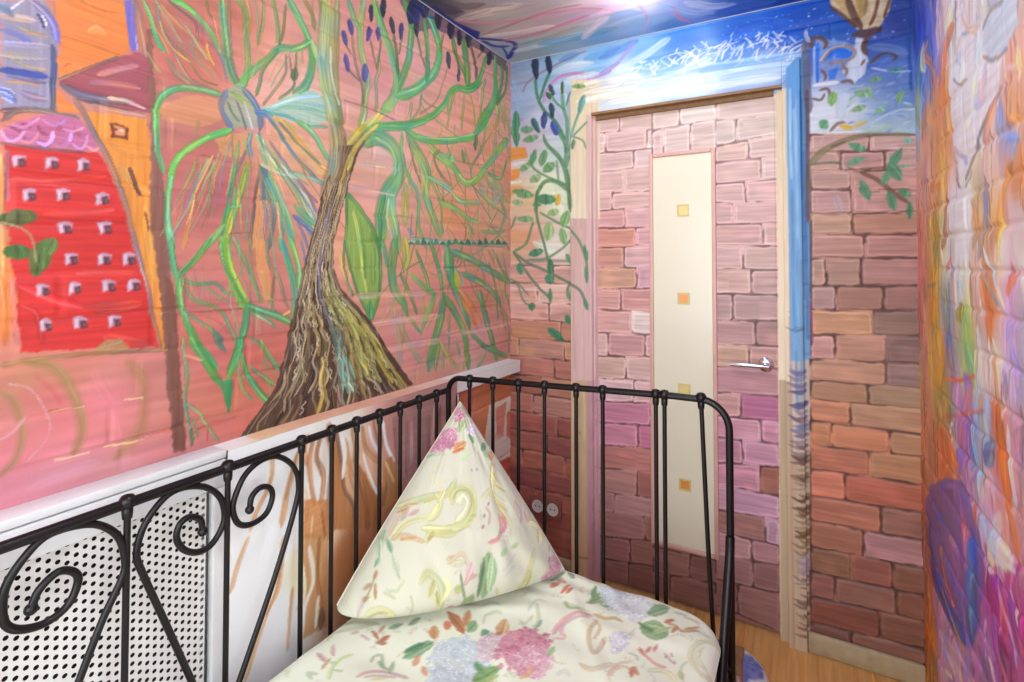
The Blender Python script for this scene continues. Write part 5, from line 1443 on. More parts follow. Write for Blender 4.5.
PAINT_R = """
g 2075,2140,3a4fa8 1900,2068,5f66b8 1723,1982,e0c0c8 2061,1942,5a7ac8 2103,1858,9fb0c8 1851,1877,8a80c0 1858,1794,e08a5a 1741,1764,e8905a 1630,1858,e0cfd8 1498,1857,dcc8d4 1299,1801,c8ccd8 1468,1737,e4d4dc 1366,1707,dcc0cc 1224,1718,e6a890 1229,1649,e8a87a 1259,1584,a8a8cc 1929,1753,d89a78 1750,1660,e89a60 1556,1646,e4dce4 1376,1569,d8b8b0 1236,1535,d89060 2014,1618,d0a090 1878,1571,e0a080 1754,1608,e6a060 1566,1509,e8e0e8 1416,1472,d8b090 1323,1444,d8a080 1243,1438,e0c0c8 2078,1437,cc8870 1890,1429,c8a050 1718,1397,e0d0c0 1573,1416,e8d8e0 1454,1433,d8a078 1299,1387,e0c8c8 1223,1367,e8c8d4 2122,1309,cf8a7c 2105,1150,d49080 1906,1257,dca050 1752,1240,a0a0b0 1629,1274,e8dcd8 1588,1230,a8c070 1501,1303,e0b8b0 1364,1290,e08a60 1252,1296,c8a0c0 1255,1243,c0a0c8 2127,922,d48c74 1882,1090,d8a050 1741,1112,a088a8 1595,1135,b8c888 1440,1139,d8c8c8 1343,1156,e8d0c0 1261,1153,b8a0d0 2013,828,d08a70 1806,995,b0a060 1648,1030,c090b8 1563,1004,a080c0 1447,1034,a0b0d8 1351,1039,e08048 1268,1044,c890b0 2108,611,c07a60 1820,830,d07a50 2047,452,a86a58 1429,814,c8b0d0 1336,836,e0a090 1338,797,d8b8d8 1374,703,a83a88 1288,751,b04a90 1320,659,a85890 2056,357,b07050 2070,197,cc7a3a 1926,285,d8a0cc 1752,342,c898c0 1484,516,a878a8 2082,67,d08040
b 1.0 0.0862
v 0
s 3a48a8 1137 1137 .8 2040,2189 2009,2076 2100,2026
s 6a70c8 643 643 .7 1890,2122 1862,2034 1836,1949
s f4e8ec 740 740 .9 1626,2011 1668,1983 1718,1948
s e8784a 580 580 .9 1644,1946 1729,1918 1752,1828 1718,1715
s f0a050 396 396 .9 1705,1862 1701,1751 1679,1679
s d87a58 379 379 .8 1936,2016 1977,1991 1873,1917 1845,1848
s c8d8dc 838 838 .8 1994,2022 2018,1989 1981,1952
s 8a9a70 689 689 .8 2061,1979 2115,1875 2078,1798
s e88a50 661 661 .8 1810,1867 1847,1819 1958,1786
p e6dae2 .85 1584,1916 1418,1867 1278,1760 1312,1697 1417,1634 1543,1559 1599,1568 1652,1686 1682,1813
s c8a090 139 139 .7 1559,1937 1517,1890 1419,1856
s a89a98 73 73 .85 1562,1895 1497,1873 1448,1851
p f0f0f6 .92 1571,1843 1555,1835 1535,1820 1522,1804 1523,1792 1537,1786 1559,1785 1575,1787 1591,1795 1613,1810 1628,1826 1627,1839 1611,1845 1587,1845
s f0f0f6*0.72 89 89 .7 1575,1792 1573,1815 1571,1837
s f0f0f6*1.25 147 147 .55 1550,1785 1549,1807 1559,1833
s 8f8a90 91 91 .9 1629,1811 1582,1783 1526,1778
s e4c4b0 465 465 .8 1574,1887 1600,1865 1578,1838
p c4cad6 .95 1383,1853 1286,1857 1205,1821 1208,1781 1264,1755 1355,1767 1414,1804
s 7f787c 99 99 .9 1406,1788 1339,1758 1257,1750
s 8a8488 131 131 .9 1402,1844 1349,1859 1272,1846
s faf6fa 305 305 .95 1429,1854 1455,1756 1487,1685 1539,1670
s d8b8c8 637 637 .7 1390,1758 1411,1720 1450,1698
s 8a7470 182 182 .9 1297,1692 1380,1653 1477,1596 1543,1553
s c88a80 353 353 .8 1328,1686 1364,1638 1401,1598
s 8f94b8 463 463 .7 1299,1668 1301,1628 1318,1602
s c8a8b8 210 210 .7 1630,1643 1562,1605 1530,1587
s e8a060 204 204 .8 1241,1675 1251,1631 1207,1606
s f4c8b0 354 354 .7 1211,1736 1202,1678
s c87030 247 247 .8 1237,1538 1280,1516
s 98a0c8 200 200 .8 1303,1599 1190,1575
s e8b8b0 174 174 .7 1266,1717 1213,1704
s 7a7068 72 72 .9 1636,1575 1567,1534 1489,1565
p ece4ec .9 1626,1542 1502,1532 1525,1369 1652,1370
s d87a3a 216 216 .8 1849,1607 1903,1577 1773,1574
s b08a40 751 751 .9 1875,1506 1865,1431 1904,1371
s 8fae78 460 460 .8 1780,1498 1783,1462
s a05a48 406 406 .8 1718,1540 1755,1440 1788,1406
s 8a88a8 401 401 .8 1407,1520 1393,1470 1423,1423 1454,1374
s d89a70 445 445 .8 1484,1495 1469,1442 1492,1398
s d8924a 415 415 .8 1265,1525 1297,1481 1332,1408
s d8c070 282 282 .7 1298,1456 1319,1368
s e88a58 304 304 .8 1354,1435 1350,1368
s f4ecf0 184 184 .9 1416,1395 1353,1332 1296,1279
s a09a90 149 149 .9 1456,1352 1387,1315 1325,1282
s e07a48 504 504 .8 1438,1335 1407,1271 1377,1211
s e06a48 215 215 .8 1249,1358 1279,1309 1224,1344
s c89ac0 409 409 .6 1240,1283 1285,1222
s d8a040 1183 1183 .9 1894,1289 1895,1206 1874,1141
s 8a8f88 681 681 .85 1767,1294 1774,1217 1750,1157
s b890b0 403 403 .8 1692,1357 1687,1258 1655,1170
p a09a48 .92 1623,1268 1611,1267 1594,1261 1584,1252 1584,1241 1596,1230 1614,1221 1627,1217 1639,1219 1657,1224 1669,1234 1668,1245 1655,1257 1636,1265
s a09a48*0.72 69 69 .7 1627,1223 1625,1243 1623,1263
s a09a48*1.25 127 127 .55 1607,1224 1605,1244 1614,1264
s 8fbf78 781 781 .8 1579,1234 1572,1180
s f0ece8 546 546 .8 1617,1338 1610,1282
s d86a68 155 155 .8 1690,1377 1763,1343
s 808090 118 118 .8 2003,1292 1893,1304
s d89a40 923 923 .9 1870,1183 1845,1091 1886,995 1841,954
s 8f7a9c 777 777 .85 1733,1190 1752,1134 1715,1079
s 98c070 807 807 .85 1580,1213 1573,1159 1523,1120
s f0e8e0 428 428 .8 1475,1219 1471,1152 1495,1085
s e05a38 117 117 .9 1787,1055 1625,1083 1513,1113
s b070b0 655 655 .85 1601,1093 1558,1072 1597,1002 1626,919 1656,853
s a8a070 663 663 .7 1761,1022 1708,1000
s d06a58 115 115 .8 1827,944 1632,999 1440,1055
s 9a8aa8 172 172 .8 1783,934 1686,947
s e06a30 465 465 .9 1756,914 1717,878 1655,866
s 5878d0 389 389 .9 1530,1019 1524,968 1539,905
s a8c8e8 320 320 .9 1551,1019 1495,942 1473,860
s a0b0d8 718 718 .7 1442,1036 1427,997
s 4a60b8 623 623 .95 1438,966 1402,983 1433,951
s e06a28 545 545 .9 1346,1081 1342,1031 1323,977 1306,901
s e8a070 308 308 .8 1371,1178 1351,1130 1338,1088
s e8dcf0 287 287 .85 1296,1059 1293,997 1264,923
s 7a6ac0 357 357 .8 1290,1152 1300,1111
s c898c8 501 501 .7 1258,1214 1236,1153
s c080a0 311 311 .7 1255,1065 1233,1008
s e0c0d8 403 403 .8 1413,937 1383,895
s c88060 323 323 .8 1457,1082 1478,1049
p 6a5aa8 .72 2086,613 2020,687 1810,785 1620,846 1555,821 1478,785 1466,691 1513,564 1581,476 1728,423 1872,407 2004,450
s 7a58a8 336 336 .7 1876,732 1697,805 1624,794
s 6a60a8 336 336 .7 1987,636 1851,662 1761,673
s 9a5ca0 1007 1007 .7 1764,637 1686,622 1718,547
s b060a8 867 867 .8 1636,790 1617,735 1613,645
s 3f62b8 841 841 .85 1540,752 1558,643 1575,504
s 5f88d0 362 362 .8 1573,725 1593,607 1561,524
s 3f50a0 608 608 .8 1933,463 1780,446 1626,466
s 8a4a88 717 717 .7 1859,558 1834,500 1721,506
s d8804a 296 296 .9 1890,573 1832,514 1749,483
s e09a60 155 155 .9 1868,460 1753,441 1640,439
s c05a48 420 420 .8 1534,830 1507,789
s 50408a 748 748 .8 2049,580 1985,459 1871,422
s d8c8e8 445 445 .85 1476,819 1408,774 1428,732
s f0e4f0 643 643 .8 1353,871 1389,804 1284,814
s e08048 402 402 .85 1313,907 1280,877 1256,837
s e8d8f0 150 150 .8 1409,758 1313,800 1258,814
s b84a98 598 598 .8 1394,729 1349,702 1369,630
s c050a0 567 567 .8 1315,775 1290,726 1253,683
s e8a0d0 261 261 .85 1378,727 1321,684 1282,637
s 8a2a70 270 270 .8 1431,683 1401,631 1325,624
s f0c0e0 180 180 .85 1287,770 1264,718
s d070b0 380 380 .8 1416,654 1387,599 1343,568
s e0b8dc 833 833 .85 1930,300 1818,326 1708,344 1659,339
s c898c8 553 553 .8 1758,378 1630,414 1543,425
s f4ecf4 169 169 .9 1855,246 1765,286
s 8a7090 499 499 .7 1517,517 1480,496 1502,453
s 4a4a60 274 274 .7 1371,609 1342,588
s f0d8e8 314 314 .8 1441,543 1409,517
s d0803c 1726 1726 .8 2049,363 2023,244 1961,138
"""
PAINT_C = """
g -1148,1582,5a5468 -1074,1606,9a8c90 -1038,1689,a89a9c -977,1819,a79a9c -856,1937,b0a0a8 -684,1933,b8a8bc -1119,2082,9aa8b8 -526,1930,c8c8e8 -365,2037,8f9cd0 -194,2071,3a60b0 -733,2070,6f9ac0 -915,2071,8aa8c0 0,2097,1f4a9a -853,1747,a89098 -708,1784,b098a8 -1146,1459,403c50 -559,2052,8fb0d8 -420,2129,5f88c0 -509,1633,c0b0d0 -849,1444,a090a0 -136,1777,5070b0
s 403c50 962 962 .8 -1168,1504 -1156,1566 -1126,1621
s 5a5058 607 607 .7 -1127,1527 -1084,1588 -1019,1605
s 2c2f80 378 378 .95 -1202,1522 -1200,1599 -1200,1713 -1196,1841
p 2c3088 .9 -1184,1690 -1151,1796 -1198,1853 -1201,1792
s 2c2f80 258 258 .95 -1190,1840 -1134,1888 -1100,1920 -1085,1978 -1190,2097
s 30348a 246 246 .9 -1188,1871 -1168,1945 -1115,1974
s 30348a 124 124 .9 -1143,1958 -1162,2028 -1190,2097
s 30348a 122 122 .9 -1094,1986 -1131,2032 -1184,2092
s c8b8b4 639 639 .6 -1163,1660 -1048,1664 -902,1670
s c07a90 239 239 .85 -1183,1659 -1072,1752 -944,1782 -820,1792 -708,1816 -615,1886
s b0788c 214 214 .8 -1146,1822 -979,1794 -828,1771 -703,1782
s c06a88 236 236 .85 -1118,1914 -935,1917 -790,1889 -705,1875
s 8f7a70 142 142 .7 -1150,1627 -1025,1629 -925,1661
s 8f7a70 148 148 .7 -1168,1822 -1054,1805 -906,1783
s a08880 144 144 .7 -1026,1676 -925,1695 -827,1694
s d8c8c8 446 446 .6 -1157,1839 -1012,1874 -864,1889
s c8d0d8 458 458 .7 -1122,2036 -949,2029 -781,2003
s 9a8f90 253 253 .7 -1108,1991 -921,1971 -774,1940
s 5a90c0 838 838 .6 -986,2021 -811,2032 -660,2025
s 6f94cc 780 780 .6 -736,1983 -597,1935 -532,1952
s e0c4c8 508 508 .6 -803,2060 -714,1973 -653,1924
s b89ac0 186 186 .7 -518,1884 -517,2000 -561,2103
s c07898 219 219 .8 -411,1962 -408,2061 -380,2127
s d8b0c8 586 586 .6 -664,1878 -611,1870 -559,1861
s 8fa8dc 687 687 .6 -449,1923 -365,2045 -294,2085
s c0c8ec 581 581 .6 -363,1953 -286,2032 -215,2053
s 3f6ab8 857 857 .7 -268,2119 -163,2119 -90,2105
"""
PAINT_T = """
g -1208,391,e6e4e4 -1233,556,e8e6e6 -1219,712,e8e6e6 -1201,785,e4d8d0 -1184,845,d9a080 -1170,946,d89880 -1172,1122,d8957f -1155,1322,d99a88 -1147,1526,dfa898 -1129,1693,ece4e4 -1093,1944,f2f0f0
"""
PAINT_F = """
g 749,865,e4e4e6 777,671,e6e6e8 818,463,e4e6e6 839,906,dcdcde 929,699,e2dcd8 961,581,d8b89a 1025,849,d8c0b0 1138,727,c09070 1312,793,a87068 1467,817,a0706c 1525,731,9a6a68 1222,575,9a5a3a 1101,513,98562c
s b07a4c 152 152 .95 845,887 846,840 832,802 809,770 787,725
s b07c50 173 173 .95 785,713 760,663 741,608
s b58358 225 225 .95 925,871 902,816 887,768 873,700
s 8a5a3a 98 98 .8 920,868 899,812 884,761
s c08a60 192 192 .95 879,671 866,559 837,515 805,452 779,387
s a06a40 98 98 .8 873,622 862,557 832,504
s a5673c 187 187 .95 950,900 939,862 951,822
s a5673c 191 191 .95 970,889 956,833 962,771 974,711
s 9a6a48 186 186 .95 993,887 979,835 1003,780 995,703
s 8a5a3c 96 96 .8 987,884 982,830 997,778
s c89068 123 123 .8 940,771 952,720 947,677
p b0682e .85 938,740 1022,707 1032,597 939,640
s d8a878 101 101 .7 969,686 964,633
s 8a4a20 95 95 .7 998,692 1011,607
p a8703c .8 931,657 1020,618 1023,370 941,387
s d8b89a 158 158 .8 936,576 946,506 934,433
s e0c8b4 164 164 .8 958,613 973,519 947,463 941,398
s 8a4c24 161 161 .8 992,619 986,523 1001,433
s c88a50 139 139 .8 1013,610 1007,501
s e8dcd0 140 140 .8 990,466 981,390
s 5a3828 267 267 .8 1001,427 1001,377
s b07a50 125 125 .9 908,532 899,454 894,385
s b87850 86 86 .9 924,481 935,391
s 8f5a38 409 409 .9 1020,909 1041,809 1032,723 1039,621
p a06030 .9 1043,881 1065,817 1087,702 1113,627 1124,584 1033,624 1031,765
s 5f4030 133 133 .85 1047,886 1065,801 1076,722 1109,661 1121,585
s b57a45 243 243 .9 1078,855 1093,780 1123,699 1139,627
s c89460 128 128 .8 1079,780 1094,715 1116,680
s e8d8cc 183 183 .85 1068,869 1079,818 1072,750
s e4d4c8 136 136 .85 1149,795 1169,738 1209,655
p 94562a .9 1122,782 1161,730 1209,644 1210,546 1124,584
s 7a4424 223 223 .8 1138,727 1162,640 1170,563
s 9a6238 263 263 .9 1107,880 1122,820 1119,766
s a56a40 197 197 .9 1144,875 1160,809 1217,745
s e8dcd4 139 139 .85 1171,868 1188,817 1217,774
s 8a5838 269 269 .9 1195,884 1208,840 1225,789
s e8dcd4 155 155 .85 1232,869 1250,787 1285,728
p a06838 .9 1233,745 1276,749 1322,661 1304,607 1235,587
s d0a070 108 108 .8 1242,742 1286,662
s 7a4a2a 234 234 .8 1247,676 1235,611
p 9a6a66 .9 1275,869 1606,911 1607,622 1450,674 1322,643 1285,734
s 7a4c4c 134 134 .8 1285,837 1303,710
s 7a4c4c 148 148 .8 1344,839 1345,665
s b08480 202 202 .7 1368,833 1369,701
s 7a4c4c 166 166 .8 1459,835 1460,691
s b88c88 231 231 .7 1491,854 1481,717
s 6a4040 178 178 .8 1525,853 1514,700
s e8e0e0 133 133 .8 1241,890 1266,889
"""
PAINT_N = """
g 1807,720,c88068 1964,767,c8785a 2096,760,c47a62 2051,613,c07058 2143,357,b46450 2051,212,a85a48
b 1.0 0.0862
p e8d0c4 .95 1961,742 2150,743 2150,674 2116,674 2117,561 2175,531 2175,461 2021,479 1925,608
p c88070 .9 2013,718 2116,726 2105,676 2084,578 2029,586
s d8a090 224 224 .7 1984,599 2076,580
"""
PAINT_K = """
s d6d4a4 193 193 .8 -1028,920 -1039,942 -998,971 -963,1006
s c8cc98 142 142 .7 -1076,969 -1015,994 -952,1016
s d0d0a0 104 104 .7 -1060,770 -1052,795 -1027,802 -1007,787
s b8c498 95 95 .7 -954,809 -977,816 -952,824
s d8a8a0 87 87 .7 -1054,829 -1031,838
p d8b0a8 .92 -1009,866 -1006,867 -1000,869 -990,869 -978,867 -968,864 -960,860 -957,857 -959,856 -966,854 -975,854 -987,856 -997,859 -1005,863
s d8b0a8*0.72 16 16 .7 -962,858 -983,861 -1003,865
s d8b0a8*1.25 20 20 .55 -963,861 -983,865 -1004,866
p e0b8b0 .92 -999,909 -995,908 -988,905 -979,899 -971,891 -965,884 -962,878 -962,876 -965,877 -972,880 -981,886 -989,893 -995,901 -998,907
s e0b8b0*0.72 16 16 .7 -965,879 -980,892 -995,906
s e0b8b0*1.25 18 18 .55 -963,880 -978,894 -994,906
p c8b890 .92 -964,872 -962,870 -958,864 -955,856 -953,848 -953,841 -954,836 -955,835 -957,837 -961,842 -965,850 -967,858 -967,866 -965,871
s c8b890*0.72 20 20 .7 -956,838 -960,853 -963,868
s c8b890*1.25 22 22 .55 -953,838 -957,853 -962,868
s b8c888 118 118 .8 -918,823 -938,851 -941,885 -930,905
s b8c888 77 77 .8 -931,848 -909,854
s b8c888 77 77 .8 -939,865 -956,862
p c8a088 .92 -937,1020 -935,1018 -931,1013 -928,1007 -927,1000 -928,994 -930,991 -931,990 -934,992 -937,997 -940,1003 -941,1010 -941,1016 -939,1019
p b87858 .92 -901,999 -899,996 -898,991 -897,984 -899,978 -903,973 -907,971 -909,970 -911,973 -912,978 -913,985 -911,991 -907,996 -903,998
p b87858 .92 -951,988 -949,989 -944,989 -936,987 -928,984 -920,980 -915,976 -914,974 -915,974 -921,974 -928,975 -936,978 -944,982 -949,986
p c08868 .92 -890,977 -889,975 -891,971 -894,967 -900,964 -906,962 -911,963 -914,963 -914,966 -913,970 -909,974 -904,977 -898,978 -892,978
p d8b8b0 .92 -974,969 -973,967 -973,963 -974,959 -978,956 -982,954 -987,954 -989,954 -990,957 -991,960 -989,965 -986,968 -981,970 -977,970
p d8b8b0 .92 -966,963 -964,964 -960,966 -953,966 -944,966 -936,964 -930,961 -928,960 -929,958 -933,957 -940,956 -949,957 -957,958 -963,961
s 9ab090 84 84 .8 -879,912 -888,929 -876,943 -845,917 -825,921
p a8bc98 .92 -838,945 -836,943 -830,938 -825,931 -821,922 -819,915 -819,910 -820,908 -823,909 -828,914 -833,921 -837,929 -839,937 -839,943
s a8bc98*0.72 17 17 .7 -822,911 -829,926 -837,941
s a8bc98*1.25 19 19 .55 -819,912 -826,926 -835,941
p a0b890 .92 -872,925 -870,926 -865,927 -857,926 -849,923 -842,919 -838,915 -836,913 -838,912 -843,911 -850,912 -858,915 -865,919 -870,923
p 98b090 .92 -900,1048 -899,1045 -899,1038 -901,1030 -905,1022 -911,1017 -917,1014 -920,1014 -922,1017 -922,1024 -920,1032 -916,1040 -909,1046 -903,1048
s 98b090*0.72 26 26 .7 -918,1017 -910,1031 -902,1045
s 98b090*1.25 30 30 .55 -915,1015 -907,1028 -901,1044
p 98b090 .92 -874,1084 -872,1081 -870,1073 -870,1064 -872,1056 -877,1050 -882,1047 -885,1047 -887,1050 -889,1058 -890,1067 -887,1075 -883,1081 -877,1084
s 98b090*0.72 25 25 .7 -884,1051 -880,1065 -875,1081
s 98b090*1.25 30 30 .55 -880,1048 -875,1063 -873,1079
s d8a4a4 117 117 .85 -868,857 -861,881 -839,903 -807,914 -775,919
s dfb4b0 87 87 .8 -856,864 -833,890 -800,907
s d8c890 118 118 .7 -838,871 -815,897
p 86a880 .92 -791,1033 -788,1026 -786,1010 -789,993 -797,977 -808,965 -819,960 -826,959 -829,965 -831,980 -829,998 -821,1014 -810,1026 -798,1032
s 86a880*0.72 32 32 .7 -823,966 -809,995 -795,1025
s 86a880*1.25 59 59 .55 -815,961 -801,990 -791,1022
p 5f8f68 .92 -806,1020 -805,1016 -807,1007 -811,995 -817,985 -826,977 -833,973 -837,972 -837,976 -836,985 -832,996 -826,1007 -817,1015 -810,1019
s 5f8f68*0.72 23 23 .7 -834,976 -822,996 -809,1015
s 5f8f68*1.25 28 28 .55 -830,974 -818,993 -808,1014
s e0b8b0 106 106 .8 -838,1055 -818,1053 -798,1040
p d8a080 .92 -794,984 -791,981 -787,976 -784,969 -783,962 -785,956 -788,953 -791,952 -794,954 -798,959 -801,966 -801,973 -799,979 -796,983
p d8a078 .92 -771,964 -769,964 -763,964 -756,961 -749,956 -744,950 -742,945 -742,942 -744,941 -750,942 -757,945 -763,949 -768,955 -771,961
p d88060 .92 -808,1109 -804,1109 -798,1107 -791,1102 -786,1096 -785,1088 -785,1082 -787,1080 -790,1080 -797,1081 -804,1086 -808,1092 -810,1100 -810,1106
s d0d8b0 98 98 .7 -646,1191 -631,1208 -628,1237
s c8d0a8 96 96 .7 -649,1207 -621,1188 -595,1194
s b8c8a0 103 103 .7 -607,1196 -607,1231 -637,1279
s d8dcc0 111 111 .7 -645,1246 -645,1294 -617,1300
p 90b090 .92 -599,1236 -598,1234 -596,1227 -595,1219 -595,1210 -597,1203 -600,1199 -601,1198 -603,1200 -605,1206 -606,1215 -606,1223 -604,1231 -601,1235
s c0c8b8 125 125 .6 -762,1199 -747,1227 -719,1223
s b0c098 118 118 .6 -736,1177 -718,1200 -700,1201
s c8b8b0 80 80 .5 -724,1148 -736,1177
p b87a50 .92 -826,1136 -821,1139 -808,1139 -791,1135 -772,1125 -756,1113 -746,1101 -742,1095 -747,1092 -759,1092 -775,1096 -794,1105 -810,1117 -822,1130
s b87a50*0.72 23 23 .7 -750,1099 -783,1115 -817,1132
s b87a50*1.25 45 45 .55 -749,1105 -782,1122 -817,1136
p cc9468 .92 -779,1169 -775,1166 -767,1158 -760,1147 -755,1135 -755,1124 -756,1116 -759,1113 -763,1116 -770,1123 -778,1134 -782,1146 -783,1158 -781,1166
s cc9468*0.72 19 19 .7 -761,1119 -769,1140 -777,1163
s cc9468*1.25 33 33 .55 -756,1119 -763,1141 -774,1163
p 8fb080 .92 -743,1147 -739,1143 -732,1134 -727,1124 -727,1115 -731,1108 -737,1104 -741,1103 -746,1107 -753,1115 -758,1125 -758,1135 -754,1142 -748,1146
s 8fb080*0.72 25 25 .7 -742,1107 -742,1125 -743,1142
s 8fb080*1.25 45 45 .55 -735,1105 -735,1122 -739,1141
p 6a9878 .92 -716,1132 -713,1134 -707,1136 -699,1135 -692,1130 -687,1122 -685,1114 -685,1109 -688,1107 -694,1105 -701,1106 -708,1111 -713,1119 -716,1127
p d0a878 .92 -681,1190 -675,1187 -665,1179 -657,1166 -653,1153 -655,1141 -660,1133 -664,1130 -670,1132 -680,1140 -689,1152 -693,1165 -691,1178 -686,1187
s d0a878*0.72 29 29 .7 -666,1135 -673,1159 -680,1184
s d0a878*1.25 53 53 .55 -658,1136 -664,1159 -675,1184
p b88060 .92 -665,1146 -664,1142 -663,1134 -663,1124 -667,1115 -673,1108 -678,1105 -681,1105 -683,1109 -684,1117 -684,1127 -680,1136 -674,1143 -669,1146
s b88060*0.72 22 22 .7 -680,1109 -673,1125 -667,1142
s b88060*1.25 30 30 .55 -676,1106 -670,1123 -665,1141
p c8d0a8 .92 -682,1121 -678,1124 -668,1124 -654,1120 -639,1112 -627,1102 -619,1092 -617,1086 -621,1084 -631,1084 -644,1087 -658,1094 -671,1105 -679,1116
s c8d0a8*0.72 21 21 .7 -623,1090 -649,1103 -675,1118
s c8d0a8*1.25 40 40 .55 -622,1096 -648,1109 -675,1121
p c89868 .92 -826,1077 -821,1077 -812,1074 -802,1068 -796,1059 -793,1050 -794,1042 -795,1038 -800,1038 -809,1041 -818,1047 -825,1056 -828,1065 -827,1073
s c89868*0.72 21 21 .7 -798,1042 -810,1057 -822,1073
s c89868*1.25 39 39 .55 -793,1045 -805,1060 -820,1075
f dfe8ea b4c6ca -748,1080 -715,1089 -680,1083 -651,1063 -643,1031 -638,1001 -646,976 -664,959 -689,952 -718,957 -745,974 -774,995 -781,1026 -772,1057
f ecdcdc d0aab4 -689,1124 -673,1128 -655,1124 -640,1112 -635,1093 -632,1076 -635,1061 -644,1052 -658,1049 -673,1053 -687,1064 -702,1078 -705,1096 -701,1113
f e6ecee b0c4c8 -722,991 -705,997 -687,996 -672,988 -668,973 -667,959 -671,946 -682,936 -697,932 -712,933 -726,941 -740,950 -742,965 -736,979
f e0a8b4 bc5f78 -624,1181 -595,1188 -565,1180 -541,1160 -536,1127 -533,1097 -541,1072 -558,1056 -580,1051 -605,1057 -627,1076 -651,1098 -655,1130 -646,1160
f f0d4d8 cc8496 -575,1130 -556,1135 -537,1131 -521,1118 -518,1097 -517,1077 -523,1061 -534,1049 -550,1046 -566,1050 -581,1062 -596,1076 -598,1097 -590,1116
p 6a9868 .92 -674,1032 -672,1034 -666,1035 -658,1034 -649,1030 -643,1024 -638,1018 -637,1014 -640,1012 -645,1010 -653,1011 -661,1015 -668,1021 -673,1028
s 6a9868*0.72 17 17 .7 -641,1016 -655,1023 -670,1030
s 6a9868*1.25 31 31 .55 -640,1020 -654,1027 -670,1032
p 7fa468 .92 -614,1040 -611,1033 -610,1019 -612,1003 -620,990 -631,982 -642,978 -648,979 -651,985 -653,999 -651,1014 -643,1028 -632,1037 -620,1040
s 7fa468*0.72 32 32 .7 -645,985 -631,1009 -617,1033
s 7fa468*1.25 59 59 .55 -638,979 -624,1003 -614,1030
p b4c884 .92 -605,1024 -604,1021 -606,1014 -609,1004 -614,995 -620,989 -625,985 -628,984 -628,987 -627,994 -624,1003 -619,1013 -613,1020 -607,1024
s b4c884*0.72 19 19 .7 -626,988 -616,1004 -607,1020
s b4c884*1.25 21 21 .55 -623,986 -614,1002 -606,1019
p a8c890 .92 -530,1161 -528,1158 -525,1152 -524,1144 -525,1136 -528,1129 -531,1125 -533,1124 -535,1127 -537,1133 -539,1141 -538,1149 -535,1156 -532,1160
s d8a060 143 143 .6 -557,1037 -547,1056 -554,1079
p d08868 .92 -617,1392 -617,1388 -617,1380 -619,1372 -623,1365 -629,1361 -634,1360 -637,1361 -638,1365 -638,1373 -636,1381 -631,1388 -626,1392 -620,1393
p cf7a60 .92 -585,1389 -584,1386 -584,1378 -585,1368 -589,1359 -593,1353 -598,1350 -600,1349 -601,1353 -601,1361 -600,1370 -596,1379 -592,1386 -587,1389
p d8a890 .92 -640,1409 -639,1412 -633,1414 -625,1415 -616,1412 -608,1406 -602,1400 -599,1396 -601,1394 -606,1391 -614,1391 -623,1393 -632,1399 -638,1405
s d8a890*0.72 29 29 .7 -603,1398 -620,1403 -636,1408
s d8a890*1.25 34 34 .55 -604,1403 -620,1408 -636,1410
p c87a58 .92 -574,1380 -573,1377 -573,1371 -574,1365 -576,1359 -579,1355 -582,1353 -584,1353 -585,1356 -585,1361 -584,1368 -582,1374 -579,1378 -576,1380
p 8fb088 .92 -616,1443 -614,1446 -610,1448 -604,1447 -598,1444 -592,1438 -589,1431 -587,1427 -589,1425 -593,1423 -599,1423 -605,1427 -611,1433 -615,1440
p 9ab898 .92 -624,1438 -623,1433 -625,1423 -628,1411 -635,1401 -642,1394 -649,1391 -652,1392 -653,1396 -651,1407 -648,1418 -641,1429 -634,1436 -627,1439
s 9ab898*0.72 30 30 .7 -649,1396 -638,1415 -627,1434
s 9ab898*1.25 33 33 .55 -646,1392 -635,1411 -625,1432
s c0cc9c 156 156 .7 -578,1322 -550,1313 -511,1316
s 8fae80 108 108 .7 -575,1328 -554,1306 -527,1312
s dfa0a4 150 150 .85 -553,1201 -554,1234 -547,1264 -525,1293 -490,1306
s e6b0b4 127 127 .8 -534,1207 -543,1240 -527,1271 -492,1295
s dfa8ac 94 94 .8 -547,1188 -525,1200 -529,1214
p 8aa87a .92 -486,1428 -485,1420 -485,1404 -489,1384 -496,1367 -506,1355 -515,1350 -519,1349 -521,1357 -521,1373 -518,1392 -510,1410 -501,1422 -491,1428
s 8aa87a*0.72 24 24 .7 -516,1357 -503,1388 -490,1420
s 8aa87a*1.25 44 44 .55 -511,1351 -498,1382 -487,1417
p 7a9c70 .92 -525,1432 -522,1429 -518,1421 -514,1410 -512,1397 -513,1387 -515,1380 -517,1377 -520,1380 -524,1387 -528,1398 -530,1411 -529,1421 -527,1429
p 9ab888 .92 -500,1387 -498,1390 -492,1393 -484,1392 -475,1387 -468,1379 -464,1370 -463,1365 -465,1362 -471,1359 -479,1359 -487,1364 -494,1372 -499,1381
s 9ab888*0.72 25 25 .7 -466,1367 -481,1376 -496,1384
s 9ab888*1.25 42 42 .55 -465,1373 -480,1382 -496,1388
s d8b070 157 157 .8 -488,1315 -455,1315 -438,1330 -416,1328
s d8b890 126 126 .8 -473,1296 -476,1252 -465,1217 -440,1186 -435,1227 -437,1249
s c89870 74 74 .7 -480,1293 -456,1272 -457,1230
s cf8a70 79 79 .7 -439,1240 -430,1229
s dcc8a0 178 178 .75 -458,1140 -436,1135 -412,1148 -396,1171 -376,1171
s d8b890 106 106 .7 -387,1132 -383,1161 -370,1182 -346,1181
p cc9070 .92 -345,1198 -344,1196 -341,1190 -339,1180 -339,1171 -340,1162 -342,1156 -344,1153 -346,1155 -348,1161 -350,1170 -351,1180 -349,1189 -347,1196
s cc9070*0.72 15 15 .7 -344,1158 -345,1175 -345,1193
s cc9070*1.25 18 18 .55 -341,1158 -342,1175 -344,1194
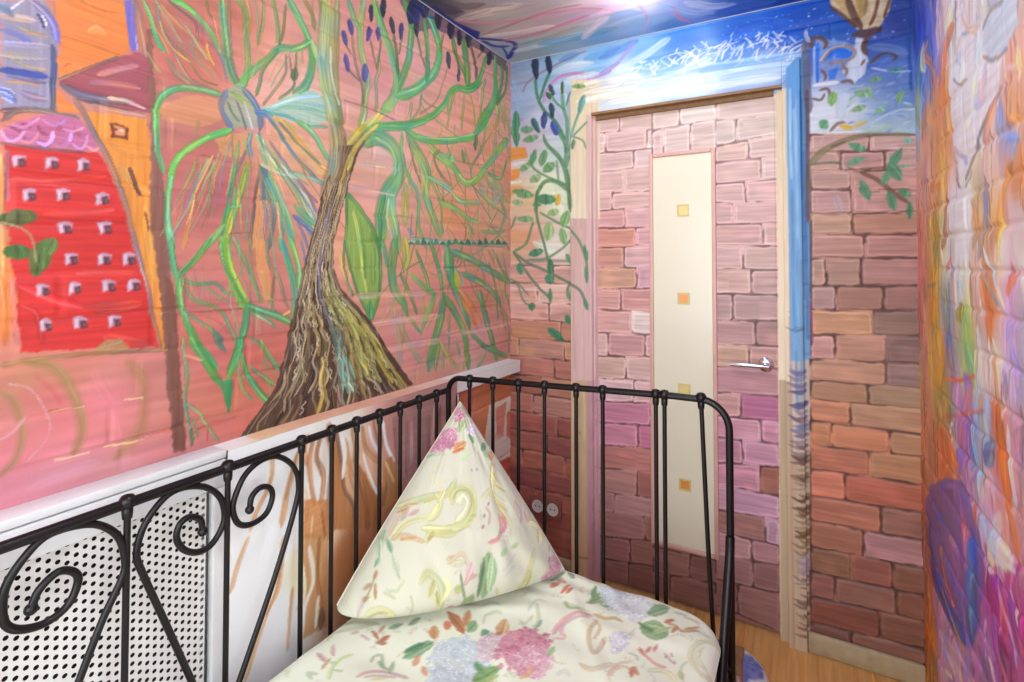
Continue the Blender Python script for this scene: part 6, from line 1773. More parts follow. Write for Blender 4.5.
s c8c8c0 117 117 .5 -491,1087 -479,1107 -465,1095
f eef0ee bcc8cc -450,1468 -424,1476 -401,1470 -385,1453 -386,1425 -389,1399 -400,1376 -417,1361 -437,1355 -457,1361 -472,1377 -488,1396 -485,1424 -471,1450
f e8eeee b4c0c4 -489,1463 -472,1468 -458,1466 -447,1457 -448,1441 -450,1426 -457,1412 -469,1402 -482,1398 -495,1401 -504,1409 -514,1420 -512,1436 -503,1451
f f0f0ee c0c8d0 -398,1427 -381,1432 -365,1429 -354,1418 -356,1399 -358,1382 -366,1366 -379,1356 -393,1352 -406,1355 -416,1366 -427,1378 -424,1397 -414,1414
f f0f0f2 c8c4d0 -413,1282 -403,1284 -393,1280 -385,1270 -384,1255 -384,1242 -388,1230 -395,1223 -403,1222 -412,1226 -419,1236 -427,1247 -426,1261 -422,1274
p 8aa880 .92 -323,1449 -323,1441 -326,1425 -333,1407 -343,1393 -354,1385 -364,1384 -369,1386 -369,1394 -367,1410 -360,1427 -350,1442 -338,1450 -328,1451
s 8aa880*0.72 28 28 .7 -364,1392 -346,1417 -328,1443
s 8aa880*1.25 51 51 .55 -360,1384 -342,1409 -326,1439
p 93b080 .92 -374,1334 -372,1344 -363,1361 -349,1372 -332,1374 -316,1365 -305,1351 -301,1341 -304,1331 -313,1316 -327,1305 -343,1303 -358,1311 -370,1324
s 93b080*0.72 58 58 .7 -308,1341 -337,1338 -367,1334
s 93b080*1.25 110 110 .55 -309,1357 -339,1354 -368,1343
p 6f9868 .92 -383,1347 -379,1349 -371,1350 -359,1349 -346,1344 -334,1338 -327,1332 -324,1328 -327,1327 -335,1325 -347,1327 -360,1331 -372,1337 -380,1343
s 6f9868*0.72 26 26 .7 -330,1330 -353,1337 -377,1345
s 6f9868*1.25 30 30 .55 -329,1334 -353,1342 -376,1347
p b8cc98 .92 -302,1375 -303,1370 -308,1358 -316,1345 -325,1332 -335,1322 -342,1317 -345,1316 -344,1321 -340,1332 -333,1346 -323,1359 -313,1369 -305,1374
s b8cc98*0.72 21 21 .7 -341,1322 -324,1345 -306,1369
s b8cc98*1.25 24 24 .55 -339,1319 -322,1342 -306,1367
s c89870 114 114 .8 -322,1381 -297,1386 -275,1373 -240,1400
p c8805c .92 -302,1408 -303,1405 -304,1399 -307,1392 -311,1386 -316,1382 -320,1381 -322,1382 -322,1385 -321,1391 -318,1398 -313,1404 -308,1408 -304,1409
p cc9068 .92 -290,1390 -289,1387 -288,1380 -289,1372 -291,1363 -294,1356 -297,1352 -298,1351 -299,1354 -300,1360 -299,1369 -298,1377 -295,1384 -291,1389
p d0a880 .92 -242,1418 -243,1414 -247,1406 -253,1396 -261,1388 -269,1382 -275,1379 -277,1379 -276,1382 -272,1390 -266,1400 -258,1408 -250,1415 -244,1418
s d0a880*0.72 22 22 .7 -274,1382 -259,1398 -245,1414
s d0a880*1.25 25 25 .55 -272,1380 -258,1395 -245,1412
s d8c898 126 126 .7 -287,1436 -261,1437 -245,1432
s b8c8a0 127 127 .7 -309,1442 -279,1450
s d4d0a0 148 148 .75 -187,1384 -224,1358 -243,1318 -238,1277 -211,1253 -187,1270
s e0dcb8 117 117 .7 -221,1345 -234,1308 -224,1277 -197,1272
s c0bc88 49 49 .7 -224,1329 -222,1293 -202,1276
s d4d4a4 188 188 .75 -317,1198 -298,1215 -276,1217 -256,1198
s c8ccA0 83 83 .7 -246,1224 -254,1246 -246,1272
p c8d0a0 .92 -257,1236 -255,1237 -251,1235 -247,1231 -243,1224 -242,1217 -242,1210 -242,1207 -244,1207 -248,1209 -252,1213 -256,1219 -258,1227 -258,1233
p cc7f70 .92 -354,1264 -353,1264 -350,1263 -345,1260 -341,1255 -339,1250 -337,1245 -337,1243 -338,1242 -342,1244 -346,1247 -350,1252 -353,1257 -354,1262
p d08a80 .92 -331,1283 -330,1281 -330,1276 -330,1269 -332,1262 -334,1256 -337,1252 -338,1251 -339,1253 -339,1259 -339,1265 -337,1273 -335,1278 -332,1282
p cc8078 .92 -320,1298 -319,1296 -318,1291 -318,1285 -319,1278 -320,1272 -322,1268 -323,1267 -324,1268 -324,1273 -325,1280 -324,1286 -323,1293 -321,1297
s cf8a80 95 95 .8 -356,1255 -328,1241 -306,1231 -284,1233
s d8a0a0 86 86 .8 -299,1279 -280,1260 -269,1252
p a88088 .92 -284,1288 -283,1287 -282,1286 -281,1283 -281,1280 -280,1277 -281,1275 -281,1274 -282,1275 -283,1276 -284,1279 -284,1282 -285,1284 -284,1287
p a88088 .92 -295,1274 -295,1273 -293,1272 -292,1270 -292,1267 -292,1264 -292,1262 -292,1261 -293,1261 -294,1263 -295,1265 -296,1268 -296,1271 -296,1273
p a88088 .92 -272,1265 -271,1264 -270,1263 -269,1261 -269,1258 -269,1255 -269,1253 -269,1252 -270,1252 -271,1254 -272,1256 -273,1259 -273,1262 -272,1264
s b0c098 92 92 .6 -373,1230 -355,1233 -345,1217
p c88868 .92 -347,1196 -346,1194 -344,1189 -344,1182 -344,1175 -346,1169 -349,1165 -350,1164 -352,1166 -353,1171 -354,1177 -354,1185 -352,1191 -349,1195
p d09870 .92 -349,1192 -347,1192 -343,1192 -339,1189 -335,1185 -332,1179 -331,1174 -331,1171 -333,1171 -337,1171 -341,1174 -345,1178 -348,1184 -349,1189
s d0b0a0 98 98 .6 -391,1136 -383,1182 -361,1204
s c4ccd0 98 98 .5 -397,1210 -390,1236 -383,1263
s c0c8cc 79 79 .5 -398,1263 -387,1293 -380,1322
"""
PAINT_P = """
s c4c688 221 221 .8 317,267 293,238 242,233 198,227 154,217
s c0c484 227 227 .85 302,211 306,237 330,247 355,237 362,210 354,186 324,159 274,154 220,163
s c8cc88 83 83 .7 311,216 329,234 345,222
s c4c884 83 83 .7 351,176 318,154
s e2e2b0 119 119 .7 322,209 334,229
s c0c484 173 173 .8 261,236 271,215 253,186 221,185
s d0c890 151 151 .85 441,310 428,272 422,236 430,198 450,165 465,138
s d8cc94 114 114 .8 421,230 437,208 465,192
s d0d090 118 118 .8 425,273 441,244 463,229
s c8cc98 115 115 .8 385,213 404,227 419,236
s d4b890 94 94 .8 437,304 440,271 435,250
f d8a8b8 a85f7a 306,416 320,411 332,402 338,390 332,377 325,366 315,358 302,357 290,360 281,369 276,382 271,395 278,406 291,414
f e0b4c0 b0607c 283,399 294,396 302,389 306,379 302,369 297,360 290,354 281,353 272,356 265,363 261,372 258,383 263,392 272,398
f ddb0bc a0506c 351,480 358,477 363,470 365,459 362,449 359,439 354,433 348,431 342,433 338,441 336,451 334,462 338,471 344,478
p cc9868 .92 362,370 361,366 357,359 350,353 341,348 331,347 323,349 319,351 320,355 323,361 330,368 340,372 350,373 358,372
s cc9868*0.72 21 21 .7 323,353 340,360 357,368
s cc9868*1.25 34 34 .55 326,348 343,356 359,366
p c88058 .92 353,352 351,350 347,346 339,343 331,341 323,340 317,341 314,342 316,344 320,348 328,351 336,353 344,354 350,353
s c88058*0.72 21 21 .7 318,343 333,347 349,351
s c88058*1.25 24 24 .55 319,341 334,344 349,350
p 7fa070 .92 372,401 375,400 380,396 384,389 387,380 387,372 385,366 383,364 381,365 376,370 371,376 369,385 369,393 370,399
s 7fa070*0.72 22 22 .7 382,368 378,383 373,398
s 7fa070*1.25 25 25 .55 386,369 382,384 375,398
p b0c090 .92 367,438 369,434 370,426 368,416 362,407 353,402 345,400 340,400 338,404 337,413 339,422 345,431 353,437 362,439
s b0c090*0.72 23 23 .7 343,404 353,419 364,434
s b0c090*1.25 43 43 .55 348,400 359,416 367,433
p 8aa880 .92 362,497 365,495 371,489 377,479 381,468 383,457 383,449 382,445 379,447 374,453 368,463 363,474 361,485 361,493
s 8aa880*0.72 23 23 .7 380,450 372,471 364,492
s 8aa880*1.25 26 26 .55 383,452 375,472 366,492
p 7a9c78 .92 422,369 425,367 426,361 426,353 423,346 417,341 411,339 407,339 405,341 403,347 404,355 407,362 413,367 419,369
p d8a078 .92 438,341 441,340 446,335 449,329 448,323 444,317 439,314 435,312 432,314 427,319 425,325 425,331 429,337 434,340
p a8c090 .92 410,340 412,340 417,338 422,335 426,329 428,324 428,319 428,316 425,317 420,318 415,322 411,327 409,333 409,338
p c8d8a8 .92 357,344 359,341 360,336 359,329 356,322 351,317 346,315 343,314 341,316 340,322 341,329 344,335 349,340 354,343
f eee4ea d0b8cc 389,427 397,425 403,418 406,409 403,400 399,392 393,387 386,385 379,388 374,394 371,403 369,412 373,421 381,426
s a8bc98 86 86 .7 255,343 278,346 295,339
p 8fb088 .92 266,347 265,346 262,343 258,341 254,340 249,340 245,341 244,342 244,343 247,346 251,348 256,349 260,349 264,348
s b8c8a8 88 88 .7 340,319 358,323 377,332
p a8a0b8 .92 368,293 369,293 370,291 371,290 371,288 370,286 368,285 367,285 366,285 365,287 364,288 364,290 365,292 367,293
p a8a0b8 .92 383,293 384,293 385,291 386,289 386,287 385,286 383,285 382,284 381,285 380,286 379,288 379,290 380,292 382,293
s c8c8b0 56 56 .6 333,298 349,280 356,290
s c8d4b0 150 150 .5 271,320 258,289 251,263
s e8d0c0 138 138 .6 258,299 275,292
s c09a90 90 90 .7 395,191 405,175 397,151
p a87a80 .92 408,203 408,202 408,200 407,198 405,196 403,194 401,193 400,193 400,194 400,196 401,199 402,201 405,202 407,203
p a87a80 .92 391,177 391,176 391,174 390,171 389,169 386,168 384,167 383,167 383,168 383,170 384,172 386,174 388,176 390,177
p a87a80 .92 383,152 384,151 383,150 383,147 381,145 379,144 377,143 376,143 375,144 375,146 376,148 378,150 380,152 382,152
s c87880 120 120 .8 441,166 445,140 429,127
s c8a898 123 123 .6 500,244 509,211 487,182 509,164
s d8c0b8 122 122 .5 473,268 493,234 518,189
s c8b0a0 93 93 .6 530,188 537,156 517,137
s c89890 114 114 .6 186,214 164,186
p c8a0a0 .92 215,207 214,205 212,202 208,199 202,196 196,196 192,196 190,197 191,199 193,202 197,205 203,207 208,208 213,208
p d0b8b0 .92 154,228 154,227 152,223 148,218 144,213 139,210 135,208 133,208 133,210 135,213 138,218 143,223 148,226 152,228
s bec084 183 183 .8 310,148 282,144 239,151 227,133
s d0a878 125 125 .8 137,146 164,153 190,147 222,134
s d4cc90 165 165 .8 140,148 169,174 202,185 240,186 263,213
s c8a890 113 113 .7 127,150 143,172 159,199
p c8a0a0 .92 210,206 210,204 207,200 202,197 196,195 190,194 186,194 184,195 184,197 187,200 191,203 197,206 203,207 208,206
p d0b0b4 .92 153,231 154,229 153,225 151,221 148,216 144,212 141,210 139,210 139,212 139,216 141,220 144,225 148,229 151,231
p d0b0b4 .92 133,195 133,193 132,189 130,184 126,179 122,175 118,172 117,172 116,174 117,178 119,183 123,188 127,193 131,195
p a8bc98 .92 123,166 125,164 126,158 126,151 123,144 118,139 113,136 110,136 109,138 107,144 108,151 111,158 115,163 120,166
s a8bc98*0.72 20 20 .7 112,139 117,151 122,163
s a8bc98*1.25 25 25 .55 115,137 120,149 124,162
p 88a888 .92 126,148 129,147 133,143 137,138 140,131 141,124 139,119 138,117 136,118 131,122 127,128 124,135 124,141 125,146
s 88a888*0.72 18 18 .7 137,120 132,133 127,145
s 88a888*1.25 21 21 .55 140,121 135,133 129,146
p 88a888 .92 110,114 110,112 110,107 107,102 104,96 99,92 95,90 93,89 92,91 93,96 95,102 99,107 104,111 108,114
s 88a888*0.72 19 19 .7 94,92 101,102 108,112
s 88a888*1.25 22 22 .55 96,90 103,100 109,111
p b8c8a8 .92 106,152 110,149 114,142 117,133 117,122 114,113 110,107 106,106 103,108 99,115 95,125 95,135 98,144 103,150
s b8c8a8*0.72 19 19 .7 106,110 106,129 106,147
s b8c8a8*1.25 34 34 .55 111,109 111,128 109,147
p c0c8a8 .92 137,119 140,116 146,109 153,99 157,87 159,75 159,67 158,64 154,67 148,73 142,84 138,96 136,107 136,115
s c0c8a8*0.72 18 18 .7 156,70 147,91 139,113
s c0c8a8*1.25 23 23 .55 159,70 151,92 141,114
s b8b890 76 76 .7 127,49 147,46 168,66
s c0b890 68 68 .7 117,46 147,33
p b0906c .92 96,63 98,62 100,57 101,51 101,44 100,38 98,35 97,33 95,35 93,39 92,45 92,52 93,58 95,62
s b0906c*0.72 18 18 .7 97,36 97,48 96,60
s b0906c*1.25 21 21 .55 99,36 99,48 97,60
p b89878 .92 89,61 88,60 86,56 82,53 76,50 71,49 66,49 64,49 65,51 67,54 71,57 77,60 82,61 87,62
p b08868 .92 100,87 101,85 102,82 101,78 99,73 96,70 94,68 92,68 92,69 91,72 92,77 94,81 96,84 99,86
p b89878 .92 83,38 82,37 80,34 76,31 72,29 67,29 63,29 61,30 61,31 63,34 67,37 72,38 77,39 81,39
s a88868 53 53 .8 96,79 86,54 67,26 53,2
p c0a078 .92 48,78 48,76 48,73 46,68 44,64 40,61 37,60 36,59 35,61 35,64 37,69 40,73 43,76 46,77
p c8b088 .92 31,63 32,61 32,58 32,53 30,49 27,45 25,43 23,43 23,44 22,48 23,52 25,57 27,60 30,62
p c8b8b0 .92 66,34 67,31 68,26 67,19 64,12 60,7 56,4 53,3 53,5 52,10 53,17 56,24 60,29 64,33
s c8b8b0*0.72 19 19 .7 55,6 60,18 65,30
s c8b8b0*1.25 21 21 .55 57,5 62,17 66,30
s c8c4b0 108 108 .5 4,34 33,9 43,-1
s d2d094 155 155 .8 72,4 92,14 116,15 141,-1 141,-27
s a89868 47 47 .8 77,1 102,10 126,9
s b8b078 50 50 .7 131,4 136,-22
s bec084 199 199 .75 206,57 225,72 251,55 260,31 253,1
s c8c888 126 126 .7 234,35 249,15 253,1
s d0d094 168 168 .7 267,58 276,38 259,18
p c0a8a0 .92 297,98 296,97 293,95 289,93 283,91 278,92 274,92 272,93 273,94 276,97 281,99 286,100 292,100 295,99
s b0a888 54 54 .6 182,37 187,19 182,2
s b8b090 45 45 .6 172,16 197,4
f d0a4a8 985060 277,2 291,-3 302,-11 308,-21 303,-30 297,-39 287,-44 275,-44 263,-40 254,-33 249,-23 244,-12 251,-4 263,1
f c89c9c 904850 259,-22 272,-25 282,-31 288,-38 283,-44 278,-50 269,-53 258,-53 247,-50 239,-45 234,-38 230,-30 236,-24 247,-21
p 8fa880 .92 393,95 399,89 405,74 407,54 402,34 391,18 377,8 369,5 364,11 357,26 355,45 360,65 371,82 384,93
s 8fa880*0.72 40 40 .7 372,14 381,50 390,86
s 8fa880*1.25 76 76 .55 383,11 392,47 396,85
p b8cca0 .92 399,90 400,86 401,75 399,59 395,43 389,30 383,20 380,17 379,21 378,32 380,47 384,63 390,77 396,87
s b8cca0*0.72 20 20 .7 382,25 389,53 397,82
s b8cca0*1.25 23 23 .55 385,24 393,52 399,82
p 6a8860 .92 376,78 376,74 376,63 372,48 367,33 361,19 355,11 352,8 351,12 352,22 355,36 360,52 367,66 373,75
s 6a8860*0.72 20 20 .7 354,15 364,42 373,71
s 6a8860*1.25 23 23 .55 357,14 367,41 375,70
p 8aa070 .92 345,17 347,12 347,2 343,-9 334,-18 323,-22 312,-23 306,-22 304,-17 303,-8 307,3 316,12 328,17 339,18
s 8aa070*0.72 28 28 .7 310,-18 325,-3 341,13
s 8aa070*1.25 53 53 .55 316,-23 332,-8 344,10
p b8c088 .92 333,6 333,4 331,-1 327,-7 321,-13 314,-17 309,-19 307,-20 307,-17 309,-13 313,-7 319,-1 325,3 330,6
s b8c088*0.72 19 19 .7 309,-17 320,-7 330,4
s b8c088*1.25 22 22 .55 311,-18 322,-8 331,3
p a8b478 .92 302,44 305,43 309,39 311,35 311,31 308,27 304,25 300,24 297,26 293,29 291,33 291,38 294,41 299,44
s 6a7858 82 82 .8 308,61 312,35 318,14
s d4cc98 146 146 .8 275,96 293,84 320,81
s c8b090 98 98 .8 277,86 316,100 331,75 341,59
p d8b8b8 .92 341,82 343,79 344,73 343,65 339,57 334,52 328,49 324,48 322,51 321,57 322,65 326,72 332,78 338,81
s d8b8b8*0.72 20 20 .7 326,52 333,65 340,78
s d8b8b8*1.25 29 29 .55 330,50 337,63 342,77
s c89890 130 130 .8 317,39 329,51 351,53
s d8a8a8 113 113 .7 323,47 342,73
f d8b0b0 9a5468 283,1 293,-2 301,-9 306,-17 302,-25 297,-31 290,-35 280,-36 272,-33 265,-27 261,-19 258,-10 263,-4 272,0
f d4a8ac 964f60 311,-29 320,-31 328,-35 332,-40 328,-45 324,-49 318,-51 310,-51 302,-49 295,-45 292,-40 289,-35 294,-31 302,-28
s c4c088 186 186 .75 528,75 514,52 499,25 479,4 444,-10 406,-5
s c8c080 83 83 .7 514,57 486,17 456,-2
s b8a868 85 85 .8 405,-18 412,-1 403,19
s cfc88c 133 133 .7 506,34 498,16 516,23
s c8c8c0 105 105 .5 345,-19 379,-6 403,19
s c8c8c8 109 109 .5 422,49 447,65 465,78
s b0b0b4 79 79 .5 427,39 462,54
s d8d4a0 179 179 .75 525,138 547,130 563,111 556,81
s cc8a80 117 117 .8 392,113 418,117 432,141 432,171
p cc8a90 .92 419,119 419,117 416,114 411,111 405,109 399,108 395,108 393,109 394,110 397,113 401,116 407,118 413,119 418,119
p a8c090 .92 442,95 443,93 442,88 439,83 435,80 429,78 424,77 422,78 421,80 422,85 424,89 429,93 434,95 440,95
p a8c090 .92 479,99 479,97 476,94 472,91 466,89 461,89 456,89 455,90 455,92 458,95 462,98 467,100 473,100 478,100
s c8d4a8 147 147 .6 452,118 456,98
s d4b8a8 141 141 .5 487,165 502,143 522,166 532,192
f dcb4bc a8687c 600,46 612,43 621,35 624,25 619,16 613,8 604,2 593,1 584,5 577,12 574,22 571,32 578,40 588,45
f dcb4bc a86478 574,16 588,13 599,8 605,1 599,-5 592,-10 582,-13 570,-13 558,-10 549,-5 544,2 541,9 548,14 560,17
f d8b0b8 a8687c 618,81 626,77 632,70 634,60 629,51 625,42 618,36 611,35 605,38 600,45 599,54 598,65 603,74 610,79
p a08088 .92 581,46 582,45 581,42 579,40 577,37 574,35 571,34 570,34 570,35 571,37 572,40 575,43 578,45 580,46
p b09098 .92 591,69 591,68 590,66 589,63 586,60 583,58 581,57 580,57 580,58 580,60 582,63 584,66 587,68 590,69
s c0a8a0 83 83 .6 548,10 574,30 601,51
s b8b070 45 45 .7 305,221 318,238 344,238 357,219 349,191 325,169 280,161
s e6e2b4 120 120 .7 313,213 334,229 346,212 334,188 308,170
p c4c484 .92 366,187 366,185 366,180 364,174 359,169 354,165 349,163 347,163 346,165 346,170 349,176 353,181 358,185 363,187
p ccca90 .92 351,162 350,160 348,157 344,153 338,151 332,150 327,151 325,152 325,154 328,158 332,161 338,164 344,164 349,163
p d0cc94 .92 320,154 319,152 316,150 311,149 305,148 299,149 295,151 294,153 295,154 298,156 303,158 309,158 315,157 319,155
p c8c488 .92 259,227 258,225 254,222 247,219 239,217 232,217 226,218 224,219 225,221 229,224 236,227 244,229 251,229 257,228
s c8c488*0.72 19 19 .7 227,220 241,223 256,226
s c8c488*1.25 22 22 .55 228,217 242,221 256,225
p d0b088 .92 214,222 212,220 206,218 197,216 188,216 179,217 173,218 171,219 172,221 178,223 186,225 196,225 205,224 211,223
s d0b088*0.72 19 19 .7 175,219 192,220 209,221
s d0b088*1.25 21 21 .55 175,217 192,218 209,220
p c49a70 .92 187,212 186,210 182,208 175,205 168,203 160,203 155,203 153,204 154,205 158,208 165,211 173,212 180,213 185,212
s c49a70*0.72 19 19 .7 156,205 170,208 184,211
s c49a70*1.25 22 22 .55 157,203 171,206 184,210
p d8d098 .92 286,249 286,246 286,241 283,234 279,228 273,223 268,221 265,221 265,223 265,228 268,235 272,241 278,246 283,249
s d8d098*0.72 21 21 .7 267,223 275,235 284,246
s d8d098*1.25 24 24 .55 270,222 278,233 285,245
p c8a070 .92 203,146 200,144 194,143 185,141 175,141 166,141 159,143 157,144 159,145 165,147 174,148 184,149 193,148 200,147
s c8a070*0.72 18 18 .7 161,144 180,145 198,145
s c8a070*1.25 20 20 .55 162,142 180,143 198,145
p b8a868 .92 247,156 247,154 247,149 245,144 241,139 236,135 232,133 230,133 229,135 230,139 232,144 236,150 241,153 245,155
p c4c080 .92 242,60 243,58 244,52 243,44 239,37 234,32 229,29 227,28 225,30 225,36 226,43 230,50 235,56 240,59
s c4c080*0.72 19 19 .7 228,31 234,44 241,57
s c4c080*1.25 22 22 .55 231,30 237,42 242,56
p b4b070 .92 247,40 248,39 251,34 254,28 255,20 254,14 253,9 252,8 250,9 247,14 245,20 244,27 244,34 245,39
s b4b070*0.72 19 19 .7 251,11 249,24 247,37
s b4b070*1.25 21 21 .55 254,11 252,24 248,37
p c0bc78 .92 514,34 515,31 514,25 511,17 507,9 501,2 495,-2 492,-3 492,0 492,6 495,14 500,22 506,29 511,33
s c0bc78*0.72 20 20 .7 494,1 503,15 512,30
s c0bc78*1.25 23 23 .55 497,0 506,14 513,29
p b4ac60 .92 496,5 496,3 492,-2 485,-7 477,-11 469,-14 463,-15 460,-14 461,-12 465,-8 471,-3 479,1 487,4 494,5
s b4ac60*0.72 18 18 .7 463,-12 478,-5 493,3
s b4ac60*1.25 21 21 .55 465,-14 479,-7 493,2
p c8c490 .92 444,1 442,0 437,-3 429,-6 419,-7 411,-8 404,-7 402,-6 403,-4 409,-1 417,1 426,3 435,3 441,2
s c8c490*0.72 17 17 .7 406,-5 423,-2 440,1
s c8c490*1.25 20 20 .55 407,-7 423,-4 440,0
p c4c084 .92 557,119 558,117 558,112 558,105 556,97 553,90 550,86 548,84 547,86 547,92 547,99 549,107 552,113 555,118
s c4c084*0.72 21 21 .7 549,88 552,102 556,116
s c4c084*1.25 25 25 .55 551,87 555,101 557,116
p d8b8b0 .92 514,192 514,191 514,186 512,180 508,174 504,169 500,166 498,165 498,167 498,171 500,177 504,183 508,189 512,192
p c8a89c .92 516,166 518,165 521,161 524,155 526,149 526,142 526,138 525,136 523,137 520,141 517,147 515,154 515,160 515,164
s a89080 46 46 .7 490,196 505,168 495,139
s a89878 46 46 .7 432,305 421,262 422,225 432,188 455,154
p d4c890 .92 430,201 433,200 439,198 446,192 454,186 459,179 462,173 463,171 460,172 454,174 446,180 439,186 434,193 431,199
s d4c890*0.72 20 20 .7 460,174 446,186 433,198
s d4c890*1.25 23 23 .55 461,175 448,187 434,199
p ccc488 .92 431,244 434,244 440,243 447,239 455,234 461,229 465,224 466,222 463,222 457,223 449,227 441,232 435,237 432,242
s ccc488*0.72 20 20 .7 462,224 448,233 434,242
s ccc488*1.25 23 23 .55 464,226 450,235 435,243
p d0cc98 .92 423,230 423,228 420,224 415,220 408,216 402,213 397,212 395,212 395,214 398,218 403,223 409,226 416,229 421,230
p c09a88 .92 452,166 452,165 451,161 448,156 444,151 440,148 436,146 435,145 435,147 436,150 439,155 442,160 447,163 450,166
"""

# ================================================================== paint engine
def lin(c):
    c = np.asarray(c, dtype=np.float64)
    return np.where(c <= 0.04045, c / 12.92, ((np.maximum(c, 0) + 0.055) / 1.055) ** 2.4)

def hexc(h):
    k = 1.0
    if '*' in h:
        h, k = h.split('*'); k = float(k)
    return np.clip(np.array([int(h[i:i + 2], 16) / 255.0 for i in (0, 2, 4)]) * k, 0, 1)

def noise_tex(n, m, cy, cx, seed):
    """smooth tileable-ish noise n x m with cell size cy, cx, in -1..1"""
    r = np.random.RandomState(seed)
    a = r.uniform(-1, 1, (n // cy + 3, m // cx + 3))
    yy = np.arange(n) / cy; xx = np.arange(m) / cx
    y0 = yy.astype(int); x0 = xx.astype(int)
    fy = yy - y0; fx = xx - x0
    fy = fy * fy * (3 - 2 * fy); fx = fx * fx * (3 - 2 * fx)
    fy = fy[:, None]; fx = fx[None, :]
    A = a[y0][:, x0]; B = a[y0][:, x0 + 1]; C = a[y0 + 1][:, x0]; D = a[y0 + 1][:, x0 + 1]
    return (A * (1 - fx) + B * fx) * (1 - fy) + (C * (1 - fx) + D * fx) * fy

BRISTLE = noise_tex(512, 512, 2, 24, 3) * 0.6 + noise_tex(512, 512, 4, 70, 4) * 0.5   # rows: across the brush, cols: along it

def smooth01(x):
    x = np.clip(x, 0, 1); return x * x * (3 - 2 * x)

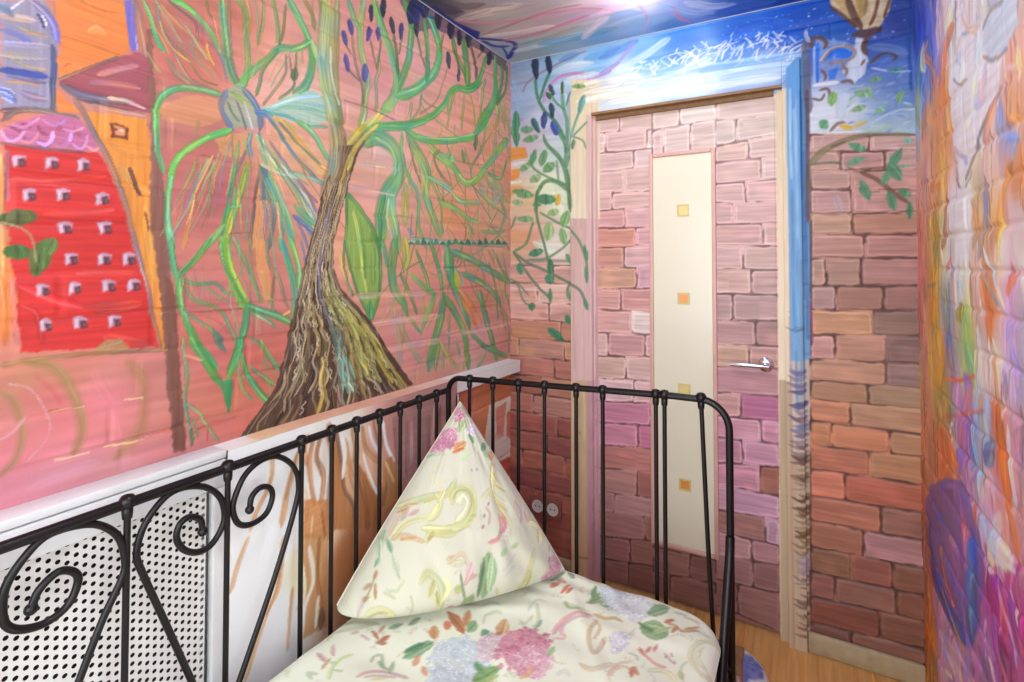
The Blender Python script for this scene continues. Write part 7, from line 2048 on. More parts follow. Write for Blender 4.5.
class Canvas:
    def __init__(self, u0, u1, v0, v1, step):
        self.u0, self.v0, self.st = u0, v0, step
        self.nu = int(round((u1 - u0) / step)) + 1
        self.nv = int(round((v1 - v0) / step)) + 1
        self.img = np.zeros((self.nv, self.nu, 3)) + 0.8
        self.h = np.zeros((self.nv, self.nu))
        self.U = u0 + step * np.arange(self.nu)
        self.V = v0 + step * np.arange(self.nv)

    def window(self, lo, hi):
        i0 = max(0, int((lo[0] - self.u0) / self.st) - 1); i1 = min(self.nu, int((hi[0] - self.u0) / self.st) + 3)
        j0 = max(0, int((lo[1] - self.v0) / self.st) - 1); j1 = min(self.nv, int((hi[1] - self.v0) / self.st) + 3)
        return i0, i1, j0, j1

    def ground(self, pts, cols, warp=0.02, power=1.6, wu=16, wv=4, seed=1, streak=0.05):
        k = 2
        U = self.U[::k]; V = self.V[::k]
        n, m = len(V), len(U)
        w1 = noise_tex(n, m, max(1, wv), max(1, wu), seed) ; w2 = noise_tex(n, m, max(1, wv * 2), max(1, wu), seed + 1)
        X = U[None, :] + warp * w1; Y = V[:, None] + warp * 0.8 * w2
        acc = np.zeros((n, m, 3)); ws = np.zeros((n, m))
        for (pu, pv), c in zip(pts, cols):
            d2 = (X - pu) ** 2 + (Y - pv) ** 2 + 0.0004
            w = d2 ** (-power)
            acc += w[..., None] * c; ws += w
        g = acc / ws[..., None]
        jj = np.clip(np.arange(self.nv) / k, 0, n - 1); ii = np.clip(np.arange(self.nu) / k, 0, m - 1)
        g = g[np.round(jj).astype(int)][:, np.round(ii).astype(int)]
        g = g * (1 + streak * noise_tex(self.nv, self.nu, max(1, wv), wu * 2, seed + 5)[..., None])
        g = g + streak * 0.5 * np.stack([noise_tex(self.nv, self.nu, wv * 5, wu * 3, seed + 7 + q) for q in range(3)], -1)
        self.img = np.clip(g, 0, 1)

    def stroke(self, pts, w0, w1, col, op, seed, soft=0.35, amp=0.13, rich=0.0):
        P = np.array(pts, dtype=float)
        if len(P) >= 3:                                    # Catmull-Rom through the points
            Q = np.vstack([2 * P[0] - P[1], P, 2 * P[-1] - P[-2]])
            out = []
            for i in range(1, len(Q) - 2):
                n = max(2, min(14, int(np.linalg.norm(Q[i + 1] - Q[i]) / 0.008)))
                t = np.linspace(0, 1, n, endpoint=False)[:, None]
                a, b, c, d = Q[i - 1], Q[i], Q[i + 1], Q[i + 2]
                out.append(0.5 * (2 * b + (c - a) * t + (2 * a - 5 * b + 4 * c - d) * t ** 2 + (3 * b - a - 3 * c + d) * t ** 3))
            P = np.vstack(out + [Q[-2][None]])
        seg = np.linalg.norm(np.diff(P, axis=0), axis=1); L = seg.sum() + 1e-9
        s = np.concatenate([[0], np.cumsum(seg)])
        wmax = max(w0, w1, self.st * 0.9)
        i0, i1, j0, j1 = self.window(P.min(0) - wmax, P.max(0) + wmax)
        if i1 <= i0 or j1 <= j0: return
        best = np.full((j1 - j0, i1 - i0), 9.0); SS = np.zeros_like(best); CR = np.zeros_like(best)
        for k in range(len(P) - 1):
            a, b = P[k], P[k + 1]
            d = b - a; l2 = d @ d + 1e-12
            x0, x1, y0, y1 = self.window(np.minimum(a, b) - wmax, np.maximum(a, b) + wmax)
            if x1 <= x0 or y1 <= y0: continue
            X = self.U[x0:x1][None, :] - a[0]; Y = self.V[y0:y1][:, None] - a[1]
            t = np.clip((X * d[0] + Y * d[1]) / l2, 0, 1)
            ex = X - t * d[0]; ey = Y - t * d[1]
            al = (s[k] + t * seg[k]) / L
            tip = np.clip(np.minimum(al, 1 - al) * L / (wmax * 1.2) + 0.45, 0, 1)
            half = np.maximum(0.5 * (w0 + (w1 - w0) * al) * tip, self.st * 0.42)
            r = np.sqrt(ex * ex + ey * ey) / half
            cr = (ex * -d[1] + ey * d[0]) / math.sqrt(l2)
            sl = (slice(y0 - j0, y1 - j0), slice(x0 - i0, x1 - i0))
            m = r < best[sl]
            best[sl] = np.where(m, r, best[sl]); SS[sl] = np.where(m, al * L, SS[sl]); CR[sl] = np.where(m, cr, CR[sl])
        bi = ((CR / 0.0012).astype(int) + seed * 37) % 512; bj = ((SS / 0.0025).astype(int) + seed * 91) % 512
        br = BRISTLE[bi, bj]
        a = np.clip((1.0 - best + 0.12 * br) / soft, 0, 1) * op * np.clip(0.93 + 0.35 * br, 0.35, 1)
        c = np.repeat(np.repeat(col[None, None, :], a.shape[0], 0), a.shape[1], 1)
        if rich and wmax > 0.007:
            # a loaded brush: darker rims, a lighter streak off centre, the hue drifting along the stroke
            ph = seed * 0.37
            drift = np.sin(SS / 0.045 + ph) * 0.5 + 0.5 * np.sin(SS / 0.019 + 2 * ph)
            warm = np.array([1.22, 1.10, 0.72]); cool = np.array([0.80, 0.98, 1.22])
            k = np.clip(drift, -1, 1)[..., None] * rich
            c = c * (1 + np.maximum(k, 0) * (warm - 1) + np.maximum(-k, 0) * (cool - 1))
            rim = smooth01((best - 0.62) / 0.2) * (0.5 + 0.5 * np.sin(SS / 0.06 + 3 * ph + np.sign(CR)))
            c = c * (1 - 0.34 * rim[..., None])
            hl = np.exp(-((CR / (0.5 * wmax) - 0.3 * math.sin(ph * 5)) / 0.22) ** 2) * (0.5 + 0.5 * np.sin(SS / 0.033 + ph))
            c = c + (1 - c) * 0.30 * hl[..., None]
        c = np.clip(c * (1 + amp * br[..., None]) + 0.05 * br[..., None], 0, 1)
        sl = (slice(j0, j1), slice(i0, i1))
        self.img[sl] = self.img[sl] * (1 - a[..., None]) + c * a[..., None]
        self.h[sl] += a * (0.00035 + 0.00035 * br)

    def poly(self, pts, col, op, seed, amp=0.09, horiz=None, wob=0.0025):
        P = np.array(pts, dtype=float)
        if horiz is None: horiz = np.ptp(P[:, 0]) * 1.6 > np.ptp(P[:, 1])
        i0, i1, j0, j1 = self.window(P.min(0) - 0.004, P.max(0) + 0.004)
        if i1 <= i0 or j1 <= j0: return
        X = np.repeat(self.U[i0:i1][None, :], j1 - j0, 0); Y = np.repeat(self.V[j0:j1][:, None], i1 - i0, 1)
        nz = noise_tex(j1 - j0, i1 - i0, 4, 4, seed)
        size = float(min(np.ptp(P[:, 0]), np.ptp(P[:, 1])))
        w = min(wob, size * 0.06) if wob > .001 else wob
        inside = np.zeros(X.shape)
        for ox, oy in ((-.25, -.25), (.25, -.25), (-.25, .25), (.25, .25)):
            x = X + w * nz + ox * self.st * 1.5; y = Y + w * nz[::-1, ::-1] + oy * self.st * 1.5
            ins = np.zeros(X.shape, bool)
            for k in range(len(P)):
                a, b = P[k - 1], P[k]
                if a[1] == b[1]: continue
                c = (a[1] > y) != (b[1] > y)
                ins ^= c & (x < (b[0] - a[0]) * (y - a[1]) / (b[1] - a[1]) + a[0])
            inside += ins * 0.25
        bi = ((Y if horiz else X) / 0.0016).astype(int) + seed * 37; bj = ((X if horiz else Y) / 0.003).astype(int) + seed * 91
        br = BRISTLE[bi % 512, bj % 512]
        a = inside * op
        c = np.clip(col[None, None, :] * (1 + amp * br[..., None]), 0, 1)
        sl = (slice(j0, j1), slice(i0, i1))
        self.img[sl] = self.img[sl] * (1 - a[..., None]) + c * a[..., None]
        self.h[sl] += a * 0.0003 * br

    def brick(self, q, col, seed):
        q = np.array(q, dtype=float)
        i0, i1, j0, j1 = self.window(q.min(0) - 0.003, q.max(0) + 0.003)
        if i1 <= i0 or j1 <= j0: return
        X = self.U[i0:i1][None, :]; Y = self.V[j0:j1][:, None]
        r = np.random.RandomState(seed)
        nz = noise_tex(j1 - j0, i1 - i0, 5, 9, seed) * 0.003
        def line(a, b): return a[1] + (b[1] - a[1]) * (X - a[0]) / (b[0] - a[0] + 1e-9)
        top = line(q[0], q[1]); bot = line(q[3], q[2])
        dx = np.minimum(X - q[0][0], q[1][0] - X) + 0 * Y; dy = np.minimum(top - Y, Y - bot)
        e0 = np.minimum(dx, dy)
        R = 0.014
        cx = np.maximum(R - dx, 0); cy = np.maximum(R - dy, 0)
        e = np.where((dx < R) & (dy < R), R - np.sqrt(cx * cx + cy * cy), e0) + nz
        inside = e0 > -0.0015
        bi = (Y / 0.0016).astype(int) + 0 * X.astype(int) + seed * 37; bj = (X / 0.003).astype(int) + 0 * Y.astype(int) + seed * 91
        br = BRISTLE[bi % 512, bj % 512]
        blot = noise_tex(j1 - j0, i1 - i0, 9, 22, seed + 3)
        tint = np.array([1 + 0.05 * r.randn(), 1, 1 + 0.05 * r.randn()])
        alt = np.clip(col * tint * 1.12 + np.array([.02, .02, .03]), 0, 1)
        c = col[None, None, :] * (1 - 0.5 * smooth01(blot)[..., None]) + alt * (0.5 * smooth01(blot)[..., None])
        c = np.clip(c * (1 + 0.11 * br[..., None]), 0, 1)
        lum = col.mean()
        dark = np.array([.42, .27, .25]) * (0.45 + 0.75 * lum) + (col * .9 - np.array([.42, .27, .25])) * np.clip((lum - .52) * 1.6, 0, .62); pale = np.clip(col * 1.07 + .03, 0, 1)
        ms = smooth01(noise_tex(j1 - j0, i1 - i0, 14, 30, seed + 9) * 1.4 + (0.75 - 0.9 * (lum - 0.45)))
        mort = dark * ms[..., None] + pale * (1 - ms[..., None])
        a = smooth01((e - 0.0016) / 0.003)
        out = mort * (1 - a[..., None]) + c * a[..., None]
        edge = smooth01(1 - np.abs(e - 0.0085) / 0.004) * (0.12 if lum > .55 else 0.05)
        out = np.clip(out + edge[..., None], 0, 1)
        sl = (slice(j0, j1), slice(i0, i1))
        self.img[sl] = np.where(inside[..., None], out, self.img[sl])
        hh = 0.0045 * smooth01(e / 0.008) + 0.0007 * br + 0.0009 * blot
        self.h[sl] = np.where(inside, hh, self.h[sl])

    def courses(self, z0, dz, seed, length=0.26, depth=0.0038):
        r = np.random.RandomState(seed)
        base = z0 + math.floor((self.v0 - z0) / dz) * dz
        k = 0
        wav = noise_tex(self.nv, self.nu, 60, 40, seed) * 0.004
        Vw = self.V[:, None] + wav
        H = np.zeros((self.nv, self.nu))
        while base + k * dz < self.V[-1] + dz:
            lo = base + k * dz; hi = lo + dz
            rows = (Vw >= lo) & (Vw < hi)
            d = np.minimum(Vw - lo, hi - Vw)
            x = self.u0 - r.uniform(0, length)
            dj = np.full(self.nu, 1.0)
            off = np.zeros(self.nu)
            while x < self.U[-1]:
                l = length * r.uniform(.85, 1.1) * (0.5 if r.rand() < .25 else 1)
                m = (self.U >= x) & (self.U < x + l)
                dj[m] = np.minimum(self.U[m] - x, x + l - self.U[m]); off[m] = r.uniform(-.0016, .0016)
                x += l
            bow = 0.0010 * np.sin(PI * np.clip((Vw - lo) / dz, 0, 1))
            hh = depth * smooth01(d / 0.011) * (0.45 + 0.55 * smooth01(dj / 0.012))[None, :] + off[None, :] * smooth01(d / .02) + bow
            H = np.where(rows, hh, H)
            k += 1
        vis = 0.35 + 0.65 * smooth01(0.5 + noise_tex(self.nv, self.nu, 40, 90, seed + 4))
        self.h += H * vis + 0.0007 * noise_tex(self.nv, self.nu, 6, 18, seed + 2)

    def sample(self, u, v):
        x = np.clip((u - self.u0) / self.st, 0, self.nu - 1.001); y = np.clip((v - self.v0) / self.st, 0, self.nv - 1.001)
        i = x.astype(int); j = y.astype(int); fx = (x - i)[..., None]; fy = (y - j)[..., None]
        I = self.img
        c = (I[j, i] * (1 - fx) + I[j, i + 1] * fx) * (1 - fy) + (I[j + 1, i] * (1 - fx) + I[j + 1, i + 1] * fx) * fy
        return c, self.h[j, i]

def mm(tok):
    a = tok.split(','); return (int(a[0]) / 1000.0, int(a[1]) / 1000.0)

def paint(cv, text, seed0=0, rich=0.0, **gkw):
    for n, line in enumerate(text.strip().splitlines()):
        t = line.split(); sd = (seed0 + n * 13 + 5) % 99991
        if t[0] == 'g':
            pts = []; cols = []
            for q in t[1:]:
                a = q.split(','); pts.append((int(a[0]) / 1000, int(a[1]) / 1000)); cols.append(hexc(a[2]))
            cv.ground(pts, cols, **gkw)
        elif t[0] == 's':
            cv.stroke([mm(q) for q in t[5:]], int(t[2]) / 10000, int(t[3]) / 10000, hexc(t[1]), float(t[4]), sd, rich=rich)
        elif t[0] == 'p':
            cv.poly([mm(q) for q in t[3:]], hexc(t[1]), float(t[2]), sd)
        elif t[0] == 'P':
            cv.poly([mm(q) for q in t[3:]], hexc(t[1]), float(t[2]), sd, amp=.05, wob=.0004)
        elif t[0] == 'a':
            cv.stroke([mm(q) for q in t[5:]], int(t[2]) / 10000, int(t[3]) / 10000, hexc(t[1]), float(t[4]), sd, soft=1.0, amp=.06)
        elif t[0] == 'k':
            cv.brick([mm(q) for q in t[2:]], hexc(t[1]), sd)
        elif t[0] == 'b':
            cv.courses(float(t[1]), float(t[2]), 21 + seed0)
        elif t[0] == 'z':
            bark(cv, t)
        elif t[0] == 'n':
            snow(cv, [mm(q) for q in t[1:]])
        elif t[0] == 'D':
            dabs(cv, [mm(q) for q in t[1:]], 70, sd)
        elif t[0] == 'v':
            drips(cv)
        elif t[0] == 'f':
            hydrangea(cv, hexc(t[1]), hexc(t[2]), np.array([mm(q) for q in t[3:]]), sd)

def dabs(cv, pts, n, seed):
    r = np.random.RandomState(seed); P = np.array(pts)
    for i in range(n):
        c = P.min(0) + r.rand(2) * np.ptp(P, axis=0); a = r.uniform(-.5, .9); l = r.uniform(.006, .016)
        d = np.array([math.cos(a), math.sin(a)]) * l
        cv.stroke([c - d, c + (0, .001), c + d], r.uniform(.008, .016), .006, hexc(r.choice(['b4c8ec', '9cb4e4', '7f9cdc', 'c8d8f0', 'a0c4b0', '8fb898', '5f80cc'])), r.uniform(.4, .8), i)
def bark(cv, t):
    """the trunk: its outline, then long ropes of bark from the fork to the roots"""
    k = t.index('/')
    L = np.array([mm(q) for q in t[1:k]]); R = np.array([mm(q) for q in t[k + 1:]])
    cv.poly(list(L) + list(R[::-1]), hexc('604838'), 1.0, 5, horiz=False)
    r = np.random.RandomState(5)
    tt = np.linspace(0, 1, len(L))
    def at(f, s):
        a = np.array([np.interp(s, tt, L[:, 0]), np.interp(s, tt, L[:, 1])]); b = np.array([np.interp(s, tt, R[:, 0]), np.interp(s, tt, R[:, 1])])
        return a * (1 - f) + b * f
    dark = ['3a2822', '443026', '4c382c', '382620']; mid = ['6c5240', '785c46', '655040', '80644c', '5c4c4a', '745e48']
    light = ['a89070', 'b8a078', 'c4ac88', '9c8a70', 'd0bc98']
    def rope(f, s0, s1, w, c, op, wig=.02):
        n = 7; ph = r.uniform(0, 6.28); pts = []
        for i in range(n):
            s = s0 + (s1 - s0) * i / (n - 1)
            pts.append(at(min(.985, max(.015, f + wig * math.sin(ph + i * 1.7))), s))
        cv.stroke(pts, w * (.45 + 1.3 * s0 * s0), w * (.5 + 1.6 * s1 * s1), hexc(c), op, r.randint(9999), amp=.22, rich=.35)
    for i in range(70): 
        a = r.uniform(0, .8); rope(r.uniform(.02, .98), a, min(1, a + r.uniform(.15, .5)), r.uniform(.004, .012), mid[r.randint(len(mid))], .8)
    for i in range(60):
        a = r.uniform(0, .85); rope(r.uniform(.02, .98), a, min(1, a + r.uniform(.15, .5)), r.uniform(.003, .007), dark[r.randint(len(dark))], .85)
    for i in range(150):
        a = r.uniform(.0, .9); rope(r.uniform(.03, .97), a, min(1, a + r.uniform(.06, .25)), r.uniform(.003, .007), light[r.randint(len(light))], .75)
    # the mossy yellow ropes at the right, the blue and teal ones in the middle, gold at the foot
    for f, s0, s1, w, c in ((.74, .55, .95, .016, 'a8a040'), (.80, .62, .97, .014, '9a9448'), (.68, .6, .95, .012, '8f9458'), (.86, .7, .98, .012, 'b0a040'), (.62, .66, .96, .010, '7f8a5a'),
                            (.77, .7, .84, .012, 'c8c048'), (.72, .84, .96, .010, 'a4b070'), (.52, .45, .75, .012, '6a6f8c'), (.50, .3, .55, .010, '6f7496'), (.46, .1, .35, .008, '7078a0'),
                            (.56, .78, .97, .016, '7fa890'), (.60, .84, .98, .012, '86b89c'), (.53, .82, .96, .008, 'a8c0a0'), (.50, .85, 1, .010, '8a6258'), (.64, .8, .97, .008, '8f5a48'),
                            (.33, .55, .85, .010, '9a8a50'), (.40, .7, .98, .009, 'a8904a'), (.37, .86, 1, .010, 'b8a050'), (.22, .6, .9, .008, '8f8458'), (.93, .75, 1, .010, '8a6a50'), (.96, .5, .98, .008, '5a4034'), (.03, .3, 1, .008, '533c33')):
        rope(f, s0, s1, w, c, .85, .012)
    for i in range(40):
        f = r.uniform(.58, .95); a = r.uniform(.5, .85); rope(f, a, min(1, a + r.uniform(.1, .25)), r.uniform(.004, .009), ['a09a48', 'b4a850', '8a9058', 'c0b858', '6f5a40', '5c4634', '94a468'][r.randint(7)], .8, .012)
    for i in range(14):
        f = r.uniform(.5, .62); a = r.uniform(.72, .9); rope(f, a, min(1, a + .12), .006, ['86b09c', 'a4c4b0', '5f8070', '705c48'][r.randint(4)], .8, .01)
    for f in (.25, .5, .72): rope(f, 0, .3, .006, 'c0a060', .7, .02)
    for i in range(90):
        a = r.uniform(.45, .97); rope(r.uniform(.05, .95), a, min(1, a + .03), .0028, ['d8c8a8', 'e0d0b0', 'c0b890', 'b0a868', 'd0b8b0'][r.randint(5)], .8, .01)

def snow(cv, P):
    """the white scribbled frost above the door"""
    r = np.random.RandomState(3); P = np.array(P)
    for i in range(105):
        k = r.uniform(0, len(P) - 1.001); j = int(k)
        c = P[j] + (P[j + 1] - P[j]) * (k - j) + np.array([r.randn() * .02, r.randn() * .024 - .012])
        a = r.choice([.9, 1.1, 1.3, .25, 2.3, .2]) + r.randn() * .22; l = r.uniform(.010, .030)
        d = np.array([math.cos(a), math.sin(a)]) * l; n = np.array([-d[1], d[0]]) * r.uniform(-.3, .3)
        cv.stroke([c - d, c + n, c + d], r.uniform(.005, .011), .005, np.array([.95, .96, 1.0]) - r.uniform(0, .08), .9, i)
    for q in (((-.74, 2.16), (-.62, 2.185), (-.5, 2.16), (-.4, 2.20)), ((-.66, 2.12), (-.5, 2.125), (-.3, 2.15)), ((-.45, 2.13), (-.36, 2.17), (-.42, 2.21), (-.5, 2.2), (-.46, 2.16))):
        cv.stroke(list(q), .012, .008, hexc('f0f4fc'), .8, 7)
    for i in range(90):
        c = np.array([r.uniform(P[2][0], XR - .02), r.uniform(P[-1][1] - .04, ZC - .03)])
        if c[0] > .04 and c[1] < 2.12: continue
        s = r.uniform(.004, .011)
        cv.stroke([c, c + np.array([s * .6, s * r.uniform(-.5, .5)])], s, s, np.array([.72, .74, .92]) + r.uniform(-.08, .2), .8, i)

def drips(cv):
    """knife-laid vertical dabs of thick colour"""
    r = np.random.RandomState(8)
    base = cv.img.copy()
    for i in range(800):
        u = r.uniform(.95, YB); v = r.uniform(0.02, ZC); l = r.uniform(.02, .10)
        j = int(np.clip((v - cv.v0) / cv.st, 0, cv.nv - 1)); k = int(np.clip((u - cv.u0) / cv.st, 0, cv.nu - 1))
        c = base[j, k]; g = c.mean()
        c = g + (c - g) * r.uniform(.7, 2.1)
        c = np.clip(c * r.uniform(.6, 1.2) + (0.12 if r.rand() < .3 else 0), 0, 1)
        b = r.randn() * .02
        cv.stroke([(u, v + l), (u + b, v), (u + b * .4, v - l)], r.uniform(.006, .022), r.uniform(.004, .016), c, .75, i)
    cv.h += 0.0009 * noise_tex(cv.nv, cv.nu, 10, 5, 77) + 0.0007 * noise_tex(cv.nv, cv.nu, 22, 12, 78)

def hydrangea(cv, c1, c2, P, seed):
    """a round flower head of many four-petalled florets"""
    r = np.random.RandomState(seed)
    ctr = P.mean(0)
    ax = P[3] - ctr; ay = P[0] - ctr        # half axes on the cloth
    cv.poly(list(P), (c1 + c2) / 2, .75, seed)
    n = int(np.clip(np.linalg.norm(ax) * np.linalg.norm(ay) / .000045, 14, 90))
    for i in range(n):
        a = r.uniform(0, 2 * PI); q = math.sqrt(r.rand()) * 1.05
        p = ctr + ax * q * math.cos(a) + ay * q * math.sin(a)
        s = r.uniform(.006, .010); t0 = r.uniform(0, PI)
        cc = c1 if r.rand() < .72 else c2 * .5 + c1 * .5
        cv.poly([p + s * .9 * np.array([math.cos(t0 + w), math.sin(t0 + w)]) for w in np.linspace(0, 6.0, 7)], c2, .5, i)
        for w in range(4):
            b = t0 + w * PI / 2
            cv.stroke([p, p + s * np.array([math.cos(b), math.sin(b)])], s * .7, s * .95, np.clip(cc * r.uniform(.93, 1.06), 0, 1), .9, i * 4 + w)
        cv.stroke([p, p + (.001, .001)], .0035, .0035, c2 * .8, .8, i)

# ================================================================== materials
def nodes(name):
    m = bpy.data.materials.new(name); m.use_nodes = True
    nt = m.node_tree; nt.nodes.clear()
    o = nt.nodes.new('ShaderNodeOutputMaterial'); b = nt.nodes.new('ShaderNodeBsdfPrincipled')
    nt.links.new(b.outputs[0], o.inputs[0])
    return m, nt, b

def bump(nt, b, scale, strength, dist=.001, detail=4):
    tc = nt.nodes.new('ShaderNodeTexCoord'); n = nt.nodes.new('ShaderNodeTexNoise'); n.inputs['Scale'].default_value = scale; n.inputs['Detail'].default_value = detail
    bp = nt.nodes.new('ShaderNodeBump'); bp.inputs['Strength'].default_value = strength; bp.inputs['Distance'].default_value = dist
    nt.links.new(tc.outputs['Object'], n.inputs['Vector']); nt.links.new(n.outputs['Fac'], bp.inputs['Height']); nt.links.new(bp.outputs[0], b.inputs['Normal'])
    return n

def mat_paint(name, rough=.5, spec=.35, bscale=160, bs=.35, sheen=0):
    m, nt, b = nodes(name)
    a = nt.nodes.new('ShaderNodeAttribute'); a.attribute_name = 'paint'
    nt.links.new(a.outputs['Color'], b.inputs['Base Color'])
    b.inputs['Roughness'].default_value = rough; b.inputs['Specular IOR Level'].default_value = spec
    if sheen: b.inputs['Sheen Weight'].default_value = sheen
    bump(nt, b, bscale, bs)
    return m

def mat_plain(name, hx, rough=.5, metal=0, spec=.5, var=.06, scale=12, bs=.15, bscale=90):
    m, nt, b = nodes(name)
    c = lin(hexc(hx))
    n = bump(nt, b, bscale, bs)
    n2 = nt.nodes.new('ShaderNodeTexNoise'); n2.inputs['Scale'].default_value = scale; n2.inputs['Detail'].default_value = 3
    tc = nt.nodes.new('ShaderNodeTexCoord'); nt.links.new(tc.outputs['Object'], n2.inputs['Vector'])
    r = nt.nodes.new('ShaderNodeValToRGB')
    r.color_ramp.elements[0].position = .3; r.color_ramp.elements[1].position = .7
    r.color_ramp.elements[0].color = (*np.clip(c * (1 - var), 0, 1), 1); r.color_ramp.elements[1].color = (*np.clip(c * (1 + var), 0, 1), 1)
    nt.links.new(n2.outputs['Fac'], r.inputs['Fac']); nt.links.new(r.outputs[0], b.inputs['Base Color'])
    b.inputs['Roughness'].default_value = rough; b.inputs['Metallic'].default_value = metal; b.inputs['Specular IOR Level'].default_value = spec
    return m

def mat_floor():
    m, nt, b = nodes('oak_laminate')
    tc = nt.nodes.new('ShaderNodeTexCoord')
    mp = nt.nodes.new('ShaderNodeMapping'); mp.inputs['Scale'].default_value = (38, 2.2, 1)
    n = nt.nodes.new('ShaderNodeTexNoise'); n.inputs['Scale'].default_value = 1.6; n.inputs['Detail'].default_value = 6; n.inputs['Distortion'].default_value = .8
    r = nt.nodes.new('ShaderNodeValToRGB'); e = r.color_ramp.elements
    e[0].position = .3; e[0].color = (*lin(hexc('dc9c54')), 1); e[1].position = .72; e[1].color = (*lin(hexc('f4c078')), 1)
    nt.links.new(tc.outputs['Object'], mp.inputs[0]); nt.links.new(mp.outputs[0], n.inputs['Vector']); nt.links.new(n.outputs['Fac'], r.inputs['Fac'])
    br = nt.nodes.new('ShaderNodeTexBrick'); br.inputs['Scale'].default_value = 1; br.inputs['Mortar Size'].default_value = .0022
    br.inputs['Brick Width'].default_value = 1.2; br.inputs['Row Height'].default_value = .193; br.inputs['Mortar Smooth'].default_value = .2
    br.inputs['Color1'].default_value = (1, 1, 1, 1); br.inputs['Color2'].default_value = (.9, .88, .86, 1); br.inputs['Mortar'].default_value = (1.25, 1.15, 1.0, 1)
    mp2 = nt.nodes.new('ShaderNodeMapping'); mp2.inputs['Rotation'].default_value = (0, 0, PI / 2); mp2.inputs['Location'].default_value = (.4, .010, 0)
    nt.links.new(tc.outputs['Object'], mp2.inputs[0]); nt.links.new(mp2.outputs[0], br.inputs['Vector'])
    mx = nt.nodes.new('ShaderNodeMix'); mx.data_type = 'RGBA'; mx.blend_type = 'MULTIPLY'; mx.inputs[0].default_value = 1
    nt.links.new(r.outputs[0], mx.inputs[6]); nt.links.new(br.outputs['Color'], mx.inputs[7]); nt.links.new(mx.outputs[2], b.inputs['Base Color'])
    b.inputs['Roughness'].default_value = .42; b.inputs['Specular IOR Level'].default_value = .4
    return m

def mat_emit(name, col, s):
    m = bpy.data.materials.new(name); m.use_nodes = True; nt = m.node_tree; nt.nodes.clear()
    o = nt.nodes.new('ShaderNodeOutputMaterial'); e = nt.nodes.new('ShaderNodeEmission'); e.inputs[0].default_value = (*col, 1); e.inputs[1].default_value = s
    nt.links.new(e.outputs[0], o.inputs[0]); return m

M_MURAL = mat_paint('mural_paint', .5, .3)
M_CEIL = mat_paint('ceiling_paint', .55, .25, 60, .15)
M_DOOR = mat_paint('door_paint', .42, .35, 120, .2)
M_CLOTH = mat_paint('printed_cotton', .9, .1, 420, .5, .15)
M_IRON = mat_plain('black_iron', '120e0f', .34, 0, .32, .25, 40, .25, 130)
M_WHITE = mat_plain('white_paint', 'ecebea', .45, 0, .4, .03)
M_CREAM = mat_plain('cream_panel', 'eae4cc', .22, 0, .5, .02, 3, .02)
M_CHROME = mat_plain('chrome', 'd8d8dc', .16, 1, .5, .03)
M_FLOOR = mat_floor()
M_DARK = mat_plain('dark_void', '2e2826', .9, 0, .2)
M_BROWN = mat_plain('painted_brown', '9a5f50', .5, 0, .4, .1, 30)
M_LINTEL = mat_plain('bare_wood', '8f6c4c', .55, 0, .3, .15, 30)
M_SKIRT = mat_plain('olive_skirting', 'b8a684', .5, 0, .4, .14, 25)
M_MAUVE = mat_plain('mauve_ticking', 'b99a92', .85, 0, .2, .06, 40, .4, 300)
M_BEAD = mat_plain('grey_bead', 'b4b8c4', .5, 0, .4, .03)
M_GOLD = mat_plain('gold_inlay', 'd8c480', .35, 0, .5, .08)
M_ORANGE = mat_plain('orange_inlay', 'e89a50', .3, .1, .5, .05)
M_YELLOW = mat_plain('yellow_inlay', 'e0cc84', .3, .1, .5, .05)
M_PLAIN = mat_plain('rear_wall_plaster', 'e8e6e4', .7, 0, .3, .06)
M_PALE = mat_plain('niche_white', 'e8e4e0', .5, 0, .4, .04)

# ================================================================== object helpers
def tag(o, label=None, cat=None, group=None, kind=None):
    if label: o['label'] = label
    if cat: o['category'] = cat
    if group: o['group'] = group
    if kind: o['kind'] = kind
    return o

def empty(name, loc=(0, 0, 0)):
    o = bpy.data.objects.new(name, None); o.empty_display_size = .05; o.location = loc; COL.objects.link(o); return o

def link_mesh(name, me, mat, parent=None, smooth=False):
    if mat: me.materials.append(mat)
    if smooth: me.polygons.foreach_set('use_smooth', np.ones(len(me.polygons), bool))
    o = bpy.data.objects.new(name, me); COL.objects.link(o)
    if parent:
        o.parent = parent
        o.matrix_parent_inverse = Matrix.Translation(-Vector(parent.location)) if parent.parent is None else Matrix.Identity(4)
    return o

def obj(name, bm, mat, parent=None, smooth=True, angle=40):
    me = bpy.data.meshes.new(name)
    bmesh.ops.recalc_face_normals(bm, faces=bm.faces)
    bm.to_mesh(me); bm.free()
    o = link_mesh(name, me, mat, parent, smooth)
    if smooth:
        try: me.set_sharp_from_angle(angle=math.radians(angle))
        except Exception: pass
    return o

def box(bm, lo, hi, bev=0.0):
    v = [bm.verts.new((lo[0] if i & 1 == 0 else hi[0], lo[1] if i & 2 == 0 else hi[1], lo[2] if i & 4 == 0 else hi[2])) for i in range(8)]
    fs = [bm.faces.new([v[i] for i in q]) for q in ((0, 2, 3, 1), (4, 5, 7, 6), (0, 1, 5, 4), (2, 6, 7, 3), (0, 4, 6, 2), (1, 3, 7, 5))]
    if bev:
        es = set(e for f in fs for e in f.edges)
        bmesh.ops.bevel(bm, geom=list(es), offset=bev, segments=2, affect='EDGES', profile=.5)

def frames(pts):
    P = [Vector(p) for p in pts]; n = len(P)
    T = [(P[min(i + 1, n - 1)] - P[max(i - 1, 0)]).normalized() for i in range(n)]
    u = T[0].orthogonal().normalized(); out = []
    for i in range(n):
        u = (u - T[i] * u.dot(T[i])).normalized(); out.append((P[i], u, T[i].cross(u)))
    return out

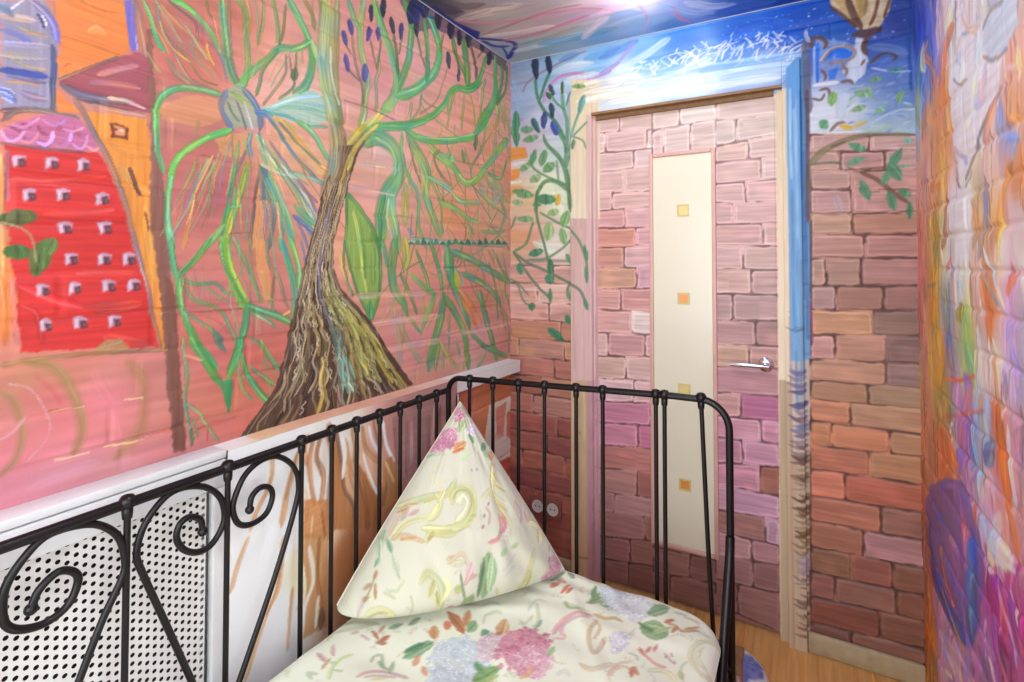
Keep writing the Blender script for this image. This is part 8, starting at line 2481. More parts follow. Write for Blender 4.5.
def tube(bm, pts, r, seg=12, caps=True):
    rs = r if isinstance(r, (list, tuple)) else [r] * len(pts)
    rings = []
    for (p, u, v), rr in zip(frames(pts), rs):
        rings.append([bm.verts.new(p + (u * math.cos(2 * PI * k / seg) + v * math.sin(2 * PI * k / seg)) * rr) for k in range(seg)])
    for a, b in zip(rings, rings[1:]):
        for k in range(seg): bm.faces.new((a[k], a[(k + 1) % seg], b[(k + 1) % seg], b[k]))
    if caps: bm.faces.new(rings[0][::-1]); bm.faces.new(rings[-1])

def lathe(bm, prof, mat4=None, seg=20):
    """prof: (radius, height) about z"""
    mat4 = mat4 or Matrix.Identity(4); rings = []
    for r, z in prof:
        rings.append([bm.verts.new(mat4 @ Vector((max(r, 1e-5) * math.cos(2 * PI * k / seg), max(r, 1e-5) * math.sin(2 * PI * k / seg), z))) for k in range(seg)])
    for a, b in zip(rings, rings[1:]):
        for k in range(seg): bm.faces.new((a[k], a[(k + 1) % seg], b[(k + 1) % seg], b[k]))
    bm.faces.new(rings[0][::-1]); bm.faces.new(rings[-1])

def smooth_path(pts, n=8):
    P = [Vector(p) for p in pts]; Q = [2 * P[0] - P[1]] + P + [2 * P[-1] - P[-2]]; out = []
    for i in range(1, len(Q) - 2):
        for k in range(n):
            t = k / n; a, b, c, d = Q[i - 1:i + 3]
            out.append(0.5 * (2 * b + (c - a) * t + (2 * a - 5 * b + 4 * c - d) * t * t + (3 * b - a - 3 * c + d) * t ** 3))
    return out + [P[-1]]

def grid_obj(name, XYZ, rgb, mat, parent=None, keep=None, flip=False):
    """a surface from an (n, m, 3) array of points with one paint colour per point"""
    n, m = XYZ.shape[:2]
    idx = np.arange(n * m).reshape(n, m)
    a, b, c, d = idx[:-1, :-1], idx[:-1, 1:], idx[1:, 1:], idx[1:, :-1]
    q = np.stack([a, b, c, d] if not flip else [a, d, c, b], -1).reshape(-1, 4)
    if keep is not None: q = q[keep.reshape(-1)]
    used = np.unique(q); remap = np.full(n * m, -1); remap[used] = np.arange(len(used)); q = remap[q]
    co = XYZ.reshape(-1, 3)[used]; cc = lin(np.clip(rgb.reshape(-1, 3)[used], 0, 1))
    me = bpy.data.meshes.new(name)
    me.vertices.add(len(co)); me.vertices.foreach_set('co', co.astype(np.float32).ravel())
    me.loops.add(len(q) * 4); me.loops.foreach_set('vertex_index', q.astype(np.int32).ravel())
    me.polygons.add(len(q)); me.polygons.foreach_set('loop_start', (np.arange(len(q)) * 4).astype(np.int32))
    me.update(calc_edges=True)
    at = me.color_attributes.new('paint', 'FLOAT_COLOR', 'POINT')
    at.data.foreach_set('color', np.concatenate([cc, np.ones((len(cc), 1))], 1).astype(np.float32).ravel())
    return link_mesh(name, me, mat, parent, True)

def axis(*parts):
    return np.unique(np.round(np.concatenate([np.arange(a, b + s * .5, s) for a, b, s in parts]), 5))

# ================================================================== paint the surfaces
cvL = Canvas(-.30, YB + .01, .90, ZC + .01, .0025)
paint(cvL, PAINT_L, 0, .8, warp=.018, wu=26, wv=5, streak=.055)
def gain(cv, g0, g1=None, z0=0.2, z1=1.9):
    """scale paint brightness against the light a surface gets (g0 at its foot, g1 at its head)"""
    g1 = g0 if g1 is None else g1
    t = np.clip((cv.V - z0) / (z1 - z0), 0, 1); g = (g0 + (g1 - g0) * t)[:, None, None]
    l = lin(cv.img) * g
    l = np.where(l > .75, .75 + .2 * np.tanh((l - .75) / .2), l)
    cv.img = np.where(l <= 0.0031308, l * 12.92, 1.055 * np.maximum(l, 1e-9) ** (1 / 2.4) - 0.055)
def soften(cv, k):
    g = cv.img.mean(-1, keepdims=True); cv.img = np.clip(g + (cv.img - g) * k, 0, 1)
soften(cvL, .94)
cvB = Canvas(XL - .01, XR + .01, -.01, ZC + .01, .003)
paint(cvB, PAINT_B, 1000, warp=.02, wu=18, wv=5, streak=.05)
cvR = Canvas(.55, YB + .01, -.01, ZC + .01, .004)
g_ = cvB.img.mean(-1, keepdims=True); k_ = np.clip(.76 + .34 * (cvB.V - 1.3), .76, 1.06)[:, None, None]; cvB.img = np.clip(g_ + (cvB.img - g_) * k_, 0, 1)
paint(cvR, PAINT_R, 2000, 1.1, warp=.03, wu=5, wv=16, streak=.09, power=2.2)
soften(cvR, 1.02)
cvC = Canvas(XL - .01, XR + .01, .9, YB + .01, .004)
paint(cvC, PAINT_C, 3000, warp=.03, wu=30, wv=6, streak=.06)
cvT = Canvas(XL - .01, XLEDGE + .02, .0, YB + .01, .005)
paint(cvT, PAINT_T, 4000, warp=.006, wu=4, wv=6, streak=.05, power=2.5)
cvF = Canvas(.70, 1.66, -.01, .95, .003)
paint(cvF, PAINT_F, 5000, .3, warp=.004, wu=4, wv=20, streak=.03, power=2.2)
soften(cvF, .8)
cvN = Canvas(1.60, YB + .01, -.01, .95, .004)
paint(cvN, PAINT_N, 6000, warp=.012, wu=14, wv=5, streak=.09)
cvK = Canvas(-1.16, -.02, -.45, 1.62, .0025)
cvK.img[:] = hexc("f1f4dc")
cvP = Canvas(-.12, .78, -.16, .70, .0022)
cvP.img[:] = hexc("d2d1bb")

def filler(cv, u0, u1, v0, v1, n, seed, skip):
    """the rest of the floral print: scrolls, sprigs and flower heads"""
    r = np.random.RandomState(seed)
    for i in range(n):
        c = np.array([r.uniform(u0, u1), r.uniform(v0, v1)])
        if skip(c): continue
        a = r.uniform(0, 6.28); k = r.randint(5); R = r.uniform(.03, .06)
        E = lambda q: c + R * np.array([math.cos(a) * q[0] - math.sin(a) * q[1], math.sin(a) * q[0] + math.cos(a) * q[1]])
        if k == 0:
            cv.stroke([E(q) for q in ((1, -.6), (.2, -.7), (-.5, -.2), (-.3, .5), (.3, .5), (.3, .1))], .010, .016, hexc('d4d0a0'), .75, i)
        elif k == 1:
            hydrangea(cv, hexc(r.choice(['dfe8ea', 'e6ecee', 'e4b0bc'])), hexc('b8b0bc'), np.array([E((math.sin(w) * .9, -math.cos(w) * .8)) for w in np.linspace(0, 6.283, 15)[:-1]]), i)
        else:
            cv.stroke([E((-1, 0)), E((0, .25)), E((1, 0))], .004, .003, hexc('b8c498'), .8, i)
            for q in (-.7, -.3, .1, .5):
                for s in (-1, 1):
                    b = E((q, .1)); e = E((q + .3, .1 + s * .4))
                    cv.stroke([b, (b + e) / 2, e], .008, .004, hexc(r.choice(['a8bc98', '9ab088', 'd0a090', 'dcb4b0'])), .8, i)
filler(cvK, -1.1, -.1, -.4, .66, 90, 4, lambda c: False)
def sprigs(cv, u0, u1, v0, v1, n, seed):
    """the faint small leaves and buds between the large motifs"""
    r = np.random.RandomState(seed)
    for i in range(n):
        c = np.array([r.uniform(u0, u1), r.uniform(v0, v1)]); a = r.uniform(0, 6.28); R = r.uniform(.010, .024)
        d = np.array([math.cos(a), math.sin(a)]) * R; m = np.array([-d[1], d[0]])
        cv.stroke([c - d, c + m * .2, c + d], .0025, .0018, hexc(r.choice(['c4caa4', 'd0c8a4', 'd8bcb0', 'bcc8b0'])), .6, i)
        lc = r.choice(['c0cca8', 'b4c4a0', 'dcb8b0', 'd8c8a0', 'c8ccd0', 'd0a8a0'])
        for q in (-.6, -.1, .4):
            for sg in (-1, 1):
                if r.rand() < .75:
                    b = c + d * q; e = b + d * .3 + m * sg * r.uniform(.3, .6)
                    cv.stroke([b, (b + e) / 2 + d * .08, e], .0055, .002, hexc(lc), r.uniform(.35, .7), i)
sprigs(cvK, -1.1, -.1, .5, 1.55, 170, 21)
sprigs(cvP, 0, .66, -.08, .58, 130, 22)
paint(cvK, PAINT_K, 7000, .3)
paint(cvP, PAINT_P, 8000, .25)

gain(cvL, .86); gain(cvB, 1.5, 0.8); gain(cvR, 1.2); gain(cvC, 1.25); gain(cvT, 1.6); gain(cvF, 1.8); gain(cvN, 1.4)  # back wall lightened toward its foot to offset the shade in its brick colours
# ================================================================== the room
# left wall above the pipe boxing: a painted brick wall
yy = axis((YF, -.30, .08), (-.30, .30, .02), (.30, YB + .012, .0025)); zz = axis((.90, ZC + .008, .0025))
Ug, Vg = np.meshgrid(yy, zz)
c, h = cvL.sample(Ug, Vg)
wall_left = grid_obj('wall_left', np.stack([XL + h - .004, Ug, Vg], -1), c, M_MURAL)
tag(wall_left, 'left brick wall painted with a green willow tree and a red tower house', 'wall', kind='structure')
# its foot, seen beyond the boxing
yy = axis((1.61, YB + .012, .004)); zz = axis((0, .90, .004)); Ug, Vg = np.meshgrid(yy, zz); c, h = cvN.sample(Ug, Vg)
o = grid_obj('wall_foot', np.stack([XL + h - .004, Ug, Vg], -1), c, M_MURAL, wall_left)
yy = axis((YF, 1.61, .11)); zz = axis((0, .90, .1)); Ug, Vg = np.meshgrid(yy, zz)
grid_obj('wall_foot', np.stack([XL - .004 + 0 * Ug, Ug, Vg], -1), np.zeros(Ug.shape + (3,)) + hexc('d8d4d2'), M_MURAL, wall_left)

# back wall with its door opening
DX0, DX1, DZ = -.800, -.060, 2.03
xx = axis((XL - .012, XR + .012, .003)); zz = axis((0, ZC + .008, .003)); Ug, Vg = np.meshgrid(xx, zz); c, h = cvB.sample(Ug, Vg)
um = (xx[:-1] + xx[1:]) / 2; vm = (zz[:-1] + zz[1:]) / 2
keep = ~(((um > DX0 - .004) & (um < DX1 + .004))[None, :] & (vm < DZ + .004)[:, None])
wall_back = grid_obj('wall_back', np.stack([Ug, YB - h + .004, Vg], -1), c, M_MURAL, keep=keep)
tag(wall_back, 'back brick wall around the door with a blue sky and snow painted at the top', 'wall', kind='structure')

# right wall
yy = axis((YF, .55, .1), (.55, .95, .02), (.95, YB + .012, .004)); zz = axis((0, ZC + .008, .004)); Ug, Vg = np.meshgrid(yy, zz); c, h = cvR.sample(Ug, Vg)
wall_right = grid_obj('wall_right', np.stack([XR - h + .001, Ug, Vg], -1), c, M_MURAL, flip=True)
tag(wall_right, 'right wall thickly painted in orange, white and violet with a tall figure', 'wall', kind='structure')

# ceiling
xx = axis((XL - .008, XR + .008, .004)); yy = axis((YF, .9, .1), (.9, YB + .008, .004)); Ug, Vg = np.meshgrid(xx, yy); c, h = cvC.sample(Ug, Vg)
ceiling = grid_obj('ceiling', np.stack([Ug, Vg, ZC + 0 * Ug], -1), c, M_CEIL, flip=True)
tag(ceiling, 'ceiling painted as a swirling grey, pink and blue sky', 'ceiling', kind='structure')

def plane(name, a, b, c_, d, mat):
    bm = bmesh.new(); vs = [bm.verts.new(p) for p in (a, b, c_, d)]; bm.faces.new(vs)
    return obj(name, bm, mat, smooth=False)
floor = plane('floor', (XL, YF, 0), (XR, YF, 0), (XR, YB + .12, 0), (XL, YB + .12, 0), M_FLOOR)
tag(floor, 'warm oak laminate floor', 'floor', kind='structure')
wf = plane('wall_front', (XL, YF, 0), (XR, YF, 0), (XR, YF, ZC), (XL, YF, ZC), M_PLAIN)
tag(wf, 'plain white plaster wall opposite the door', 'wall', kind='structure')

# the thin white bead between ceiling and walls
bm = bmesh.new(); box(bm, (XL, YB - .004, ZC - .0025), (XR, YB - .0005, ZC)); box(bm, (XL + .0005, YF, ZC - .0025), (XL + .004, YB, ZC))
o = obj('trim_1', bm, M_BEAD, smooth=False); tag(o, 'thin white bead where the ceiling meets the walls', 'trim', kind='structure')

# skirting along the back wall
for nm, x0, x1 in (('baseboard_back', -.003, XR), ('baseboard_back.001', XL, -.895)):
    bm = bmesh.new(); box(bm, (x0, YB - .019, 0), (x1, YB, .072), .0095)
    o = obj(nm, bm, M_SKIRT); tag(o, 'olive grey skirting board at the foot of the brick wall ' + ('right of the door' if x0 > 0 else 'left of the door'), 'skirting board', kind='structure')

# ---- door casing (painted boards round the opening)
def painted_board(name, x0, x1, z0, z1, yf, yb, mat, parent=None, step=.003, cut=None, scl=1.0):
    """a board whose face carries the mural; cut(x,z)->bool removes the mitre"""
    xx = np.linspace(x0, x1, max(3, int((x1 - x0) / step))); zz = np.linspace(z0, z1, max(3, int((z1 - z0) / step)))
    ux = np.concatenate([[x0], xx, [x1]]); vz = np.concatenate([[z0], zz, [z1]])
    Ug, Vg = np.meshgrid(ux, vz)
    Yg = np.full(Ug.shape, yf); Yg[0, :] = yb; Yg[-1, :] = yb; Yg[:, 0] = yb; Yg[:, -1] = yb
    c, h = cvB.sample(Ug * scl, 1.36 + (Vg - 1.36) * scl)
    return grid_obj(name, np.stack([Ug, Yg, Vg], -1), c, mat, parent)

casing = empty('trim_2', (DX0, YB, 0)); tag(casing, 'door casing painted cream and pink at the left and blue to muddy brown at the right', 'door casing', kind='structure')
painted_board('casing_board', -.893, -.797, 0, 2.105, YB - .022, YB + .004, M_DOOR, casing)
painted_board('casing_board', -.062, -.004, 0, 2.105, YB - .022, YB + .004, M_DOOR, casing)
painted_board('casing_head', -.797, -.062, 2.015, 2.105, YB - .022, YB + .004, M_DOOR, casing)
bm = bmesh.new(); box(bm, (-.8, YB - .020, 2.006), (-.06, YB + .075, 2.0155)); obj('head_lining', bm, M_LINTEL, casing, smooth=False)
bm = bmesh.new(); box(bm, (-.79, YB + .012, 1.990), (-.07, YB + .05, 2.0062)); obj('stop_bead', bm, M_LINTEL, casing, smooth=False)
painted_board('jamb', -.090, -.058, 0, 2.01, YB + .004, YB + .075, M_DOOR, casing)
painted_board('jamb', -.803, -.787, 0, 2.01, YB + .004, YB + .075, M_DOOR, casing)

# ---- door leaf with a tall cream panel
YD = YB + .030                                     # face of the leaf
S = YB / YD
door = empty('door_1', (-.44, YD, 0)); tag(door, 'door painted with pink bricks around a tall narrow cream panel', 'door', kind='structure')
PX0, PX1, PZ0, PZ1 = -.543, -.314, .236, 1.803     # panel opening in the leaf
xx = axis((-.795, -.080, .003)); zz = axis((.012, 2.004, .003)); Ug, Vg = np.meshgrid(xx, zz)
c, h = cvB.sample(Ug * S, 1.36 + (Vg - 1.36) * S)
um = (xx[:-1] + xx[1:]) / 2; vm = (zz[:-1] + zz[1:]) / 2
keep = ~(((um > PX0) & (um < PX1))[None, :] & ((vm > PZ0) & (vm < PZ1))[:, None])
grid_obj('leaf', np.stack([Ug, YD - h * .12, Vg], -1), c, M_DOOR, door, keep=keep)
bm = bmesh.new(); box(bm, (-.795, YD + .006, .012), (-.080, YD + .04, 2.004)); obj('leaf_core', bm, M_BROWN, door, smooth=False)
bm = bmesh.new(); box(bm, (PX0 - .004, YD - .002, PZ0 - .004), (PX1 + .004, YD + .0055, PZ1 + .004)); obj('cream_panel', bm, M_CREAM, door, smooth=False)['label'] = 'tall smooth cream panel'
M_MOULD = mat_plain('pink_moulding', 'dcaea2', .4, 0, .4, .06, 14)
w = .016
for nm, a0, a1, b0, b1 in (('moulding_side', PX0 - w, PX0, PZ0 - w, PZ1 + w), ('moulding_side', PX1, PX1 + w, PZ0 - w, PZ1 + w), ('moulding_top', PX0 + .0002, PX1 - .0002, PZ1, PZ1 + w), ('moulding_bottom', PX0 + .0002, PX1 - .0002, PZ0 - w, PZ0)):
    bm = bmesh.new(); box(bm, (a0, YD - .011, b0), (a1, YD + .002, b1), .004); obj(nm, bm, M_MOULD, door)
INLAYS = [(-.4235, 1.578, M_YELLOW), (-.4235, 1.222, M_ORANGE), (-.4235, .858, M_YELLOW), (-.4235, .480, M_ORANGE)]
for x, z, mt in INLAYS:
    bm = bmesh.new(); s = .0235
    for lo, hi in (((-s, -s), (s, -s + .007)), ((-s, s - .007), (s, s)), ((-s, -s + .0071), (-s + .007, s - .0071)), ((s - .007, -s + .0071), (s, s - .0071))):
        box(bm, (x + lo[0], YD - .006, z + lo[1]), (x + hi[0], YD - .001, z + hi[1]))
    fr = obj('square_inlay', bm, M_GOLD, door, smooth=False)
    bm = bmesh.new(); box(bm, (x - s + .0072, YD - .0045, z - s + .0072), (x + s - .0072, YD - .0022, z + s - .0072)); 
    g = obj('inlay_glass', bm, mt, None, smooth=False); g.parent = fr
# handle
hx, hz = -.128, .985
bm = bmesh.new(); lathe(bm, [(.0, 0), (.027, 0), (.027, .006), (.023, .010), (.012, .012), (.010, .045), (.0, .046)], Matrix.Translation((hx, YD - .001, hz)) @ Matrix.Rotation(PI / 2, 4, 'X'), 28)
hd = obj('door_handle', bm, M_CHROME, door); hd['label'] = 'chrome lever handle'
bm = bmesh.new(); tube(bm, smooth_path([(hx + .012, YD - .046, hz), (hx - .02, YD - .05, hz + .001), (hx - .07, YD - .050, hz), (hx - .118, YD - .046, hz - .002)], 5), .0085, 12)
g = obj('lever', bm, M_CHROME, None); g.parent = hd

# ---- white pipe boxing / ledge along the left wall
box_ = empty('trim_3', (XLEDGE, .73, 0)); tag(box_, 'white pipe boxing along the foot of the mural with brown tree roots painted on it', 'pipe boxing', kind='structure')
ztop = lambda y: .938 - .018 * np.clip((y - 1.0) / 1.15, 0, 1)
yy = axis((.7312, 1.63, .003)); zz = axis((0, .93, .004)); Ug, Vg = np.meshgrid(yy, zz); c, h = cvF.sample(Ug, Vg)
Vg2 = Vg * (ztop(Ug) / zz[-1])
grid_obj('boxing_face', np.stack([XLEDGE + h, Ug, Vg2], -1), c, M_MURAL, box_)
yy = axis((.7312, 2.132, .005)); xx = axis((XL - .003, XLEDGE + .0004, .005)); Ug, Vg = np.meshgrid(yy, xx); c, h = cvT.sample(Vg, Ug)
grid_obj('ledge_top', np.stack([Vg, Ug, ztop(Ug)], -1), c, M_MURAL, box_, flip=True)
bm = bmesh.new()
def prism(bm, y0, y1, x0, x1, th):
    v = [bm.verts.new((x, y, float(ztop(y)) - d)) for y in (y0, y1) for x, d in ((x0, .0006), (x1, .0006), (x1, th), (x0, th))]
    for q in ((0, 1, 2, 3), (7, 6, 5, 4), (0, 4, 5, 1), (1, 5, 6, 2), (2, 6, 7, 3), (3, 7, 4, 0)): bm.faces.new([v[i] for i in q])
prism(bm, 1.63, 2.132, XL - .003, XLEDGE, .052)
obj('sill_board', bm, M_WHITE, box_, smooth=False)
bm = bmesh.new(); box(bm, (XL - .003, 1.622, 0), (XLEDGE, 1.640, .87)); obj('boxing_end', bm, M_PALE, box_, smooth=False)

# ================================================================== radiator cover
rad = empty('radiator_cover', (-1.17, .2, 0)); tag(rad, 'white radiator cover with a perforated metal screen under the mural, behind the bed rail', 'radiator cover')
RY0, RY1 = -.62, .736
bm = bmesh.new(); box(bm, (XL - .003, RY0, .922), (XLEDGE - .004, RY1 - .004, .939), .0025); obj('top_board', bm, M_WHITE, rad)
bm = bmesh.new(); box(bm, (-1.168, RY0, .861), (XLEDGE, RY1 - .006, .9195), .003)
box(bm, (-1.168, .702, .06), (XLEDGE - .002, RY1 - .006, .8605), .003); box(bm, (-1.168, RY0, .06), (XLEDGE - .002, RY0 + .03, .8605), .003); box(bm, (-1.168, RY0 + .03, .06), (XLEDGE - .002, .702, .10), .003)
obj('frame', bm, M_WHITE, rad)
def screen(y0, y1, z0, z1, x, py=.0135, pz=.0165, rr=.0042):
    """sheet punched with staggered round holes"""
    V = []; F = []
    ny = int((y1 - y0) / py); nz = int((z1 - z0) / pz); N = 8
    for a in range(ny):
        yc = y0 + (a + .5) * py; sh = (a % 2) * pz / 2
        for b in range(nz):
            zc = z0 + (b + .5) * pz + sh
            base = len(V)
            for k in range(N):
                t = 2 * PI * (k + .5) / N; V.append((x, yc + rr * math.cos(t), zc + rr * math.sin(t)))
            for k in range(N):
                t = 2 * PI * (k + .5) / N; q = max(abs(math.cos(t)), abs(math.sin(t)))
                V.append((x, yc + py / 2 * math.copysign(min(1, abs(math.cos(t)) / q), math.cos(t)), zc + pz / 2 * math.copysign(min(1, abs(math.sin(t)) / q), math.sin(t))))
            for k in range(N):
                l = (k + 1) % N; F.append((base + k, base + N + k, base + N + l, base + l))
            # square corners of the cell
            for k, sy, sz in ((0, 1, 1), (2, -1, 1), (4, -1, -1), (6, 1, -1)):
                V.append((x, yc + sy * py / 2, zc + sz * pz / 2)); F.append((base + N + k, len(V) - 1, base + N + (k + 1) % N))
    me = bpy.data.meshes.new('perforated_screen'); me.from_pydata(V, [], F)
    return link_mesh('perforated_screen', me, M_SCREEN, rad)
M_SCREEN = mat_plain('perforated_sheet', 'e6e2de', .5, 0, .4, .03)
screen(-.20, .702, .100, .862, -1.157)
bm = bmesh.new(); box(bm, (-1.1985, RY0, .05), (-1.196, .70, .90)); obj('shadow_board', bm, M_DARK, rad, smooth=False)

# ================================================================== socket on the back wall
sk = empty('power_socket', (-1.02, YB, .272)); tag(sk, 'double power socket with white inserts in a brown painted frame low on the brick wall', 'socket')
bm = bmesh.new(); box(bm, (-1.10, YB - .016, .232), (-.945, YB + .003, .314), .004); obj('frame', bm, M_BROWN, sk)
for x in (-1.058, -.984):
    bm = bmesh.new(); lathe(bm, [(0, .0), (.0275, 0), (.0275, .004), (.0235, .0045), (.0215, .0012), (0, .001)], Matrix.Translation((x, YB - .0155, .273)) @ Matrix.Rotation(PI / 2, 4, 'X'), 26)
    s = obj('socket_insert', bm, M_WHITE, sk)
    for dx in (-.0095, .0095):
        bm = bmesh.new(); lathe(bm, [(0, 0), (.003, 0), (.003, .0012), (0, .0012)], Matrix.Translation((x + dx, YB - .0163, .273)) @ Matrix.Rotation(PI / 2, 4, 'X'), 10)
        g = obj('pin_hole', bm, M_DARK, None); g.parent = s

# ================================================================== the iron daybed
bed = empty('bed', (-.636, .55, 0)); tag(bed, 'black wrought iron daybed with scrolls in its side rail and an arched end', 'bed')
BX, EX, EY = -1.090, -.177, 1.500       # back rail plane, outer post, end plane
RZ = .921                                # back rail height
HZ = .978
RT, RS = .0096, .0060
# arched end: two posts joined by a top rail that dips to the wall
bm = bmesh.new()
R = .05
arch = [(BX, EY, 0), (BX, EY, .5), (BX, EY, HZ - R - .012)]
arch += [(BX + R - R * math.cos(t), EY, HZ - .012 - R + R * math.sin(t)) for t in np.linspace(.2, PI / 2, 7)]
arch += [(BX + R + (EX - .07 - BX - R) * k, EY, HZ - .012 + .030 * k) for k in (.15, .35, .55, .75, .9)]
R2 = .075; zt = HZ + .016
arch += [(EX - R2 + R2 * math.sin(t), EY, zt - R2 + R2 * math.cos(t)) for t in np.linspace(.12, PI / 2, 9)]
arch += [(EX, EY, .6), (EX, EY, .3), (EX, EY, 0)]
tube(bm, arch, RT, 14); obj('end_arch', bm, M_IRON, bed)
def rail_z(x): return HZ - .012 + .030 * (x - BX - R) / (EX - .07 - BX - R)
def spindle(x, y, ztop_, zbot=.30, lean=0.0):
    bm = bmesh.new(); tube(bm, [(x + lean, y, zbot), (x + lean * .5, y, .6), (x, y, ztop_ - .006)], RS, 10); s = obj('spindle', bm, M_IRON, bed)
    bm = bmesh.new()
    lathe(bm, [(.0, -.030), (.0082, -.029), (.0092, -.020), (.0092, -.011), (.0075, -.009), (.0128, -.006), (.0150, 0), (.0140, .006), (.0095, .0125), (.0, .0155)], Matrix.Translation((x, y, ztop_)), 14)
    g = obj('collar', bm, M_IRON, None); g.parent = s; g.matrix_parent_inverse = Matrix.Identity(4)
    return s
for x in (-1.002, -.909, -.812, -.719, -.612, -.527, -.370, -.346, -.248): spindle(x, EY, rail_z(x) + .001, lean=.030 if x > -.3 else 0)
# long back rail
bm = bmesh.new(); tube(bm, [(BX, EY - .004, RZ), (BX, 1.0, RZ), (BX, .4, RZ), (BX, -.40, RZ)], RT, 14); obj('back_rail', bm, M_IRON, bed)
BACK = [1.432, 1.341, 1.250, 1.160, 1.070, .982, .887, .697, .505, .315, .125, -.065, -.255]
for y in BACK: spindle(BX, y, RZ + .002)
SCROLLS = [[(0.3695, 0.8067), (0.3792, 0.8316), (0.4037, 0.848), (0.4257, 0.8368), (0.4316, 0.817), (0.4182, 0.7858), (0.3885, 0.7735), (0.3577, 0.7815), (0.3395, 0.7992), (0.3344, 0.8266), (0.3385, 0.8595), (0.3582, 0.8914), (0.3861, 0.9142), (0.425, 0.9144), (0.4608, 0.9007), (0.4906, 0.8673), (0.5025, 0.8214), (0.4982, 0.7894), (0.4695, 0.7327), (0.4353, 0.6468), (0.4186, 0.6023)], [(0.6441, 0.8087), (0.6396, 0.834), (0.6181, 0.8491), (0.5988, 0.8434), (0.5927, 0.8176), (0.6073, 0.7889), (0.6362, 0.7706), (0.6663, 0.7756), (0.6903, 0.8126), (0.6824, 0.8601), (0.652, 0.8952), (0.6093, 0.9123), (0.5705, 0.9073), (0.535, 0.8707), (0.5214, 0.8232), (0.5325, 0.7796), (0.5742, 0.6641), (0.6269, 0.5158), (0.6521, 0.4419)], [(0.7489, 0.8109), (0.7537, 0.837), (0.7741, 0.8501), (0.7985, 0.8411), (0.8064, 0.8167), (0.7902, 0.7848), (0.7545, 0.7767), (0.724, 0.7897), (0.7098, 0.8222), (0.7139, 0.8522), (0.738, 0.8927), (0.7784, 0.9114), (0.8219, 0.905), (0.8622, 0.8698), (0.8783, 0.8238), (0.8692, 0.7673), (0.8141, 0.6264), (0.7286, 0.4462), (0.7152, 0.4171)]]
for pts in SCROLLS:
    for dy, mirror in ((0, 1),):
        bm = bmesh.new(); P3 = smooth_path([(BX, y, z) for y, z in pts], 5); tube(bm, P3, [RS * 1.08] * len(P3), 10)
        bmesh.ops.create_uvsphere(bm, u_segments=10, v_segments=8, radius=.0098, matrix=Matrix.Translation(P3[0]))
        obj('scroll', bm, M_IRON, bed)
# the same scroll pairs repeat along the part of the rail beside the photographer
for yc in (.125, -.255):
    for pts in SCROLLS[:2]:
        bm = bmesh.new(); P3 = smooth_path([(BX, y - .505 + yc, z) for y, z in pts], 5); tube(bm, P3, RS * 1.08, 10); obj('scroll', bm, M_IRON, bed)
# lower rails, slat base, far posts and the bent brace at the corner post
bm = bmesh.new(); tube(bm, [(BX, -.40, 0), (BX, -.40, RZ)], RT, 14); obj('post', bm, M_IRON, bed)
bm = bmesh.new(); tube(bm, [(EX, -.40, 0), (EX, -.40, .34)], RT, 14); obj('post', bm, M_IRON, bed)
for a, b in (((BX, EY, .30), (EX, EY, .30)), ((BX, -.40, .30), (BX, EY, .30)), ((EX, -.40, .27), (EX, EY, .27)), ((BX, -.40, .30), (EX, -.40, .30))):
    bm = bmesh.new(); tube(bm, [a, ((a[0] + b[0]) / 2, (a[1] + b[1]) / 2, (a[2] + b[2]) / 2), b], .011, 10); obj('lower_rail', bm, M_IRON, bed)
bm = bmesh.new(); tube(bm, smooth_path([(-0.177, 1.494, 0.645), (-0.1775, 1.484, 0.6), (-0.18, 1.452, 0.52), (-0.184, 1.412, 0.42), (-0.187, 1.38, 0.335), (-0.187, 1.35, 0.275)], 6), .0118, 14); obj('brace', bm, M_IRON, bed)

# ================================================================== mattress, cover, pillow
mt = empty('mattress', (-.636, .55, .30)); tag(mt, 'mauve mattress on the iron bed, almost hidden by the floral duvet', 'mattress')
def rounded_slab(bm, x0, x1, y0, y1, z0, z1, rc, bev):
    ring = []
    for cx, cy, a0 in ((x1 - rc, y1 - rc, 0), (x0 + rc, y1 - rc, PI / 2), (x0 + rc, y0 + rc, PI), (x1 - rc, y0 + rc, 1.5 * PI)):
        for k in range(9): ring.append((cx, cy, a0 + PI / 2 * k / 8))
    lay = []
    for d, z in ((bev, z0), (bev * .3, z0 + bev * .3), (0, z0 + bev), (0, z1 - bev), (bev * .3, z1 - bev * .3), (bev, z1)):
        lay.append([bm.verts.new((cx + (rc - d) * math.cos(a), cy + (rc - d) * math.sin(a), z)) for cx, cy, a in ring])
    n = len(ring)
    for a, b in zip(lay, lay[1:]):
        for k in range(n): bm.faces.new((a[k], a[(k + 1) % n], b[(k + 1) % n], b[k]))
    bm.faces.new(lay[0][::-1]); bm.faces.new(lay[-1])
bm = bmesh.new(); rounded_slab(bm, -1.040, -.208, -.355, 1.462, .315, .408, .10, .022); obj('ticking', bm, M_MAUVE, mt)
bm = bmesh.new(); 
for z in (.335, .352):
    tube(bm, [(-.208, -.24, z), (-.208, .5, z), (-.208, 1.36, z)], .004, 8)
obj('piping', bm, M_CREAM, mt)

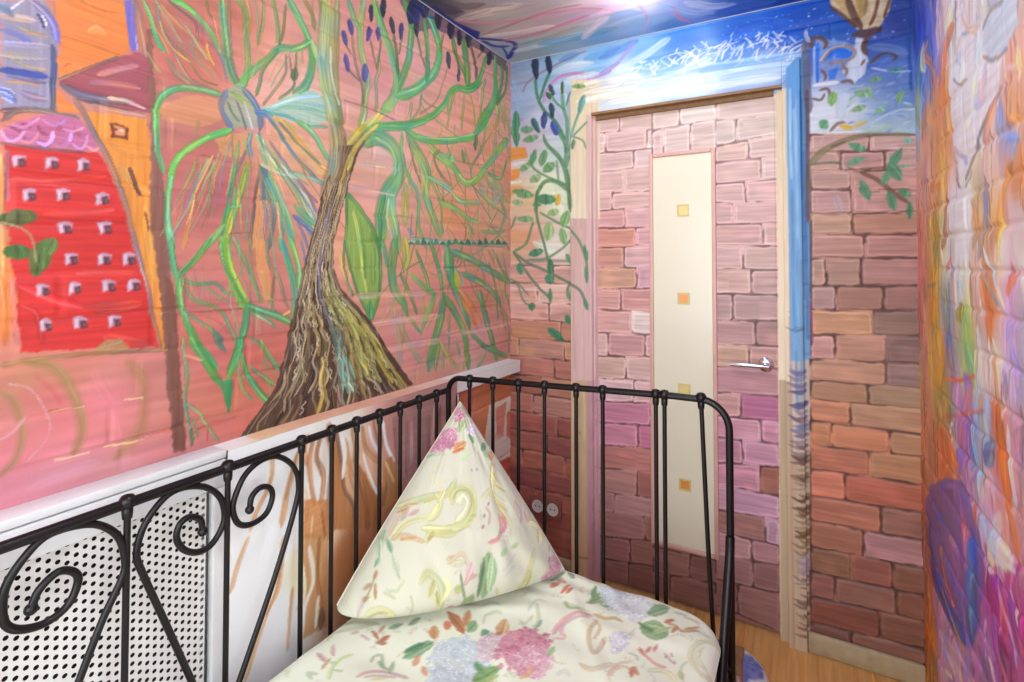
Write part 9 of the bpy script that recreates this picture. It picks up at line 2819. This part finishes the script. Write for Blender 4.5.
# duvet: a soft sheet over the mattress that rolls over its edges
X0, X1, Y0_, Y1_ = -1.060, -.188, -.375, 1.484
xx = axis((-1.12, -.095, .0035)); yy = axis((-.42, .60, .012), (.60, 1.545, .0035))
Ug, Vg = np.meshgrid(xx, yy)
RC = .11
qx = np.clip(Ug, X0 + RC, X1 - RC); qy = np.clip(Vg, Y0_ + RC, Y1_ - RC)
dx = Ug - qx; dy = Vg - qy; dd = np.sqrt(dx * dx + dy * dy) + 1e-9
out = np.maximum(dd - RC, 0)
px = np.where(dd > RC, qx + dx / dd * RC, Ug); py = np.where(dd > RC, qy + dy / dd * RC, Vg)
ins = np.clip(RC - dd, 0, None) + np.where((dx == 0) & (dy == 0), 0, 0)
edge_d = np.minimum.reduce([px - X0, X1 - px, py - Y0_, Y1_ - py]); edge_d = np.minimum(edge_d, np.where(dd > 1e-6, np.maximum(RC - dd, 0) , 9)) if False else np.where(dd > 1e-8, np.maximum(RC - dd, 0), RC)
RE = .055
roll = RE - np.sqrt(np.maximum(RE ** 2 - np.maximum(RE - edge_d, 0) ** 2, 0))
soft = .007 * noise_tex(len(yy), len(xx), 46, 40, 3) + .004 * noise_tex(len(yy), len(xx), 20, 24, 5)
fold = .005 * np.sin((Ug * 30 + Vg * 22)) * np.exp(-((Ug + .46) / .2) ** 2 - ((Vg - 1.43) / .09) ** 2)
fold += .004 * noise_tex(len(yy), len(xx), 9, 26, 61) * np.exp(-((Vg - 1.40) / .14) ** 2)
fold += .006 * np.exp(-((Ug * .8 + Vg * .6 - .36) / .018) ** 2) * np.exp(-((Ug + .55) / .16) ** 2) + .005 * np.exp(-((Ug * .5 - Vg * .87 + 1.42) / .02) ** 2) * np.exp(-((Ug + .8) / .2) ** 2)
fold += .010 * np.exp(-((Ug + .47 + (Vg - 1.42) * .9) / .025) ** 2) * np.exp(-((Vg - 1.44) / .07) ** 2)
Zg = .448 - roll * .75 - out * .9 + (soft + fold) * np.clip(edge_d / .03, .15, 1)
Zg = np.maximum(Zg, .4125)
c, h = cvK.sample(Ug, Vg)
duvet = grid_obj('duvet', np.stack([px, py, Zg], -1), c, M_CLOTH)
tag(duvet, 'cream duvet printed with hydrangeas and olive scrolls spread over the bed', 'duvet')

# pillow: a square cushion stood on edge in the corner so that its front is a triangle
A = np.array([-1.077, 0.992, 0.468]); Bp = np.array([-0.622, 1.428, 0.468]); Cp = np.array([-0.975, 1.405, 0.915])
eu = (Bp - A); LU = np.linalg.norm(eu); eu = eu / LU
nn = np.cross(eu, Cp - A); nn = nn / np.linalg.norm(nn)
if nn[0] < 0: nn = -nn
ev = np.cross(nn, eu)
if ev[2] < 0: ev = -ev
fwd = np.array([nn[0], nn[1], 0]); fwd = fwd / np.linalg.norm(fwd)
tu = (Cp - A) @ eu; tv = (Cp - A) @ ev
N1, N2 = 240, 240
PTH = .125
ss, tt = np.meshgrid(np.linspace(0, 1, N1), np.linspace(0, 1, N2))   # ss across, tt up; the top edge closes to the apex
def pillow_side(sign):
    lo = np.stack([ss * LU, 0 * ss], -1); ap = np.array([tu, tv])
    b3 = tt; b1 = (1 - ss) * (1 - tt); b2 = ss * (1 - tt)
    UV = np.stack([b2 * LU + b3 * tu, b3 * tv], -1)
    # slightly bowed edges and a sagging lower edge
    UV[..., 0] += (.010 * np.sin(PI * tt) * (1 - tt)) * (ss * 2 - 1)
    d = np.minimum(np.minimum(b1, b2) * 1.0, 1)
    side = np.clip(4.2 * np.minimum(b1, b2), 0, 1) ** .62
    low = np.sqrt(np.clip(1 - (1 - np.clip(b3 / .42, 0, 1)) ** 2.4, 0, 1))
    tip = np.clip((1 - b3) * 3.0, 0, 1)
    w = 4 * ss * (1 - ss)
    th = PTH * (w ** .55) * low * np.clip((1 - b3), 0, 1) ** .55
    wr = .0035 * noise_tex(N2, N1, 30, 12, 41) + .0045 * np.sin(UV[..., 0] * 60 + UV[..., 1] * 25 + 2 * noise_tex(N2, N1, 50, 50, 42)) * np.exp(-((b3 - .12) / .13) ** 2)
    th = th + wr * np.clip(th / .03, 0, 1)
    P = A[None, None, :] + UV[..., :1] * eu + UV[..., 1:] * ev + nn * (sign * th * (1.0 if sign > 0 else .45))[..., None]
    P = P + fwd * (.088 * np.clip(4 * ss ** .62 * (1 - ss ** .62), 0, 1) ** .75 * (1 - tt) ** 3.2)[..., None]
    return P, UV
Pf, UVf = pillow_side(1); Pb, UVb = pillow_side(-1)
allP = np.concatenate([Pf, Pb[::-1]], 0); allUV = np.concatenate([UVf, UVb[::-1]], 0)
c, h = cvP.sample(allUV[..., 0], allUV[..., 1])
keep = np.ones((2 * N2 - 1, N1 - 1), bool)
pillow = grid_obj('pillow', allP, c, M_CLOTH, keep=keep)
tag(pillow, 'floral pillow standing on its edge in the corner of the bed, one point upward', 'pillow')
bm = bmesh.new(); bmesh_pts = [tuple(Pf[int(k), 0]) for k in np.linspace(0, N2 - 1, 40)]
tube(bm, bmesh_pts, .0022, 6); tube(bm, [tuple(Pf[int(k), N1 - 1]) for k in np.linspace(0, N2 - 1, 40)], .0022, 6)
sm = obj('seam', bm, M_SEAM if 'M_SEAM' in globals() else M_CREAM, None); sm.parent = pillow

BOXC, BOXH = (-.246, 1.575, 0), .27
sb = empty('storage_box', BOXC); tag(sb, 'mauve box with tan lid standing on the floor behind the bed post', 'box')
bx0, bx1, by0, by1, bz = BOXC[0] - .085, BOXC[0] + .085, BOXC[1] - .05, BOXC[1] + .05, BOXH
bm = bmesh.new(); box(bm, (bx0, by0, .0005), (bx1, by1, bz), .003); obj('carton', bm, M_MAUVE, sb)
bm = bmesh.new(); box(bm, (bx0 - .003, by0 - .003, bz + .0003), (bx1 + .003, by1 + .003, bz + .012), .002); obj('lid', bm, M_LINTEL, sb)
# round cushion on the floor between the bed end and the door
cvU = Canvas(-.2, .2, -.2, .2, .003); cvU.img[:] = hexc('eceef2')
r_ = np.random.RandomState(2)
for i in range(15):
    p = np.array([r_.uniform(-.17, .17), r_.uniform(-.17, .17)])
    hydrangea(cvU, hexc('8a94d0'), hexc('4f5cae'), np.array([p + .03 * np.array([math.sin(w), math.cos(w)]) for w in np.linspace(0, 6.283, 15)[:-1]]), i) if i % 2 else cvU.stroke([p, p + (.02, .015), p + (.04, 0)], .012, .006, hexc('5a7a6a'), .9, i)
na, nr = 72, 40
aa = np.linspace(0, 2 * PI, na + 1); prof = [(.0005, .088), (.04, .087), (.08, .084), (.11, .076), (.130, .062), (.138, .045), (.132, .026), (.115, .010), (.09, .003), (.0005, .002)]
pr = np.array([[np.interp(k, np.arange(len(prof)), [q[0] for q in prof]), np.interp(k, np.arange(len(prof)), [q[1] for q in prof])] for k in np.linspace(0, len(prof) - 1, nr)])
CU = np.array([-.245, 1.832])
RR = pr[:, 0][:, None] + 0 * aa[None, :]; ZZ = pr[:, 1][:, None] + 0 * aa[None, :]
XX = CU[0] + RR * np.cos(aa)[None, :]; YY = CU[1] + RR * np.sin(aa)[None, :]
rad_uv = np.linspace(0, .19, nr)[:, None]
c, h = cvU.sample(rad_uv * np.cos(aa)[None, :], rad_uv * np.sin(aa)[None, :])
cu = grid_obj('round_cushion', np.stack([XX, YY, ZZ], -1), c, M_CLOTH, flip=True)
tag(cu, 'white cushion with blue flowers lying on the floor behind the bed post', 'cushion')

TINT = (.92, .985, 1.0)
# ================================================================== ceiling lamps and added fill lights
def lamp(x, y, power, size, label, colr=TINT):
    e = empty('ceiling_spotlight', (x, y, ZC)); tag(e, label, 'ceiling light', 'ceiling lights')
    bm = bmesh.new(); lathe(bm, [(.030, 0), (.046, 0), (.046, -.006), (.040, -.012), (.031, -.012), (.030, 0)][:5], Matrix.Translation((x, y, ZC - .001)), 28); obj('ring', bm, M_CHROME, e)
    bm = bmesh.new(); lathe(bm, [(0, -.004), (.030, -.004), (.026, -.010), (0, -.012)], Matrix.Translation((x, y, ZC)), 24); obj('lens', bm, mat_emit('lamp_glow', colr, 6), e)
    li = bpy.data.lights.new('lamp_light', 'POINT'); li.energy = power; li.shadow_soft_size = size; li.color = colr
    lo = bpy.data.objects.new('lamp_light', li); lo.location = (x, y, ZC - .07); COL.objects.link(lo); lo.parent = e; lo.matrix_parent_inverse = Matrix.Translation((-x, -y, -ZC))
    return lo
def window(name, label, origin, along, inward, z0, z1, half, power):
    """an added fill light built as a two-pane window, out of view: origin is the middle of its foot line, along runs in the wall, inward into the room"""
    o_, a_, n_ = Vector(origin), Vector(along), Vector(inward)
    win = empty(name, (o_.x, o_.y, (z0 + z1) / 2)); tag(win, label, 'window', kind='structure')
    def slab(bm, a0, a1, b0, b1, d0, d1):
        c = [o_ + a_ * a + n_ * d for a, d in ((a0, d0), (a1, d1))]
        box(bm, (min(c[0].x, c[1].x), min(c[0].y, c[1].y), b0), (max(c[0].x, c[1].x), max(c[0].y, c[1].y), b1), .004)
    bm = bmesh.new()
    for a0, a1, b0, b1 in ((-half - .06, -half, z0 - .06, z1 + .06), (half, half + .06, z0 - .06, z1 + .06), (-half, half, z0 - .06, z0), (-half, half, z1, z1 + .06), (-.025, .025, z0, z1)):
        slab(bm, a0, a1, b0, b1, .001, .05)
    obj('fill_window_frame', bm, M_WHITE, win)
    q = [o_ + a_ * a + n_ * .012 + Vector((0, 0, z)) for a, z in ((-half, z0), (half, z0), (half, z1), (-half, z1))]
    p = plane('fill_window_pane', *q, mat_emit('fill_pane_glow', (.92, .96, 1), 1.0)); p.parent = win; p.matrix_parent_inverse = Matrix.Translation(-win.location)
    li = bpy.data.lights.new('added_fill', 'AREA'); li.shape = 'RECTANGLE'; li.size = 2 * half; li.size_y = z1 - z0; li.energy = power; li.color = TINT
    lo = bpy.data.objects.new('added_fill', li); lo.location = o_ + n_ * .06 + Vector((0, 0, (z0 + z1) / 2)); lo.rotation_euler = n_.to_track_quat('-Z', 'Z').to_euler(); COL.objects.link(lo)
window('fill_window_1', 'added unseen fill light built as a white framed window in the right wall beside the photographer', (XR - .006, -.19, 0), (0, 1, 0), (-1, 0, 0), .50, 2.04, .70, 5.5)  # added out of view to brighten the left wall and ledge
window('fill_window_2', 'added unseen fill light built as a white framed window in the wall opposite the door', (-.44, YF, 0), (1, 0, 0), (0, 1, 0), .45, 2.10, .62, 20)  # second added opening, unseen, giving the back wall more light
fl = empty('added_floor_lamp', (.16, -.95, 0)); tag(fl, 'slim white uplighter added out of view as fill light for the ceiling', 'added fill light')  # lamp added behind the camera to throw fill light upward
bm = bmesh.new(); lathe(bm, [(0, 0), (.12, 0), (.12, .012), (.02, .022), (.011, .03), (.011, 1.60), (0, 1.60)], Matrix.Translation((.16, -.95, .0005)), 24); obj('stand', bm, M_WHITE, fl)
bm = bmesh.new(); lathe(bm, [(.012, 1.60), (.05, 1.615), (.12, 1.70), (.118, 1.70), (.048, 1.62), (.011, 1.606)], Matrix.Translation((.16, -.95, 0)), 28); obj('bowl', bm, M_WHITE, fl)
li = bpy.data.lights.new('added_uplight', 'POINT'); li.energy = 22; li.shadow_soft_size = .06; li.color = TINT
lo = bpy.data.objects.new('added_uplight', li); lo.location = (.16, -.95, 1.76); COL.objects.link(lo)
lamp(-.47, 1.70, 3.6, .05, 'small round ceiling light near the door')
lamp(-.30, .55, 11, .06, 'small round ceiling light over the middle of the bed')

w = bpy.data.worlds.new('world'); SC.world = w; w.use_nodes = True
w.node_tree.nodes['Background'].inputs[0].default_value = (.9, .92, 1, 1); w.node_tree.nodes['Background'].inputs[1].default_value = .3

# ================================================================== camera
cam = bpy.data.cameras.new('camera'); co = bpy.data.objects.new('camera', cam); COL.objects.link(co)
cam.sensor_width = 36; cam.lens = 523.2 / 1024 * 36; cam.clip_start = .02
co.location = (0, 0, 1.36)
co.rotation_euler = (PI / 2 + .024, 0, .5085)
cam.shift_x = 0; cam.shift_y = -(341 - 251.7) / 1024
SC.camera = co

SC.view_settings.view_transform = 'Standard'; SC.view_settings.look = 'None'; SC.view_settings.gamma = 1
SC.view_settings.use_curve_mapping = False
SC.view_settings.exposure = 0.6
SC.cycles.use_denoising = True
SC.cycles.max_bounces = 8; SC.cycles.diffuse_bounces = 2; SC.cycles.glossy_bounces = 3
SC.cycles.sample_clamp_indirect = 4.0
